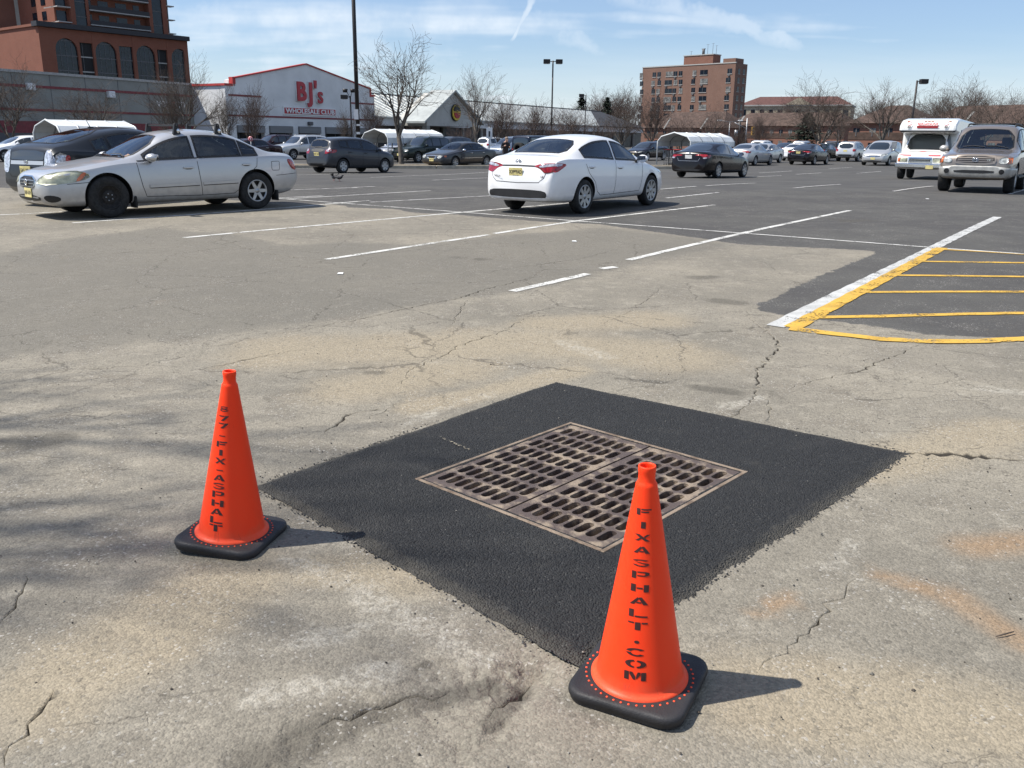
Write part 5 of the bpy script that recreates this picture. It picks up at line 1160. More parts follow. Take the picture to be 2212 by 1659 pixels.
def family_suv(cladding=True):
    c = Car('off_roader', SU, P_champ, False); c.glazing()
    if cladding: c.panel('lower_cladding', 'S', [(1.36, .52), (3.05, .52), (3.05, .36), (1.36, .36)], [M_dark], .006, .1, 0, (1, -1)); c.panel('bumper', 'F', [(-.80, .62), (.80, .62), (.8, .42), (-.8, .42)], [M_dark], .012, .08, 1); c.panel('bumper', 'B', [(-.80, .62), (.80, .62), (.8, .44), (-.8, .44)], [M_dark], .012, .08, 1)
    c.panel('headlight', 'F', [(.42, .72), (.74, .72), (.72, .86), (.46, .86)], [M_lamp], .012, .06, 1, (1, -1), thick=.02); c.panel('grille', 'F', [(-.34, .70), (.34, .70), (.38, .82), (-.38, .82)], [M_grill], .010)
    c.panel('tail_light', 'B', [(.60, 1.06), (.80, 1.04), (.80, .84), (.60, .86)], [M_red], .01, .06, 1, (1, -1), thick=.02); c.panel('tail_light', 'S', [(4.28, 1.05), (4.40, 1.04), (4.46, .86), (4.34, .86)], [M_red], .01, .06, 1, (1, -1))
    c.plate('B', 0, .90, '', M_plate); c.plate('F', 0, .52, '', M_plate)
    for sd in (1, -1):
        mb = MB(); pts = [c.hit('T', x, sd*.56)[0]+Vector((0, 0, .05 if 0 < k < 4 else -.01)) for k, x in enumerate((2.25, 2.4, 3.0, 3.7, 3.9))]; mb.tube(pts, .02, 6); mb.build('roof_rail', [P_champ], c.root)
    c.mirrors(1.66, 1.10, [P_champ]); c.wheels(('spoke',)*4, 5); return c.finish()
suv = put(family_suv(), SU, 'FL', (634, 345.), HD, 'silver off-roader with black lower cladding behind the small slate-grey hatchback')
SV = dict(L=5.05, wx=(.98, 4.02), R=.34, rim=.64, tw=.22, wr=.70, gap=.05, sp=.17,
  top=[(0, .62), (.04, .76), (.3, .92), (.8, 1.06), (1.0, 1.12), (1.5, 1.42), (1.95, 1.64), (2.3, 1.74), (2.9, 1.78), (4.3, 1.73), (4.72, 1.66), (4.88, 1.4), (4.98, 1.05), (5.05, .66)],
  belt=[(0, .56), (.1, .70), (.6, .90), (1.2, 1.0), (2.6, 1.04), (4.5, 1.08), (4.9, 1.0), (5.05, .58)], bot=[(0, .36), (.1, .24), (.5, .21), (4.2, .22), (5.05, .38)],
  plan=[(0, .58), (.05, .72), (.25, .84), (.6, .92), (1.2, .97), (4., .97), (4.6, .93), (4.95, .86), (5.05, .78)],
  win=[(1.45, 2.20), (2.30, 3.30), (3.40, 4.5)], wup=.13, ws=[(1.04, -.74), (1.0, 0), (1.04, .74), (1.92, .62), (1.95, 0), (1.92, -.62)], rg=('B', [(-.64, 1.12), (.64, 1.12), (.58, 1.60), (-.58, 1.60)]), seams=[[(1.3, .98), (1.35, .36), (3.35, .36), (3.4, 1.04)], [(2.25, 1.03), (2.27, .36)]])
def people_carrier():
    c = Car('people_carrier', SV, P_champ, False); c.glazing()
    c.panel('headlight', 'F', [(.50, .66), (.84, .72), (.88, .86), (.60, .80)], [M_lamp], .010, .06, 1, (1, -1), thick=.02); c.panel('grille', 'F', [(-.44, .62), (.44, .62), (.52, .74), (-.52, .74)], [M_grill], .01, .06, 1)
    c.ribbon('grille_chrome', 'F', [(-.40, .70), (-.1, .66), (.1, .66), (.40, .70)], .05, [M_chrome], .02); c.panel('lower_intake', 'F', [(-.6, .36), (.6, .36), (.6, .29), (-.6, .29)], [M_grill], .006)
    c.plate('F', 0, .50, '', M_plate); c.plate('B', 0, .9, '', M_plate); c.panel('tail_light', 'B', [(.68, 1.2), (.82, 1.2), (.86, .85), (.68, .85)], [M_red], .01, .06, 1, (1, -1))
    c.mirrors(1.5, 1.1, [P_champ]); c.wheels(('spoke',)*4, 6); return c.finish()
van = put(people_carrier(), SV, 'FL', (1918.6, 358.), HD, 'silver people carrier with chrome grille bars beside the white minibus')
SJ = dict(L=4.15, wx=(.70, 3.25), R=.40, rim=.55, tw=.26, wr=.72, crown=.04, gap=.08, sh=.985, sp=.16,
  top=[(0, .95), (.05, 1.10), (.6, 1.16), (1.15, 1.20), (1.38, 1.55), (1.52, 1.78), (1.7, 1.82), (3.9, 1.80), (4.06, 1.72), (4.12, 1.2), (4.15, .8)], belt=[(0, .85), (.1, 1.04), (1.2, 1.12), (4.05, 1.14), (4.15, .72)],
  bot=[(0, .6), (.1, .5), (4.15, .55)], plan=[(0, .62), (.1, .66), (.9, .72), (1.2, .78), (4.05, .78), (4.15, .74)], win=[(1.5, 2.25), (2.35, 3.05), (3.15, 3.9)], wup=.14,
  ws=[(1.22, -.66), (1.22, .66), (1.48, .64), (1.48, -.64)], rg=('B', [(-.6, 1.2), (.6, 1.2), (.58, 1.66), (-.58, 1.66)]), seams=[])
def jeep():
    c = Car('soft_top_jeep', SJ, P_blue, False); c.glazing(); c.panel('tail_light', 'B', [(.60, 1.0), (.70, 1.0), (.70, .85), (.60, .85)], [M_red], .02, .06, 0, (1, -1), thick=.02)
    c.mirrors(1.5, 1.25, [M_dark]); c.wheels(('spoke',)*4, 5, spare=True); return c.finish()
put(jeep(), SJ, 'RL', (1122, 351.5), HU, 'dark blue soft-top jeep with spare tyre standing behind the white saloon')

# ---- the rest of the car park
def another(src, S, wheel, px, head, sw, label, group='cars parked in the far rows', cat='car', name=None):
    r = dup(src, swap=sw); r.name = name or src.name.split('.')[0]; return put(r, S, wheel, px, head, label, cat, group)
K = 'black_paint'; Ch = 'light_silver_paint'; Gr = 'dark_grey_paint'; Sl = 'slate_paint'
another(suv, SU, 'FL', (574, 336), HD, {Ch: P_maroon}, 'dark maroon off-roader in front of the shuttered store bays', name='off_roader')
another(blk, SC, 'FL', (858, 346), HD, {K: P_silver}, 'silver saloon nosing out beside the kerb strip tree trunk', name='silver_saloon')
another(suv, SU, 'FL', (903, 352), HD, {Ch: P_green}, 'black-green off-roader with bright bumper between the tree trunk and the charcoal saloon', name='off_roader')
another(suv, SU, 'FL', (958, 347), HD, {Ch: P_slate}, 'slate off-roader just behind the charcoal saloon', name='off_roader')
another(suv, SU, 'RR', (1068, 334), HU, {Ch: P_white}, 'white estate car behind the roof of the charcoal saloon', name='estate_car')
another(van, SV, 'FL', (1102, 343), HD, {Ch: P_ltblue}, 'pale blue people carrier beside the person on foot', name='people_carrier')
another(blk, SC, 'FL', (1398, 347), HD, {K: P_black}, 'black saloon nosing out from the cart shelter beside the white saloon', name='black_saloon')
another(blk, SC, 'FL', (1418, 337), HD, {K: P_blue}, 'navy saloon behind the shopping carts in the shelter', name='navy_saloon')
another(blk, SC, 'RR', (1629.6, 358), HU, {K: P_silver}, 'silver saloon with red tail lamps just past the glossy black saloon', name='silver_saloon')
another(blk, SC, 'RL', (1683, 351.5), HD, {K: P_champ}, 'light silver saloon facing back beside the silver saloon with red tail lamps', name='light_saloon')
another(blk, SC, 'RL', (1692, 347), HU, {K: P_white, 'white_plate': M_plate}, 'white saloon with yellow plate just behind the black saloon in the aisle', name='white_saloon')
another(blk, SC, 'RR', (1757.7, 356.5), HU, {K: P_black, 'white_plate': M_plate}, 'black saloon with yellow rear plate standing alone in the open aisle', name='black_saloon')
another(blk, SC, 'RR', (1789, 348.5), HU, {K: P_green}, 'dark green saloon between the black saloon and the silver off-roader', name='green_saloon')
another(suv, SU, 'RR', (1852, 349.5), HU, {Ch: P_champ}, 'silver off-roader seen from behind beside the silver people carrier', name='off_roader')
another(suv, SU, 'RR', (1655, 339), HU, {Ch: P_white}, 'white off-roader whose roof shows over the silver saloon', name='off_roader')
another(blk, SC, 'RR', (1705, 340), HU, {K: P_blue}, 'dark blue saloon behind the white saloon with yellow plate', name='navy_saloon')
another(suv, SU, 'RR', (1742, 337), HU, {Ch: P_champ}, 'pale estate car by the person in the far rows', name='estate_car')
another(blk, SC, 'FL', (1898, 344), HD, {K: P_ltblue}, 'pale blue saloon peeping past the silver people carrier', name='blue_saloon')
another(blk, SC, 'FL', (1545, 338), HD, {K: P_grey}, 'grey saloon behind the far end of the cart shelter', name='grey_saloon')
another(blk, SC, 'FL', (14, 350), HD, {K: P_white}, 'white car with its windscreen showing past the grey hatchback', name='white_saloon')
another(oldc, SX, 'RL', (586, 348), HD, {Gr: P_maroon}, 'dark saloon whose boot shows past the silver saloon with roof bars', name='dark_saloon')
another(suv, SU, 'RR', (1812, 341), HU, {Ch: P_grey}, 'grey off-roader between the green saloon and the silver off-roader', name='off_roader')
another(blk, SC, 'RR', (430, 344), HU, {K: P_silver}, 'silver saloon seen through the windows of the saloon with roof bars', name='silver_saloon')
another(van, SV, 'RR', (350, 340), HU, {Ch: P_white}, 'white people carrier beyond the saloon with roof bars', name='people_carrier')

# ================================================================ BUILDINGS
MW = Matrix(((1, 0, 0, 0), (0, 0, -1, 0), (0, 1, 0, 0), (0, 0, 0, 1)))      # (s, z) drawn on the wall face, extruded inwards
ZG = -.07
class Wall:
    def __init__(s, name, label, cat, P0, P1, group=None):
        s.P0 = np.array([P0[0], P0[1]]); d = np.array([P1[0]-P0[0], P1[1]-P0[1]]); s.L = float(np.linalg.norm(d)); s.d = d/s.L; s.n = np.array([s.d[1], -s.d[0]])
        s.root = thing(name, label, cat, (P0[0], P0[1], 0), math.atan2(s.d[1], s.d[0]), group)
    def pp(s, u, v, y=0.):
        r = ray(u, v); o = s.P0-s.n*y; t = (o@s.n)/(r[:2]@s.n); p = r[:2]*t; return float((p-o)@s.d), float(EYE+t*r[2])
    def bx(s, name, s0, s1, z0, z1, y0, y1, mat, parent=None, bev=0.):
        mb = MB(); mb.box((min(s0, s1), min(y0, y1), min(z0, z1)), (max(s0, s1), max(y0, y1), max(z0, z1))); return mb.build(name, mat if isinstance(mat, list) else [mat], parent or s.root, bev=bev)
    def pr(s, name, poly, y0, depth, mat, parent=None):
        mb = MB(); mb.prism(poly, Matrix.Translation((0, y0, 0)) @ MW, depth); return mb.build(name, mat if isinstance(mat, list) else [mat], parent or s.root)
    def strip(s, name, pts, h, y0, y1, mat, parent=None):          # a band that follows a polyline of (s, z)
        for a, b in zip(pts[:-1], pts[1:]): s.pr(name, [a, b, (b[0], b[1]+h), (a[0], a[1]+h)], -y0, y0+y1, mat, parent)
    def text(s, name, txt, c, size, mat, y=-.05, bold=0., sx=1., ext=.03, parent=None):
        o = link(name, font_mesh(txt, size, bold, sx, ext), parent or s.root, [mat]); o.location = (c[0], y, c[1]); o.rotation_euler = (math.pi/2, 0, 0); return o
def tod(u, v, Y): p = V(u, v, Y); return (p.x, p.y)
def brick_mat(name, c1, c2, mort, scale=1., rough=.9):
    m = bpy.data.materials.new(name); m.use_nodes = True; t = NT(m.node_tree); t.n.clear()
    o = t.new('ShaderNodeTexCoord').outputs['Object']; sp = t.new('ShaderNodeSeparateXYZ', Vector=o)
    v = t.new('ShaderNodeCombineXYZ', X=t.math('ADD', sp.outputs[0], sp.outputs[1]), Y=sp.outputs[2], Z=0.).outputs[0]
    b = t.new('ShaderNodeTexBrick', Vector=v, Color1=(*c1, 1), Color2=(*c2, 1), Mortar=(*mort, 1), Scale=scale)
    b.inputs['Brick Width'].default_value = .22; b.inputs['Row Height'].default_value = .075; b.inputs['Mortar Size'].default_value = .006
    c = t.mix(t.ramp(t.noise(o, .35, 4, .6), .35, .7, 0, .35), b.outputs[0], tuple(x*.62 for x in c1))
    p = t.new('ShaderNodeBsdfPrincipled', Roughness=rough); t.set(p, 'Base Color', c); t.new('ShaderNodeOutputMaterial', Surface=p.outputs[0]); return m
M_stucco = M('white_stucco', (.70, .70, .69), .9, var=.06, scale=.4); M_stucco2 = M('grey_stucco', (.27, .27, .245), .9, var=.08, scale=.35)
M_redtrim = M('red_trim', (.45, .045, .04), .6, var=.1); M_dkred = M('dull_red_trim', (.22, .045, .05), .7, var=.1); M_signred = M('sign_red', (.42, .022, .035), .4, var=.05)
M_swhite = M('sign_white', (.75, .75, .74), .5, var=.03); M_open = M('dark_opening', (.012, .012, .013), .8, var=.2); M_shut = M('grey_shutter', (.20, .20, .20), .6, var=.1, sx=(.1, .1, 9.), scale=3)
M_rust = M('brown_door', (.075, .022, .018), .7, var=.2)
M_brickO = brick_mat('orange_brick', (.23, .076, .044), (.195, .062, .035), (.19, .11, .08)); M_brickR = brick_mat('brown_brick', (.235, .105, .072), (.195, .085, .058), (.2, .14, .11))
M_brickT = brick_mat('tan_red_brick', (.205, .110, .080), (.175, .092, .066), (.20, .15, .12))
M_wglass = M('window_glass', (.012, .019, .030), .12, 0, var=.3, scale=.8, spec=.4); M_wglass2 = M('curtained_window', (.20, .20, .19), .3, 0, var=.35, scale=1.2, spec=.6); M_frame = M('window_frame', (.10, .10, .105), .6, var=.1)
M_conc = M('concrete_slab', (.40, .39, .37), .85, var=.1); M_corn = M('dark_cornice', (.022, .021, .026), .6, var=.1)
M_tile = M('metal_roof', (.40, .42, .40), .45, .1, var=.10, scale=.8, sx=(1, 1, 1)); M_shing = M('dark_shingle', (.032, .034, .040), .85, var=.15, scale=2); M_brownroof = M('brown_shingle', (.080, .050, .038), .9, var=.2, scale=1.5)
M_redroof = M('red_tile_roof', (.105, .045, .036), .8, var=.15, scale=1); M_tan = M('tan_stone', (.40, .34, .25), .85, var=.1, scale=.5); M_shop = M('shopfront_dark', (.020, .020, .022), .4, var=.3, scale=.6)

# ---- wholesale store with gabled front
W = Wall('wholesale_store', 'white gabled warehouse store with red trim and a red club sign', 'store', tod(493, 290, 94), tod(808, 290, 113))
lx = [0, 0]; q = lambda u, v: W.pp(u, v)
zl = q(500, 185)[1]; sR = q(808, 209)[0]; s8 = q(508, 185)[0]; sE = q(798, 192)[0]
bays = [tuple(q((600+a*.3707)/1.4756, 290)[0] for a in ab) for ab in ((420, 655), (695, 895), (945, 1135), (1175, 1400), (1445, 1560))]
zlin = q((600+800*.3707)/1.4756, (140+706*.3707)/1.4756)[1]
gable = [(0, zlin), (sR, zlin), (sR, q(808, 209)[1]), (sE, q(798, 209)[1]), (sE, q(798, 192.4)[1]), q(660.8, 139.6), (s8, q(508, 169.5)[1]), (s8, zl), (0, zl)]
W.pr('wall', gable, 0, .6, M_stucco); W.bx('side_wall', .02, sR-.02, ZG-.2, zl-.05, .62, 26, M_stucco)
W.pr('roof_block', [(s8+.1, zl-.3), (sE-.1, zl-.3), (sE-.1, gable[4][1]-.1), (gable[5][0], gable[5][1]-.12), (s8+.1, gable[6][1]-.1)], .61, 1.2, M_stucco)
x = 0.
for a, b in bays+[(sR, sR)]:
    W.bx('pier', x, a, ZG-.2, zlin, -.05 if x > 0 else 0, .55, M_stucco); x = b
for k, (a, b) in enumerate(bays):
    W.bx('lintel', a+.05, b-.05, zlin-.75, zlin-.02, -.25, .4, M_shut)
    d = W.bx('bay_door', a, b, ZG-.1, zlin-.75, .50, .58, M_rust if k == 2 else M_open)
    for j in range(3): W.bx('bay_post', a+(b-a)*(j+.5)/3-.04, a+(b-a)*(j+.5)/3+.04, ZG, zlin-.78, .44, .50, M_frame, d)
W.strip('roof_trim', [(s8-.1, gable[6][1]), (gable[5][0], gable[5][1]), (sE+.1, gable[4][1])], .14, .12, .5, M_redtrim)
W.bx('roof_trim', s8-.38, s8, zl+.2, gable[6][1]+.14, -.10, .5, M_redtrim); W.bx('roof_trim', -.12, s8-.39, zl-.02, zl+.2, -.12, 5., M_redtrim); W.bx('roof_trim', sE, sE+.22, q(798, 209)[1], gable[4][1]+.1, -.1, .5, M_redtrim)
W.bx('roof_trim', sE+.23, sR+.1, gable[2][1], gable[2][1]+.22, -.1, .5, M_redtrim)
for a, b in ((q(493, 206), q(563.6, 211.7)), (q(757, 224), q(808, 226.8)), (q(493, 250), q(808, 262))):
    W.strip('wall_stripe', [(max(0, a[0]), (a[1]+b[1])/2), (b[0], (a[1]+b[1])/2)], .18, .05, .0, M_dkred)
bt, bb = q(636.5, 178.5), q(636.5, 219.5); br = q(695, 200); lh = (bt[1]-bb[1]); lc = ((bt[0]+br[0])/2, (bt[1]+bb[1])/2); lw = br[0]-bt[0]
sg = thing_part('letter_sign', W.root)
kx = lw/2.62/ (lh/.73)*1.12
for ch, off, sz, dz in (('B', -.33, 1.36, 0), ('J', .02, 1.36, 0), ("'", .20, 1.3, .10), ('s', .375, 1.30, -.12)):
    c = (lc[0]+off*lw, lc[1]+dz*lh)
    W.text('letter_back', ch, c, lh*sz, M_swhite, -.10, (.05 if ch == 's' else .075)*lh, .95, .08, sg); W.text('letter', ch, c, lh*sz, M_signred, -.26, (.018 if ch == 's' else .050)*lh, .95, .06, sg)
a, b, c_, d_ = q(610.3, 229), q(723.8, 235.6), q(723.3, 252), q(610.3, 247); zt, zb = (a[1]+b[1])/2, (c_[1]+d_[1])/2
bd = W.bx('name_board', a[0], b[0], zb, zt, -.12, 0, M_swhite); W.bx('board_face', a[0]+.12, b[0]-.12, zb+.12, zt-.12, -.15, -.121, M_signred, bd)
o = W.text('board_lettering', 'WHOLESALE CLUB', ((a[0]+b[0])/2, (zt+zb)/2-.03), (zt-zb)*.80, M_swhite, -.18, .018, 1., .02, bd)
wd = max(v.co.x for v in o.data.vertices)-min(v.co.x for v in o.data.vertices)
for v in o.data.vertices: v.co.x *= (b[0]-a[0]-.55)/wd
c_ = q(986, 270); l = q((600+1040*.3707)/1.4756, (140+685*.3707)/1.4756); W.bx('wall_lamp', l[0]-.3, l[0]+.3, l[1]-.2, l[1]+.2, -.4, 0, M_frame, bev=.08)

# ---- long grey neighbour with red bands
pr_ = tod(445, 290, 98.2); pl_ = tod(0, 284, 77.); pf = (pr_[0]+(pl_[0]-pr_[0])*1.7, pr_[1]+(pl_[1]-pr_[1])*1.7)
W = Wall('grey_store', 'long grey store wall with dull red bands beside the white gabled store', 'store', pf, pr_); q = lambda u, v: W.pp(u, v)
zt = q(444, 187)[1]; W.bx('wall', 0, W.L, ZG-.2, zt, 0, 14, M_stucco2); W.bx('coping', -.1, W.L+.02, zt, zt+.22, -.12, .5, M_conc)
for (u, v), h in (((105, 186), .22), ((300, 243), .20), ((300, 267), 1.0)):
    z = q(u, v)[1]; W.bx('wall_stripe', 0, W.L-.02, z-h, z, -.05, 0, M_dkred)
W.bx('wall_base', 0, W.L-.02, ZG, q(300, 267)[1]-1.02, -.03, 0, M_frame)
for k in range(1, 11): W.bx('panel_joint', W.L*k/11-.03, W.L*k/11+.03, ZG+1.8, zt-.02, -.012, 0, M_frame)
c = q(369, 223.5); hs = 1.25
o = W.text('store_lettering', 'veri', (c[0]-.95, c[1]), hs, M_swhite, -.06, .012, 1., .02); W.text('store_lettering', 'z', (c[0]+.30, c[1]), hs, M_redtrim, -.06, .012, 1., .02); W.text('store_lettering', 'on', (c[0]+1.22, c[1]), hs, M_swhite, -.06, .012, 1., .02)
for u, v in ((62, 186), (236, 203)): c = q(u, v); W.bx('wall_lamp', c[0]-.35, c[0]+.35, c[1]-.35, c[1]+.25, -.45, 0, M_swhite, bev=.06)

# ---- brick tower on an arcaded base
W = Wall('brick_tower', 'orange brick apartment tower rising from a base with tall arched windows', 'apartment tower', tod(108, 285, 198), tod(410, 289, 225)); q = lambda u, v, y=0.: W.pp(u, v, y)
zt = q(260, 68)[1]; pod = W.bx('podium', 0, W.L, ZG, zt-.6, 0, 26, M_brickO)
W.bx('cornice', -.6, W.L+1.3, zt-.7, zt+.3, -1.4, 1., M_corn); W.bx('podium_cap', -.3, .9, zt-.61, zt-.1, 1.01, 26, M_brickO); W.bx('string_course', -.12, -.005, q(50, 117)[1]-8.6, q(50, 117)[1]-8.2, .5, 25.8, M_conc)
ar = [(470, 660, 1), (680, 790, 2), (810, 990, 1), (1015, 1130, 0), (1160, 1320, 1), (1340, 1425, 2), (1460, 1605, 1)]
xs = [0.]; rows = []
for a, b, kd in ar:
    s0, s1 = q(a*.2512, 110)[0], q(b*.2512, 110)[0]; rows.append((s0, s1, kd)); W.bx('pilaster', xs[-1], s0, ZG, zt-.75, -.55, 0, M_brickO); xs.append(s1)
W.bx('pilaster', xs[-1], W.L, ZG, zt-.75, -.55, 0, M_brickO)
for s0, s1, kd in rows:
    r = (s1-s0)/2; m = (s0+s1)/2; zs = zt-2.6-r
    if kd == 1:
        W.pr('spandrel', [(s0, zt-.76), (s0, zs)]+[(m-r*math.cos(t), zs+r*math.sin(t)) for t in np.linspace(0, math.pi, 15)]+[(s1, zs), (s1, zt-.76)], -.54, .54, M_brickO)
        wn = W.bx('arched_window', s0, s1, ZG, zt-1., -.06, 0, M_wglass)
    else:
        W.bx('spandrel', s0, s1, zt-3.2, zt-.76, -.5, 0, M_brickO); wn = W.bx('tall_opening', s0, s1, ZG, zt-3.2, -.06, 0, M_wglass if kd == 0 else M_open)  # recessed balconies: their shade is painted on as a near-black sheet
    for j in range(1, 4 if kd != 2 else 2): W.bx('mullion', s0+(s1-s0)*j/4-.06, s0+(s1-s0)*j/4+.06, ZG, zt-1.1, -.12, -.061, M_frame, wn)
    for j in range(1, 6): W.bx('floor_band', s0, s1, zt-3.1*j-.1, zt-3.1*j+.15, -.14, -.061, M_frame if kd != 2 else M_conc, wn)
# tower above the base: glass bays, recessed balconies, lit flank
Y0 = 3.; zt0 = zt-.6
qs = lambda z1: q(z1*.2512, 40, Y0)[0]
tw = W.bx('tower_wall', qs(620), qs(1490), zt0, zt0+62, Y0+2.0, Y0+22, M_brickO)
tops = zt0+62
for a, b in ((615, 655), (750, 775), (1285, 1315), (1400, 1440)): W.bx('tower_pier', qs(a), qs(b), zt0, tops, Y0, Y0+2, M_brickO)
for a, b in ((655, 750), (1315, 1400)):
    g = W.bx('glass_bay', qs(a), qs(b), zt0, tops, Y0+.3, Y0+1.9, M_wglass)
    for j in range(20): W.bx('bay_mullion', qs(a), qs(b), zt0+3.1*j, zt0+3.1*j+.18, Y0+.22, Y0+.3, M_frame, g)
for j in range(20):
    z = zt0+1.6+3.1*j
    b_ = W.bx('balcony_slab', qs(775), qs(1285), z, z+.22, Y0-.3, Y0+2, M_conc)
    W.bx('balcony_slab', qs(1440), qs(1500)+.3, z, z+.22, Y0+.2, Y0+1.9, M_conc); W.bx('balcony_slab', qs(500), qs(615), z, z+.22, Y0-.2, Y0+6, M_conc)
    if j < 8:
        for a, b in ((790, 830), (890, 975), (1040, 1130), (1190, 1240)): W.bx('balcony_window', qs(a), qs(b), z+.24, z+2.5, Y0+1.9, Y0+2., M_wglass)
        W.bx('balcony_rail', qs(775), qs(1285), z+.24, z+1.15, Y0-.25, Y0-.2, M_corn, b_); W.bx('corner_window', qs(1450), qs(1485), z+.3, z+2.5, Y0+1.9, Y0+2., M_wglass)
fl = W.bx('tower_flank', qs(500), qs(619), zt0, tops, Y0+1.4, Y0+18, M_brickO)
for j in range(8):
    z = zt0+1.6+3.1*j
    for yy in (5., 9.5): W.bx('flank_window', qs(500)-.08, qs(500)-.004, z+.7, z+2.5, Y0+yy, Y0+yy+2., M_wglass)
    W.bx('corner_window', qs(515), qs(600), z+.3, z+2.5, Y0+1.3, Y0+1.395, M_wglass)
W.bx('stair_shaft', qs(500)-5., qs(500)-.4, zt0-.2, tops, Y0+19, Y0+25, M_brickR); W.bx('rear_wing', qs(500)-9., qs(500)-5.1, zt0-.2, tops, Y0+20, Y0+25, M_brickO)
for j in range(6): W.bx('wing_window', qs(500)-7.8, qs(500)-6.6, zt0+1.6+3.1*j, zt0+3.6+3.1*j, Y0+19.9, Y0+20, M_wglass)
W = Wall('grey_tower', 'dark grey glazed tower partly hidden behind the orange brick tower', 'apartment tower', tod(-90, 283, 285), tod(32, 284, 270))
W.bx('wall', 0, W.L, 0, 70, 0, 12, M_stucco2)
for j in range(14):
    g = W.bx('window_band', 0.3, W.L-.4, 28+3.1*j, 30.2+3.1*j, -.1, 0, M_wglass); W.bx('floor_slab', 0, W.L+.2, 27.2+3.1*j, 27.6+3.1*j, -.6, 0, M_conc)

# ---- row of shops under a pale metal roof
W = Wall('shop_row', 'long low shop row with pale metal roof and a gable with a round sign', 'shops', tod(809, 292, 114), tod(1388, 300, 198)); q = lambda u, v, y=0.: W.pp(u, v, y)
ze = q(1068, 262)[1]; YR = 9.; zr = q(1007, 218, YR)[1]; sD = q(1292, 271)[0]; eb = 1.1
W.bx('wall', 0, W.L, ZG-.2, ze-.05, .4, 20, M_shop); W.bx('fascia', -.02, W.L, ze-eb, ze, 0, .42, M_stucco); 
for k in range(18): W.bx('shop_pier', W.L*k/18, W.L*k/18+.5, ZG-.2, ze-eb, .1, .4, M_stucco2)
def slope(name, s0, s1, t0, t1, mat, z0=ze, z1=zr, ya=-.3, yb=YR, ribs=0):
    mb = MB(); mb.add([(s0, ya, z0), (s1, ya, z0), (t1, yb, z1), (t0, yb, z1), (s0, ya, z0-.2), (s1, ya, z0-.2), (t1, yb, z1-.2), (t0, yb, z1-.2)], [(0, 1, 2, 3), (7, 6, 5, 4), (0, 4, 5, 1), (1, 5, 6, 2), (3, 2, 6, 7), (0, 3, 7, 4)])
    o = mb.build(name, [mat], W.root)
    if ribs:
        n = int((s1-s0)/ribs)
        for k in range(1, n):
            f = k/n; a, b = Vector((s0+(s1-s0)*f, ya, z0+.0)), Vector((t0+(t1-t0)*f, yb, z1)); m2 = MB(); m2.tube([a+Vector((0, 0, .02)), b+Vector((0, 0, .02))], .05, 4, caps=False, smooth=False); m2.build('roof_rib', [mat], o)
    return o
slope('roof', -.2, sD, -.2, q(1276, 238, YR)[0], M_tile, ribs=1.2); slope('roof_end', sD+.02, W.L+.3, q(1276, 238, YR)[0]+.02, W.L-3, M_shing)
W.bx('ridge_cap', -.2, W.L-3, zr-.02, zr+.10, YR-.2, YR+.4, M_frame); W.bx('back_wall', 0, W.L-3, ZG, zr-.25, YR+.45, YR+11, M_stucco2)
YG = -4.5; gq = lambda u, v: q(u, v, YG)
ga_, gl_, gr_ = gq(978, 200), gq(925, 259), gq(1031, 259); zE = (gl_[1]+gr_[1])/2
hw = max(ga_[0]-gl_[0], gr_[0]-ga_[0])*.5+ (gr_[0]-gl_[0])*.25; gl2, gr2 = ga_[0]-hw, ga_[0]+hw
M_cream = M('cream_stucco', (.48, .47, .43), .9, var=.07, scale=.5)
W.pr('gable_wall', [(gl2, ZG+3.0), (gr2, ZG+3.0), (gr2, zE), (ga_[0], ga_[1]), (gl2, zE)], YG, 4.6, M_cream)
for a in (gl2, gr2-.7): W.bx('gable_pier', a, a+.7, ZG-.2, ZG+3.0, YG, YG+.7, M_stucco2)
for sgn, s1 in ((-1, gl2-1.2), (1, gr2+1.2)):
    zz = zE-1.2*(ga_[1]-zE)/hw; mb = MB(); y0, y1 = YG-.5, YG+3.4
    vs = [(ga_[0], y0, ga_[1]+.1), (s1, y0, zz+.1), (s1, y1, zz+.1), (ga_[0], y1, ga_[1]+.1)]; mb.add(vs+[(x, y, z+.25) for x, y, z in vs], [(3, 2, 1, 0), (4, 5, 6, 7), (0, 1, 5, 4), (1, 2, 6, 5), (2, 3, 7, 6), (3, 0, 4, 7)]); mb.build('gable_roof', [M_tile], W.root)
c = gq(982.5, 243.6); r = abs(gq(982.5, 225)[1]-c[1])
rs = thing_part('round_sign', W.root)
def disc(name, rr, y, mat, a0=0., a1=360., cz=0.):
    poly = [(c[0]+rr*math.cos(math.radians(a0+(a1-a0)*k/36)), c[1]+cz+rr*math.sin(math.radians(a0+(a1-a0)*k/36))) for k in range(36 if a1-a0 >= 360 else 37)]; return W.pr(name, poly, y, .12, mat, rs)
M_syel = M('sign_yellow', (.72, .52, .06), .5, var=.03); M_sblk = M('sign_black', (.02, .02, .02), .5, var=0)
disc('sign_rim', r, YG-.2, M_sblk); disc('sign_face', r*.90, YG-.33, M_syel); disc('sign_lower_half', r*.66, YG-.46, M_signred, 180, 360); disc('sign_upper_half', r*.66, YG-.46, M_sblk, 12, 168, .02)
for k, ch in enumerate('SHOPRITE'):
    a = math.radians(158-136*k/7); o = W.text('sign_letter', ch, (c[0]+r*.77*math.cos(a), c[1]+r*.77*math.sin(a)), r*.34, M_sblk, YG-.36, .02, 1., .02, rs); o.rotation_euler = (math.pi/2, -(a-math.pi/2), 0)
mb = MB(); p_ = [(-.38, .28), (-.26, .26), (-.14, -.18), (.28, -.18), (.40, .16), (-.22, .16)]
mb.tube([Vector((c[0]+x*r, YG-.62, c[1]+z*r)) for x, z in p_], r*.035, 6); mb.build('cart_mark', [M_syel], rs)

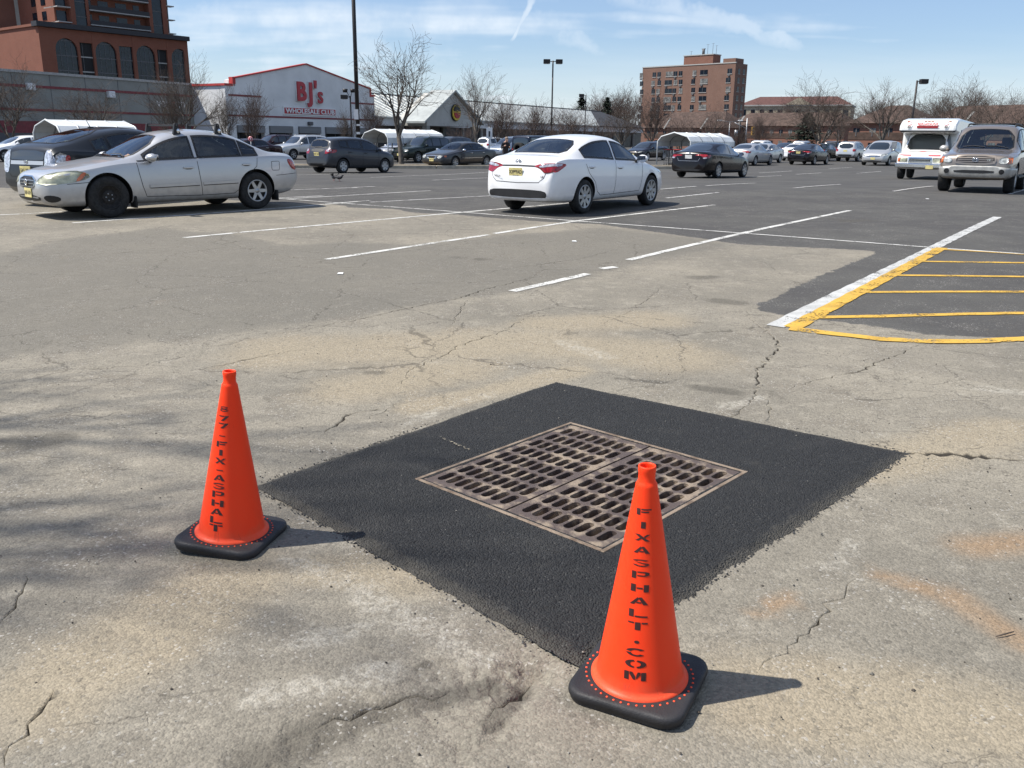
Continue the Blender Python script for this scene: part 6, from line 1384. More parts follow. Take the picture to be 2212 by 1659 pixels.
# ---- brown brick apartment block
W = Wall('apartment_block', 'brown brick apartment block with flat roof and rooftop plant room', 'apartment block', tod(1381, 300, 353), tod(1577, 302, 325)); q = lambda u, v: W.pp(u, v)
zz = lambda x, y: q((2000+x*.3255)/1.4756, (140+y*.3255)/1.4756)
zt = zz(560, 214)[1]; dep = 8.; wl = W.bx('wall', 0, W.L, ZG-.3, zt, 0, dep, M_brickT); W.bx('parapet', -.15, W.L+.15, zt, zt+.35, -.15, .4, M_conc)
s0, s1 = zz(530, 160)[0], zz(815, 160)[0]; W.bx('plant_room', s0, s1, zt, zt+3.4, 1.5, 6.5, M_brickR); W.bx('plant_cap', s0-.2, s1+.2, zt+3.4, zt+3.7, 1.3, 6.7, M_conc); W.bx('stair_head', W.L-5.5, W.L-.5, zt, zt+1.7, .5, 6, M_brickT)
for k, (a, h) in enumerate(((560, 1.6), (680, 2.2), (720, 3.6), (770, 3.8), (805, 3.))):
    ss_ = zz(a, 160)[0]; mb = MB(); mb.tube([(ss_, 4, zt+3.7), (ss_, 4, zt+3.7+h)], .06 if k != 1 else .5, 6); mb.cbox((ss_, 4, zt+3.6+h), (1.2 if k != 1 else 1.6, .06, .06 if k != 1 else .3)); mb.build('roof_mast', [M_frame], W.root)
cols = [(118, 150), (235, 268), (287, 320), (362, 432), (442, 477), (497, 532), (624, 660), (702, 775), (958, 1003)]
for j in range(11):
    z1 = zz(560, 264)[1]-3.0*j; z0 = z1-1.7
    if z0 < 2: break
    for k, (a, b) in enumerate(cols):
        jit = ((j*7+k*3) % 5-2)*.12; sa, sb = zz(a, 480)[0]+jit, zz(b, 480)[0]+jit; lit = (j*5+k*7) % 3 == 0  # flag picks the panes given the curtained colour
        w_ = W.bx('window', sa, sb, z0, z1, -.06, .0, M_wglass2 if lit else M_wglass); W.bx('window_sill', sa-.1, sb+.1, z0-.18, z0, -.16, 0, M_conc, w_); W.bx('window_bar', (sa+sb)/2-.06, (sa+sb)/2+.06, z0, z1, -.09, -.061, M_frame, w_)
        if (j+k) % 2 == 0: W.bx('air_conditioner', sa+.3, sa+1.1, z0-.85, z0-.25, -.3, 0, M_frame, w_)
    for yy in (1.8, 5.2): w_ = W.bx('window', W.L, W.L+.06, z0, z1, yy, yy+1.4, M_wglass); W.bx('window_sill', W.L, W.L+.16, z0-.18, z0, yy-.1, yy+1.5, M_conc, w_)

# ---- hall with a red tiled roof, terraces of houses
def hip(W, s0, s1, z0, zr, dep, mat, inset=4., parent=None, name='roof', over=.5):
    a, b, c, d = (s0-over, -over, z0), (s1+over, -over, z0), (s1+over, dep+over, z0), (s0-over, dep+over, z0); e, f = (s0+inset, dep/2, zr), (s1-inset, dep/2, zr)
    return MB().add([a, b, c, d, e, f], [(0, 1, 5, 4), (1, 2, 5), (2, 3, 4, 5), (3, 0, 4), (3, 2, 1, 0)]).build(name, [mat], parent or W.root)
W = Wall('red_roofed_hall', 'tan stone hall with red tiled hip roof behind the bare trees', 'hall', tod(1592, 303, 420), tod(1830, 306, 400)); q = lambda u, v: W.pp(u, v)
z0 = q(1650, 229)[1]; W.bx('wall', 0, W.L, ZG-.5, z0, 0, 22, M_tan); W.bx('cornice', -.4, W.L+.4, z0-.1, z0+.5, -.6, 22.6, M_conc); hip(W, 0, W.L, z0+.5, q(1680, 214)[1]+1.5, 22, M_redroof, 7.)
for k in range(12): W.bx('window', W.L*(k+.3)/12, W.L*(k+.75)/12, z0-5, z0-1.6, -.1, 0, M_wglass)
W.pr('pediment', [(W.L*.42, z0+.5), (W.L*.66, z0+.5), (W.L*.54, z0+3.6)], -1., 8., M_tan)
def terrace(u0, u1, Y0, Y1, ve, vr, label, wins, chim=()):
    W = Wall('terraced_houses', label, 'houses', tod(u0, 300, Y0), tod(u1, 305, Y1), 'brick houses beyond the car park'); q = lambda u, v: W.pp(u, v); um = (u0+u1)/2
    z0 = q(um, ve)[1]; zr_ = q(um, vr)[1]+1.0; W.bx('wall', 0, W.L, ZG-.3, z0, 0, 9, M_brickR); W.bx('band', -.02, W.L+.02, z0*.48, z0*.48+.9, -.06, 0, M_brownroof); hip(W, 0, W.L, z0, zr_, 9, M_brownroof, 3.)
    for k in range(wins):
        for fl in (0, 1):
            a = W.L*(k+.28)/wins; b = W.L*(k+.66)/wins; z = z0*.58 if fl else z0*.12; w_ = W.bx('window', a, b, z, z+z0*.26, -.05, 0, M_wglass if (k+fl) % 2 else M_wglass2); W.bx('window_frame', (a+b)/2-.06, (a+b)/2+.06, z, z+z0*.26, -.1, -.051, M_frame, w_)
    for f in chim: W.pr('gable_board', [(W.L*f, z0-.2), (W.L*f+.35, z0-.2), (W.L*f+1.9, z0+1.8), (W.L*f+1.55, z0+1.8)], -.75, .15, M_conc)
    return W
terrace(1392, 1560, 185, 170, 276, 252, 'brown brick houses with white gable boards below the apartment block', 9, (.28, .75)); terrace(1562, 1822, 176, 160, 272, 254, 'long brown brick terrace in front of the red-roofed hall', 13, (.12,))
terrace(1832, 1975, 118, 112, 266, 243, 'brick house with brown roof behind the silver people carrier', 4); terrace(1985, 2330, 140, 120, 268, 240, 'brown roofed brick terrace behind the minibus and the taupe off-roader', 9, (.3,))

# ================================================================ CAR PARK FURNITURE
M_pole = M('dark_bronze_pole', (.022, .018, .017), .5, .2, var=.15); M_lens = M('lamp_lens', (.45, .45, .43), .3, var=.1); M_kerb = M('kerb_concrete', (.42, .37, .29), .9, var=.15, scale=3, bump=.3)
M_soil = M('bare_soil', (.27, .20, .12), .95, var=.25, scale=5, bump=.5, bscale=20)
def lamp_post(p, h, heads, label, r=.075, sc=1., ang=0., group='car park lamp posts'):
    t = thing('lamp_post', label, 'lamp post', (p[0], p[1], float(gz(p[1]))), ang, group); mb = MB(); mb.lathe([(.25, 0), (.25, .7), (.2, .75)], 16); mb.build('plinth', [M_conc], t); mb = MB(); mb.tube([(0, 0, .3), (0, 0, h)], [r, r*.85], 10); mb.build('pole', [M_pole], t)
    for sx in heads:
        mb = MB(); mb.tube([(0, 0, h-.1), (sx*.35*sc, 0, h-.05)], .04, 6); mb.build('arm', [M_pole], t)
        mb = MB(); x0, x1 = sorted((sx*.28*sc, sx*.95*sc)); mb.box((x0, -.28*sc, h-.28*sc), (x1, .28*sc, h+.12*sc)); hd = mb.build('lamp_head', [M_pole], t, bev=.03)
        mb = MB(); mb.box((x0+.06, -.22*sc, h-.285*sc-.03), (x1-.06, .22*sc, h-.285*sc)); mb.build('lens', [M_lens], hd)
    return t
p = tod(774, 300, 56); lt = lamp_post(p, 13.5, (-1, 1), 'tall dark pole with white notices in front of the wholesale store', .13, 1.2)
for (u0, v0, u1, v1), nm in (((764.5, 236, 774.5, 258), 'notice'), ((770, 268, 778, 272), 'sticker'), ((770, 285, 778, 290), 'sticker')):
    a, b = V(u0, v0, 55.85), V(u1, v1, 55.85); mb = MB(); mb.box((a.x-p[0], -.17, b.z-float(gz(56))), (b.x-p[0], -.14, a.z-float(gz(56)))); mb.build(nm, [M_swhite], lt)
p = tod(1191, 290, 92); lamp_post(p, V(1192, 131, 92).z+.07, (-1, 1), 'double-headed lamp post above the white saloon roof', .085, 1.)
p = tod(1263, 290, 140); lamp_post(p, V(1264, 204, 140).z, (-1,), 'single-headed lamp post in front of the dark shop roof', .085, 1.1)
p = tod(1965, 300, 85); lamp_post(p, V(1982, 172, 85).z, (1,), 'single-headed lamp post behind the white minibus', .1, 1.)
p = tod(760, 300, 84); t = lamp_post(p, V(757, 206, 84).z, (-1,), 'low lamp post with floodlights beside the tall dark pole', .08, .9)
mb = MB(); hz = V(757, 198, 84).z
for dx in (-.45, .25): mb = MB(); mb.tube([(0, 0, hz-.5), (dx*.6, 0, hz)], .03, 6); mb.lathe([(.0001, 0), (.2, 0), (.24, .3), (.0001, .3)], 12, c=(dx, 0, hz)); mb.build('floodlight', [M_pole], t)
p = tod(1815, 300, 120); lamp_post(p, V(1820, 228, 120).z, (-1,), 'distant lamp post among the bare trees by the brick houses', .07, .9)
p = tod(2020, 300, 100)

# kerbed strip with the tree
def kerb_strip():
    a, b = gpt(430, 362.5), gpt(1490, 365.5); d = b-a; L = float(np.linalg.norm(d)); d /= L; n = np.array([-d[1], d[0]]); wv = 2.0
    soil = MB(); q0 = [a+n*.16, b+n*.16, b+n*(wv-.16), a+n*(wv-.16)]; soil.add([(p[0], p[1], float(gz(p[1]))+.125) for p in q0], [(0, 1, 2, 3)]); soil.build('tree_strip', [M_soil])['kind'] = 'structure'
    k = thing('kerb', 'pale concrete kerb round the planted strip behind the small grey hatchback', 'kerb', (a[0], a[1], float(gz(a[1]))), math.atan2(d[1], d[0])); m = int(L/3)
    for j in range(m):
        for y0 in (0., wv-.16):
            mb = MB(); mb.box((L*j/m+.012, y0, -.15), (L*(j+1)/m-.012, y0+.16, .15)); mb.build('kerb_stone', [M_kerb], k, bev=.02)
kerb_strip()

# cart shelters
M_sheet = M('white_sheet_metal', (.66, .68, .68), .45, .0, var=.08, scale=1.5); M_galv = M('galvanised_tube', (.33, .34, .35), .45, .7, var=.1)
def shelter(p, label, L=7., wv=2.35, panel=False):
    t = thing('cart_shelter', label, 'cart shelter', (p[0], p[1], float(gz(p[1]))), math.atan2(HU[1], HU[0]), 'white roofed cart shelters')     # local x along, y across
    pr = [(0, 1.45), (0, 1.55), (.25, 1.84), (wv/2, 2.10), (wv-.25, 1.84), (wv, 1.55), (wv, 1.45)]; pr = [(-y, z) for y, z in pr]
    for k, (a, b) in enumerate(zip(pr[:-1], pr[1:])):
        if k in (0, 5): a = (a[0], 1.22) if k == 0 else a; b = (b[0], 1.22) if k == 5 else b
        mb = MB(); mb.add([(0, a[0], a[1]), (L, a[0], a[1]), (L, b[0], b[1]), (0, b[0], b[1])], [(0, 1, 2, 3)]); o = mb.build('roof_sheet', [M_sheet], t); md = o.modifiers.new('s', 'SOLIDIFY'); md.thickness = .02; md.offset = 0
    for x in np.linspace(0, L, 5):
        mb = MB(); mb.tube([(x, pr[0][0], 0)]+[(x, y, z) for y, z in pr[1:-1]]+[(x, pr[-1][0], 0)], .045, 6); mb.build('frame_hoop', [M_sheet if x == 0 else M_galv], t)
    for y in (0, -wv):
        for z in (.45, .9): mb = MB(); mb.tube([(0, y, z), (L, y, z)], .028, 6); mb.build('rail', [M_galv], t)
    return t
def sh_at(u, v): return gpt(u, v)
sh1 = shelter(gpt(1418, 357.5), 'white roofed cart shelter with red-handled carts beside the glossy black saloon')
shelter(tod(784, 340, 60), 'white roofed cart shelter behind the kerb strip tree', 5.6); shelter(tod(80, 340, 40), 'white roofed cart shelter behind the dark grey hatchback', 3.6)
M_hand = M('red_cart_handle', (.50, .03, .03), .5, var=.1)
def cart():
    t = thing('shopping_cart', 'wire shopping cart with red handle nested in the shelter', 'shopping cart', group='shopping carts in the shelter')
    mb = MB(); B = [(.0, -.22, .55), (.0, .22, .55), (.72, .17, .62), (.72, -.17, .62)]; T = [(-.06, -.28, 1.0), (-.06, .28, 1.0), (.80, .22, .92), (.80, -.22, .92)]
    for P in (B, T): mb.tube([*P, P[0]], .010, 5, caps=False)
    for i in range(4):
        for f in np.linspace(0, 1, 6)[:-1]:
            a = Vector(B[i]).lerp(Vector(B[(i+1) % 4]), f); b = Vector(T[i]).lerp(Vector(T[(i+1) % 4]), f); mb.tube([a, b], .006, 4, caps=False)
    mb.build('basket', [M_galv], t); mb = MB()
    for s in (-1, 1): mb.tube([(-.1, s*.27, 1.02), (-.05, s*.25, .5), (0, s*.24, .16), (.75, s*.18, .16)], .013, 5)
    mb.build('chassis', [M_galv], t); mb = MB(); mb.tube([(-.1, -.28, 1.03), (-.1, .28, 1.03)], .022, 8); mb.build('handle', [M_hand], t)
    for x in (.02, .72):
        for s in (-1, 1): mb = MB(); mb.lathe([(.0001, -.015), (.06, -.015), (.06, .015), (.0001, .015)], 12, 0, 'y', (x, s*(.24 if x < .3 else .18), .06)); mb.build('castor', [M_tyre], t)
    return t
ct = cart(); b0 = sh1.location; R2 = Matrix.Rotation(sh1.rotation_euler.z, 3, 'Z'); first = True
for col in range(3):
    for k in range(5):
        loc = b0+R2 @ Vector((.45+k*.32, -.55-.72*col, 0)); 
        if first: ct.location = loc; ct.rotation_euler = (0, 0, sh1.rotation_euler.z); first = False
        else: dup(ct, loc, sh1.rotation_euler.z)

# minibus
SM = dict(L=3.2, wx=(.88, 3.0), R=.37, rim=.55, tw=.24, wr=.80, crown=.07, gap=.06, sh=.97,
  top=[(0, .92), (.04, 1.04), (.3, 1.16), (.80, 1.26), (1.1, 1.6), (1.42, 1.98), (1.7, 2.06), (3.2, 2.06)], belt=[(0, .85), (.1, 1.0), (.8, 1.14), (3.2, 1.18)], bot=[(0, .55), (.1, .45), (3.2, .45)],
  plan=[(0, .88), (.06, .95), (.4, .99), (3.2, 1.0)], win=[(1.22, 1.95)], ws=[(.86, -.80), (.84, 0), (.86, .80), (1.36, .70), (1.38, 0), (1.36, -.70)], rg=('T', [(2.6, -.1), (2.6, .1), (2.8, .1), (2.8, -.1)]), seams=[])
def minibus():
    P_bus = paint('bus_white', (.80, .80, .77), 0, .35, .3); c = Car('minibus', SM, P_bus, True, G_dark); c.glazing(); c.interior(1.95, 3.0, 1.15, M_seat, .45)
    prof = [(1.75, .55), (6.6, .55), (6.6, 2.45), (6.45, 2.60), (1.9, 2.64), (1.2, 2.56), (.82, 2.40), (.72, 2.10), (.80, 2.00), (1.75, 1.96)]
    mb = MB(); mb.prism([(c.X(x), z) for x, z in prof], Matrix.Translation((0, -1.16, 0)) @ MW, 2.32); o = mb.build('coach_body', [P_bus], c.root, bev=.11)
    for f in o.data.polygons: f.use_smooth = False
    for sd in (1, -1):
        for k in range(4): y0, y1 = sorted((sd*1.155, sd*1.172)); mb = MB(); x = 2.3+k*1.05; mb.box((c.X(x+.9), y0, 1.45), (c.X(x), y1, 2.15)); mb.build('coach_window', [M_glassd], c.root, bev=.03)
    g = c.panel('grille', 'F', [(-.46, .74), (.46, .74), (.46, .93), (-.46, .93)], [M_grill], .012, .08, 0, thick=.02)[0]; c.ring('grille_surround', 'F', [(-.46, .74), (.46, .74), (.46, .93), (-.46, .93)], [M_chrome], .02, .03, .022, rnd=0, parent=g)
    for z in (.80, .865): c.ribbon('grille_bar', 'F', [(-.4, z), (.4, z)], .02, [M_chrome], .024, parent=g)
    c.panel('headlight', 'F', [(.52, .75), (.80, .75), (.80, .93), (.52, .93)], [M_hazy], .012, .08, 0, (1, -1), thick=.02); c.panel('indicator', 'F', [(.81, .75), (.90, .75), (.90, .93), (.81, .93)], [M_amber], .012, .08, 0, (1, -1), thick=.02)
    mb = MB(); mb.box((c.X(-.12), -1.0, .50), (c.X(.05), 1.0, .70)); mb.build('chrome_bumper', [M_chrome], c.root, bev=.04); c.ribbon('valance', 'F', [(-.9, .48), (.9, .48)], .10, [M_dark], .01)
    M_busred = M('bus_red_print', (.60, .05, .06), .5, var=.1)
    pl_ = thing_part('licence_plate', c.root); mb = MB(); mb.box((c.X(-.14), .28, .47), (c.X(-.12), .585, .62)); mb.build('plate', [M_plate], pl_)
    fx = c.X(.745)+.035
    def dec(nm, txt, y, z, size, mat, ext=.004, x=fx, tilt=.30): o = link(nm, font_mesh(txt, size, .004, 1., ext), c.root, [mat]); o.location = (x, y, z); o.rotation_euler = (math.pi/2-tilt, 0, math.pi/2); return o
    dec('line_name', 'BERGENLINE', 0, 2.37, .15, M_busred, x=fx-.035); mb = MB()
    mb.cbox((fx-.012, 0, 2.245), (.012, .86, .10), 0, Matrix.Rotation(.30, 4, 'Y')); mb.build('name_band', [M_busred], c.root)
    for y in (-.75, .75):
        dec('fleet_number', '357', y, 2.24, .10, M_dark, x=fx-.01); mb = MB(); mb.tube([(fx-.035+.085*math.sin(a)*-.3, y+.085*math.cos(a), 2.385+.085*math.sin(a)) for a in np.linspace(0, 2*math.pi, 19)], .010, 5); mb.build('round_emblem', [M_busred], c.root)
    for y in (-.85, -.14, 0, .14, .85): mb = MB(); mb.cbox((c.X(1.0), y, 2.50), (.05, .10, .03)); mb.build('marker_lamp', [M_amber], c.root)
    for y in (-.62, .55): c.ribbon('bonnet_lettering', 'F', [(y-.24, 1.035), (y+.24, 1.035)], .05, [M_busred], .008)
    c.panel('bonnet_emblem', 'T', [(.5+.10*math.cos(a), .14*math.sin(a)) for a in np.linspace(0, 2*math.pi, 13)[:-1]], [M_busred], .006, .06, 0)
    for sd in (1, -1):
        mb = MB(); mb.tube([(c.X(.75), sd*.98, 1.05), (c.X(.55), sd*1.22, 1.25)], .022, 6); mb.tube([(c.X(.55), sd*1.22, 1.2), (c.X(.55), sd*1.22, 1.6)], .02, 6); mb.cbox((c.X(.55), sd*1.24, 1.45), (.08, .2, .32)); mb.build('mirror', [M_galv], c.root, bev=.01)
    c.wheels(('spoke',)*4, 8); return c.finish()
put(minibus(), SM, 'FR', (1942, 386), (-.56, -.83), 'white minibus with red lettering over its windscreen', 'minibus')

# round red notice, sign plates, signals
def post_sign(p, h, label, mk, name='sign_post'):
    t = thing(name, label, 'sign', (p[0], p[1], float(gz(p[1])))); mb = MB(); mb.tube([(0, 0, 0), (0, 0, h)], .03, 6); mb.build('post', [M_galv], t); mk(t); return t
def mk(t):
    zz_ = V(543, 300, 56).z-float(gz(56)); mb = MB(); mb.lathe([(.0001, -.06), (.16, -.06), (.16, -.045), (.0001, -.045)], 20, 0, 'y', (0, 0, zz_)); mb.build('plate', [M_signred], t); mb = MB(); mb.lathe([(.115, -.065), (.135, -.065), (.135, -.062), (.115, -.062)], 20, 0, 'y', (0, 0, zz_)); mb.build('ring', [M_swhite], t)
    o = link('sign_figure', font_mesh('4', .19, .005, 1., .003), t, [M_swhite]); o.location = (0, -.067, zz_); o.rotation_euler = (math.pi/2, 0, 0)
p = tod(543, 320, 56); post_sign(p, V(543, 300, 56).z+.1, 'round red notice on a post by the silver off-roader', mk)
def mk(t): mb = MB(); mb.box((-.22, -.06, 1.55), (.22, -.04, 2.35)); o = mb.build('plate', [M_swhite], t); mb = MB(); mb.box((-.06, -.066, 1.7), (.06, -.061, 2.1)); mb.build('panel_mark', [M_ptxt], o)
p = tod(1057, 320, 66); post_sign(p, 2.4, 'small white upright sign behind the charcoal saloon', mk)
p = tod(1625, 300, 125); t = thing('traffic_signal', 'yellow traffic signal on a mast by the brick houses', 'traffic signal', (p[0], p[1], ZG)); mb = MB(); mb.tube([(-.9, 0, 0), (-.9, 0, 4.6)], .09, 8); mb.tube([(-.9, 0, 3.2), (-2.6, 0, 4.0)], .06, 6); mb.build('mast', [M_galv], t)
mb = MB(); zc_ = V(1625, 283, 125).z-ZG; mb.box((-.2, -.2, zc_-.55), (.2, .2, zc_+.55)); hd = mb.build('signal_head', [M('signal_yellow', (.62, .33, .03), .5)], t, bev=.03)
for k in range(3): mb = MB(); mb.lathe([(.0001, -.22), (.13, -.22), (.13, -.2)], 14, 0, 'y', (0, 0, zc_+.34*(1-k))); mb.build('lens', [M_dark], hd)
for u, v, Y in ((1574, 262, 118), (2013, 258, 110)):
    p = tod(u, 300, Y); t = thing('street_lamp', 'slim street lamp with twin white heads by the brick houses', 'street lamp', (p[0], p[1], ZG), group='street lamps beyond the car park'); h = V(u, v, Y).z-ZG; mb = MB(); mb.tube([(0, 0, 0), (0, 0, h)], [.08, .05], 8); mb.tube([(-1.2, 0, h+.1), (0, 0, h-.1), (1.2, 0, h+.1)], .04, 6); mb.build('pole', [M_galv], t)
    for s in (-1, 1): mb = MB(); mb.cbox((s*1.35, 0, h+.1), (.6, .25, .15)); mb.build('lamp_head', [M_swhite], t, bev=.05)
for u, v, Y in ((1297-690+ 985, 700, 0),): pass
p = tod(1596, 300, 130); t = thing('utility_pole', 'dark utility pole with transformer by the brown terrace', 'utility pole', (p[0], p[1], ZG)); h = V(1596, 253, 130).z; mb = MB(); mb.tube([(0, 0, 0), (0, 0, h)], .14, 8); mb.cbox((0, 0, h-.5), (2., .12, .12)); mb.build('pole', [M_pole], t); mb = MB(); mb.lathe([(.0001, 0), (.28, 0), (.28, .9), (.0001, .9)], 12, c=(-.45, 0, h-2.6)); mb.build('transformer', [M_galv], t)

# ================================================================ TREES
M_bark = M('grey_bark', (.135, .115, .094), .9, var=.25, scale=5, bump=.5, bscale=25); M_twig = M('brown_twigs', (.095, .072, .057), .9, var=.2, scale=2); M_twigr = M('reddish_twigs', (.100, .070, .058), .9, var=.2, scale=2)
def bare_tree(seed, H, trunk=.26, limbs=5, levels=4, kids=(5, 4, 4, 3), up=.55, rmin=.007, spread=1., r0=None):
    R = random.Random(seed); A, B = MB(), MB(); r0 = r0 or H*.021
    def branch(p, d, L, r, lv):
        n = 4 if lv < 2 else 3; pts = [p]; rad = [r]
        for k in range(n):
            w_ = .16 if lv < 2 else .24
            d = (d+Vector((R.gauss(0, w_), R.gauss(0, w_), R.gauss(0, w_*.6)+up*.12))).normalized(); pts.append(pts[-1]+d*L/n); rad.append(max(rmin*.8, r*(1-.72*(k+1)/n)))
        (A if lv < 2 else B).tube(pts, rad, 7 if lv == 0 else (5 if lv < 2 else 3), caps=False)
        if lv >= levels: return
        m = kids[min(lv, len(kids)-1)]
        for j in range(m):
            f = .30+.70*(j+R.random()*.7)/m; f = min(f, .98); i = min(n-1, int(f*n)); t = f*n-i; q = pts[i].lerp(pts[i+1], t); rr = max(rmin, (rad[i]*(1-t)+rad[i+1]*t)*.68)
            ax = d.orthogonal().normalized(); ax.rotate(Matrix.Rotation(R.uniform(0, 6.28), 3, d)); an = R.uniform(.45, .95)*spread
            nd = d.copy(); nd.rotate(Matrix.Rotation(an, 3, ax)); nd.z += up*.28; nd.normalize(); branch(q, nd, L*R.uniform(.48, .72), rr, lv+1)
    th = H*trunk; pts = [Vector((0, 0, -.1)), Vector((0, 0, .12*th)), Vector((R.gauss(0, .03)*H*.3, R.gauss(0, .03)*H*.3, th*.6)), Vector((R.gauss(0, .02)*H, R.gauss(0, .02)*H, th))]
    A.tube(pts, [r0*1.5, r0*1.08, r0, r0*1.0], 9, caps=False)
    for k in range(limbs):
        a = 2*math.pi*(k+R.uniform(-.25, .25))/limbs; tilt = R.uniform(.28, .72)*spread if k else .1; d = Vector((math.cos(a)*math.sin(tilt), math.sin(a)*math.sin(tilt), math.cos(tilt)))
        branch(pts[-1]-Vector((0, 0, th*.12*R.random())), d, H*(1-trunk)*R.uniform(.58, .78), r0*.62, 1)
    am, bm_ = A.mesh('trunk'), B.mesh('crown'); am.materials.append(M_bark); return am, bm_
def plant(proto, loc, H0, H, label, twig, rz=0., wide=1., group=None, name='bare_tree'):
    t = thing(name, label, 'tree', loc, rz, group); s = H/H0; t.scale = (s*wide, s*wide, s)
    a = bpy.data.objects.new('trunk', proto[0]); b = bpy.data.objects.new('crown', proto[1])
    for o in (a, b): C.objects.link(o); o.parent = t
    if not proto[1].materials: proto[1].materials.append(M_twig)
    if twig is not M_twig: b.material_slots[0].link = 'OBJECT'; b.material_slots[0].material = twig
    return t
pA = bare_tree(4, 7, .27, 6, 4, (5, 6, 6, 5), up=.42, spread=1.05); pB = bare_tree(9, 7, .20, 7, 4, (5, 6, 6, 5), up=.35, spread=1.1, rmin=.009); pC = bare_tree(21, 7, .14, 8, 4, (5, 6, 6, 5), up=.6, spread=.85, rmin=.011); pD = bare_tree(33, 7, .28, 6, 4, (5, 6, 5, 5), up=.5, spread=.9)
pE = bare_tree(12, 3, .08, 9, 3, (6, 6, 5), up=.8, spread=.7, rmin=.008)
pK = bare_tree(41, 7, .25, 5, 4, (5, 5, 5, 4), up=.40, spread=1.0, rmin=.010, r0=.165)
b0 = G(867, 359); plant(pK, (b0.x, b0.y, b0.z+.12), 7., (V(867, 116, b0.y).z-b0.z), 'bare tree with forked trunk growing in the kerbed strip', M_twig, 1.1, .95)
def tree_at(u, vt, Y, proto, label, twig=M_twig, rz=0., wide=1., grp=None, nm='bare_tree', h0=7.):
    p = tod(u, 300, Y); z = float(gz(Y)); plant(proto, (p[0], p[1], z), h0, V(u, vt, Y).z-z, label, twig, rz, wide, grp, nm)
for i, (u, vt, Y, pr_, tw_, wd, lab) in enumerate((
    (18, 168, 62, pB, M_twig, 1.0, 'bare spreading tree before the grey store wall behind the grey hatchback'), (205, 192, 60, pA, M_twig, 1.35, 'low bare tree with pale limbs in front of the grey store wall'),
    (408, 160, 64, pD, M_twig, .95, 'tall bare tree beside the lit end wall of the white store'), (375, 200, 70, pC, M_twig, .9, 'slim bare tree behind the roof bars of the silver saloon'), (492, 225, 68, pC, M_twig, .75, 'small bare tree at the corner of the white gabled store'),
    (548, 217, 66, pC, M_twigr, .8, 'dense reddish bare tree against the white store front'), (748, 256, 74, pC, M_twig, .7, 'short bushy tree below the red name board'), (806, 236, 78, pC, M_twigr, .9, 'bushy bare tree right of the tall dark pole'),
    (1030, 172, 74, pD, M_twig, .85, 'tall thin bare tree beside the gable with the round sign'), (1085, 232, 82, pC, M_twigr, 1.1, 'red-brown bushy tree in front of the shop row'), (1158, 240, 96, pC, M_twigr, 1.2, 'low round bare tree left of the double lamp post'),
    (1232, 250, 100, pC, M_twigr, 1.3, 'broad low bare tree below the single-headed lamp post'), (1345, 243, 104, pB, M_twig, 1.0, 'bare tree in front of the dark shop roof'), (1410, 225, 150, pC, M_twigr, 1.1, 'reddish bare tree at the foot of the apartment block'),
    (1536, 234, 92, pA, M_twigr, 1.2, 'spreading bare tree behind the cart shelter with carts'), (1640, 262, 110, pC, M_twigr, 1.0, 'small bare tree behind the silver saloon and traffic signal'), (1777, 200, 84, pB, M_twig, 1.2, 'wide spreading bare tree above the black saloon in the aisle'),
    (1812, 250, 95, pD, M_twigr, .9, 'thin bare tree beside the wide spreading tree'), (1908, 200, 92, pD, M_twig, 1.2, 'bare tree with bent trunk left of the white minibus'), (2048, 196, 95, pB, M_twig, 1.0, 'broad bare tree above the white minibus roof'),
    (2130, 210, 105, pA, M_twig, 1.0, 'wide bare tree behind the taupe off-roader roof'), (2205, 224, 100, pD, M_twig, 1.0, 'bare tree at the far end of the brown terrace'), (1965, 232, 108, pD, M_twig, 1.0, 'dense bare tree behind the single-headed lamp post'))):
    tree_at(u, vt, Y, pr_, lab, tw_, i*1.3, wd, 'bare trees round the car park')
for i, (u, vt, Y, wd) in enumerate(((1335, 214, 240, 1.2), (1362, 210, 250, 1.2), (1300, 220, 245, 1.2), (1285, 226, 240, 1.3), (2090, 214, 170, 1.3), (2000, 222, 175, 1.3), (1880, 228, 170, 1.3), (2170, 214, 160, 1.2), (1700, 236, 210, 1.3), (1660, 240, 215, 1.3))):
    tree_at(u, vt, Y, (pC, pB)[i % 2], 'hazy bare tree beyond the dark shop roof near the spruce' if u < 1400 else ('hazy bare tree between the brown terrace and the red-roofed hall' if u < 1800 else 'hazy bare tree beyond the brown roofs behind the minibus'), M_twigr, i*.9, wd, 'bare trees beyond the shop roof' if u < 1400 else ('bare trees by the hall' if u < 1800 else 'bare trees beyond the brown roofs'))
for i, (u, vt, Y, w_) in enumerate(((905, 285, 64, 1.6), (1000, 280, 70, 1.6), (1120, 272, 78, 1.6), (1200, 276, 80, 1.4), (1300, 270, 88, 1.5), (1470, 268, 98, 1.5), (1600, 282, 100, 1.4))):
    tree_at(u, vt, Y, pE, 'low twiggy shrub along the edge of the car park', M_twigr, i*1.1, w_, 'twiggy shrubs at the car park edge', 'twiggy_shrub', 3.)
# tree beside the photographer; its branches shade the lower left of the ground
pS = bare_tree(77, 8., .40, 7, 4, (5, 4, 4, 3), spread=.8, rmin=.014, r0=.11)
plant(pS, (-10.0, 3.1, 0), 8., 13., 'bare tree whose branches throw soft shadows over the worn asphalt', M_twig, .4, .42)

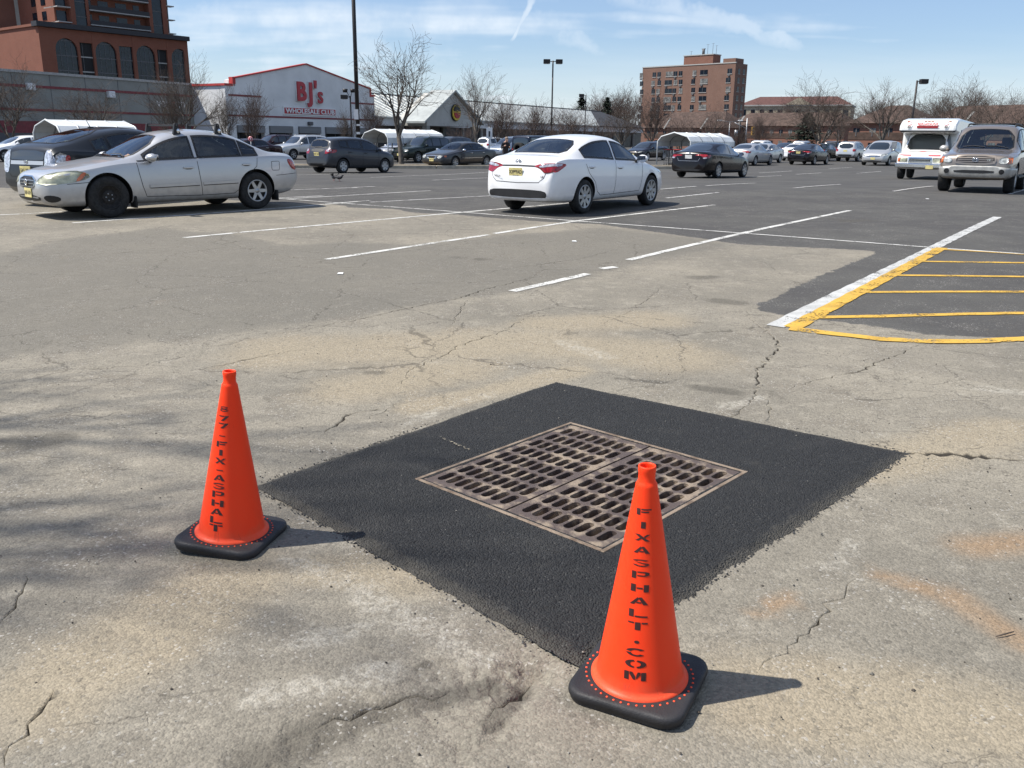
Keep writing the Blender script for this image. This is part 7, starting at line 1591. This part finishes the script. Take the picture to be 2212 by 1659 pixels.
M_needle = M('pine_needles', (.026, .042, .026), .8, var=.3, scale=4)
def conifer(u, vt, Y, wid, label, seed):
    R = random.Random(seed); p = tod(u, 300, Y); H = V(u, vt, Y).z; t = thing('conifer', label, 'tree', (p[0], p[1], 0), 0, 'evergreens beyond the shops'); mb = MB(); mb.tube([(0, 0, 0), (0, 0, H*.98)], [H*.02, .03], 8); mb.build('trunk', [M_bark], t); mb = MB()
    for k in range(2600):
        f = R.random()**.8; z = H*(.12+.88*f); rm = wid*(1-f)**.85*(.75+.35*math.sin(f*38))+.15; a = R.uniform(0, 6.28); r = rm*R.uniform(.25, 1.05); c = Vector((r*math.cos(a), r*math.sin(a), z-r*.25)); s = R.uniform(.25, .6)
        d = Vector((math.cos(a), math.sin(a), R.uniform(-.5, .3)))*s; e = Vector((-math.sin(a), math.cos(a), R.uniform(-.3, .3)))*s*.5; mb.add([c-d*.3-e, c-d*.3+e, c+d], [(0, 1, 2)])
    mb.build('crown', [M_needle], t)
conifer(1254, 204, 215, 4.0, 'open blue-green pine behind the shop roof', 1); conifer(1309, 210, 225, 4.5, 'dense dark spruce behind the shop roof', 2); conifer(1742, 244, 150, 4.5, 'dark evergreen behind the wide spreading bare tree', 5)

# ================================================================ PEOPLE AND BIRDS
M_cloth = M('dark_jacket', (.035, .028, .03), .85, var=.2); M_skin = M('skin', (.55, .33, .25), .6, var=.05); M_hair = M('grey_hair', (.30, .22, .17), .8, var=.2); M_jeans = M('dark_jeans', (.03, .035, .05), .85, var=.2)
def person(loc, rz, label, bend=0.):
    t = thing('person', label, 'person', loc, rz)
    V_ = {'pel': (0, 0, .90), 'sp': (0, .02, 1.12), 'ch': (.03+bend*.2, 0, 1.32-bend*.05), 'nk': (.06+bend*.3, 0, 1.46-bend*.1), 'hd': (.10+bend*.35, 0, 1.56-bend*.12), 'ht': (.10+bend*.35, 0, 1.66-bend*.12),
          'lh': (0, .10, .86), 'lk': (.03, .11, .48), 'la': (0, .12, .07), 'lt': (.14, .13, .035), 'rh': (0, -.10, .86), 'rk': (.06, -.12, .48), 'ra': (.03, -.13, .07), 'rt': (.17, -.14, .035),
          'ls': (.03+bend*.2, .19, 1.36), 'le': (.05, .25, 1.10), 'lw': (.26, .14, 1.16), 'lf': (.34, .10, 1.18), 'rs': (.03+bend*.2, -.19, 1.36), 're': (.04, -.26, 1.10), 'rw': (.24, -.16, 1.22), 'rf': (.32, -.12, 1.26)}
    Rd = {'pel': .15, 'sp': .14, 'ch': .155, 'nk': .06, 'hd': .095, 'ht': .07, 'lh': .10, 'lk': .07, 'la': .05, 'lt': .04, 'rh': .10, 'rk': .07, 'ra': .05, 'rt': .04, 'ls': .075, 'le': .055, 'lw': .038, 'lf': .032, 'rs': .075, 're': .055, 'rw': .038, 'rf': .032}
    E_ = [('pel', 'sp'), ('sp', 'ch'), ('ch', 'nk'), ('nk', 'hd'), ('hd', 'ht'), ('pel', 'lh'), ('lh', 'lk'), ('lk', 'la'), ('la', 'lt'), ('pel', 'rh'), ('rh', 'rk'), ('rk', 'ra'), ('ra', 'rt'), ('ch', 'ls'), ('ls', 'le'), ('le', 'lw'), ('lw', 'lf'), ('ch', 'rs'), ('rs', 're'), ('re', 'rw'), ('rw', 'rf')]
    ks = list(V_); me = bpy.data.meshes.new('b'); me.from_pydata([V_[k] for k in ks], [(ks.index(a), ks.index(b)) for a, b in E_], []); o = bpy.data.objects.new('b', me); C.objects.link(o)
    md = o.modifiers.new('s', 'SKIN'); sv = me.skin_vertices[0].data
    for i, k in enumerate(ks): sv[i].radius = (Rd[k], Rd[k]); sv[i].use_root = (k == 'pel')
    o.modifiers.new('u', 'SUBSURF').levels = 2
    bm_ = bpy.data.meshes.new_from_object(o.evaluated_get(bpy.context.evaluated_depsgraph_get())); bpy.data.objects.remove(o)
    for m in (M_cloth, M_skin, M_jeans): bm_.materials.append(m)
    for f in bm_.polygons:
        c = f.center; f.use_smooth = True; f.material_index = 1 if c.z > 1.44-bend*.1 or (c.x > .24 and c.z > 1.) else (2 if c.z < .84 else 0)
    link('body', bm_, t); hx, hz_ = .10+bend*.35, 1.60-bend*.12
    mb = MB(); tt = MB(); tt.lathe([(math.sin(math.pi*k/8), -math.cos(math.pi*k/8)) for k in range(9)], 14); mb.add([(hx-.03+v[0]*.10, v[1]*.10, hz_+.035+max(v[2], -.55)*.105) for v in tt.v], tt.f, 0, True); mb.build('hair', [M_hair], t)
    mb = MB(); mb.add([(hx+.085, -.018, hz_-.06), (hx+.085, .018, hz_-.06), (hx+.125, 0, hz_-.055), (hx+.09, 0, hz_-.0)], [(0, 1, 2), (0, 2, 3), (1, 3, 2)]); mb.build('nose', [M_skin], t)
    return t
p = tod(1091, 330, 50); person((p[0], p[1], float(gz(50))), math.radians(-60), 'person in a dark jacket standing beside the white saloon', .25)
p = tod(1772, 320, 78); person((p[0], p[1], float(gz(78))), math.radians(200), 'person in dark clothes leaning over a car in the far rows', .6)
M_feather = M('grey_feathers', (.05, .05, .058), .8, var=.4, scale=14); M_feather2 = M('dark_wing', (.03, .03, .032), .8, var=.2)
def pigeon(px, rz, wing, label):
    g = G(*px); t = thing('pigeon', label, 'bird', g, rz); t.scale = (.8,)*3; mb = MB()
    mb.tube([(-.17, 0, .15), (-.10, 0, .15), (-.02, 0, .145), (.06, 0, .15), (.11, 0, .18), (.14, 0, .225), (.165, 0, .235), (.185, 0, .232), (.205, 0, .226)], [.022, .045, .068, .064, .045, .028, .026, .014, .003], 10); mb.build('body', [M_feather], t)
    for s in (-1, 1):
        mb = MB(); z = .20 if not wing else .24; mb.add([(.05, s*.05, .19), (-.05, s*.06, .18), (-.22, s*.04, .16) if not wing else (-.16, s*.14, z+.06), (-.02, s*.075, .14) if not wing else (.04, s*.16, z)], [(0, 1, 2, 3)]); o = mb.build('wing', [M_feather2], t); md = o.modifiers.new('s', 'SOLIDIFY'); md.thickness = .012
        mb = MB(); mb.tube([(.0, s*.03, .10), (.01, s*.03, .005), (.05, s*.03, .004)], .005, 5); mb.build('leg', [M_redtrim], t)
    mb = MB(); mb.add([(-.15, -.03, .155), (-.15, .03, .155), (-.28, .045, .14), (-.28, -.045, .14)], [(0, 1, 2, 3)]); o = mb.build('tail', [M_feather2], t); md = o.modifiers.new('s', 'SOLIDIFY'); md.thickness = .012
pigeon((722, 391), 2.4, True, 'dark pigeon lifting its wings on the asphalt'); pigeon((733, 392), -.3, False, 'grey pigeon pecking beside the pigeon with raised wings')
# bits of litter
M_paper = M('white_scrap', (.7, .7, .68), .8, var=.1)
for u, v in ((2003, 430), (1240, 522), (735, 592)):
    g = G(u, v); mb = MB(); mb.add([(g.x-.03, g.y-.03, g.z+.010), (g.x+.035, g.y-.035, g.z+.008), (g.x+.03, g.y+.03, g.z+.016), (g.x-.028, g.y+.035, g.z+.012)], [(0, 1, 2, 3)]); o = mb.build('paper_scrap', [M_paper]); md = o.modifiers.new('s', 'SOLIDIFY'); md.thickness = .006; tag(o, 'small white scrap of paper lying on the asphalt', 'litter', 'scraps of paper on the lot')
g = G(2170, 1375); mb = MB(); mb.tube([g+Vector((-.035, -.01, .006)), g+Vector((0, 0, .010)), g+Vector((.04, .018, .008))], [.002, .003, .002], 5); tag(mb.build('twig', [M_twig]), 'short dry twig on the rust-stained asphalt', 'twig')
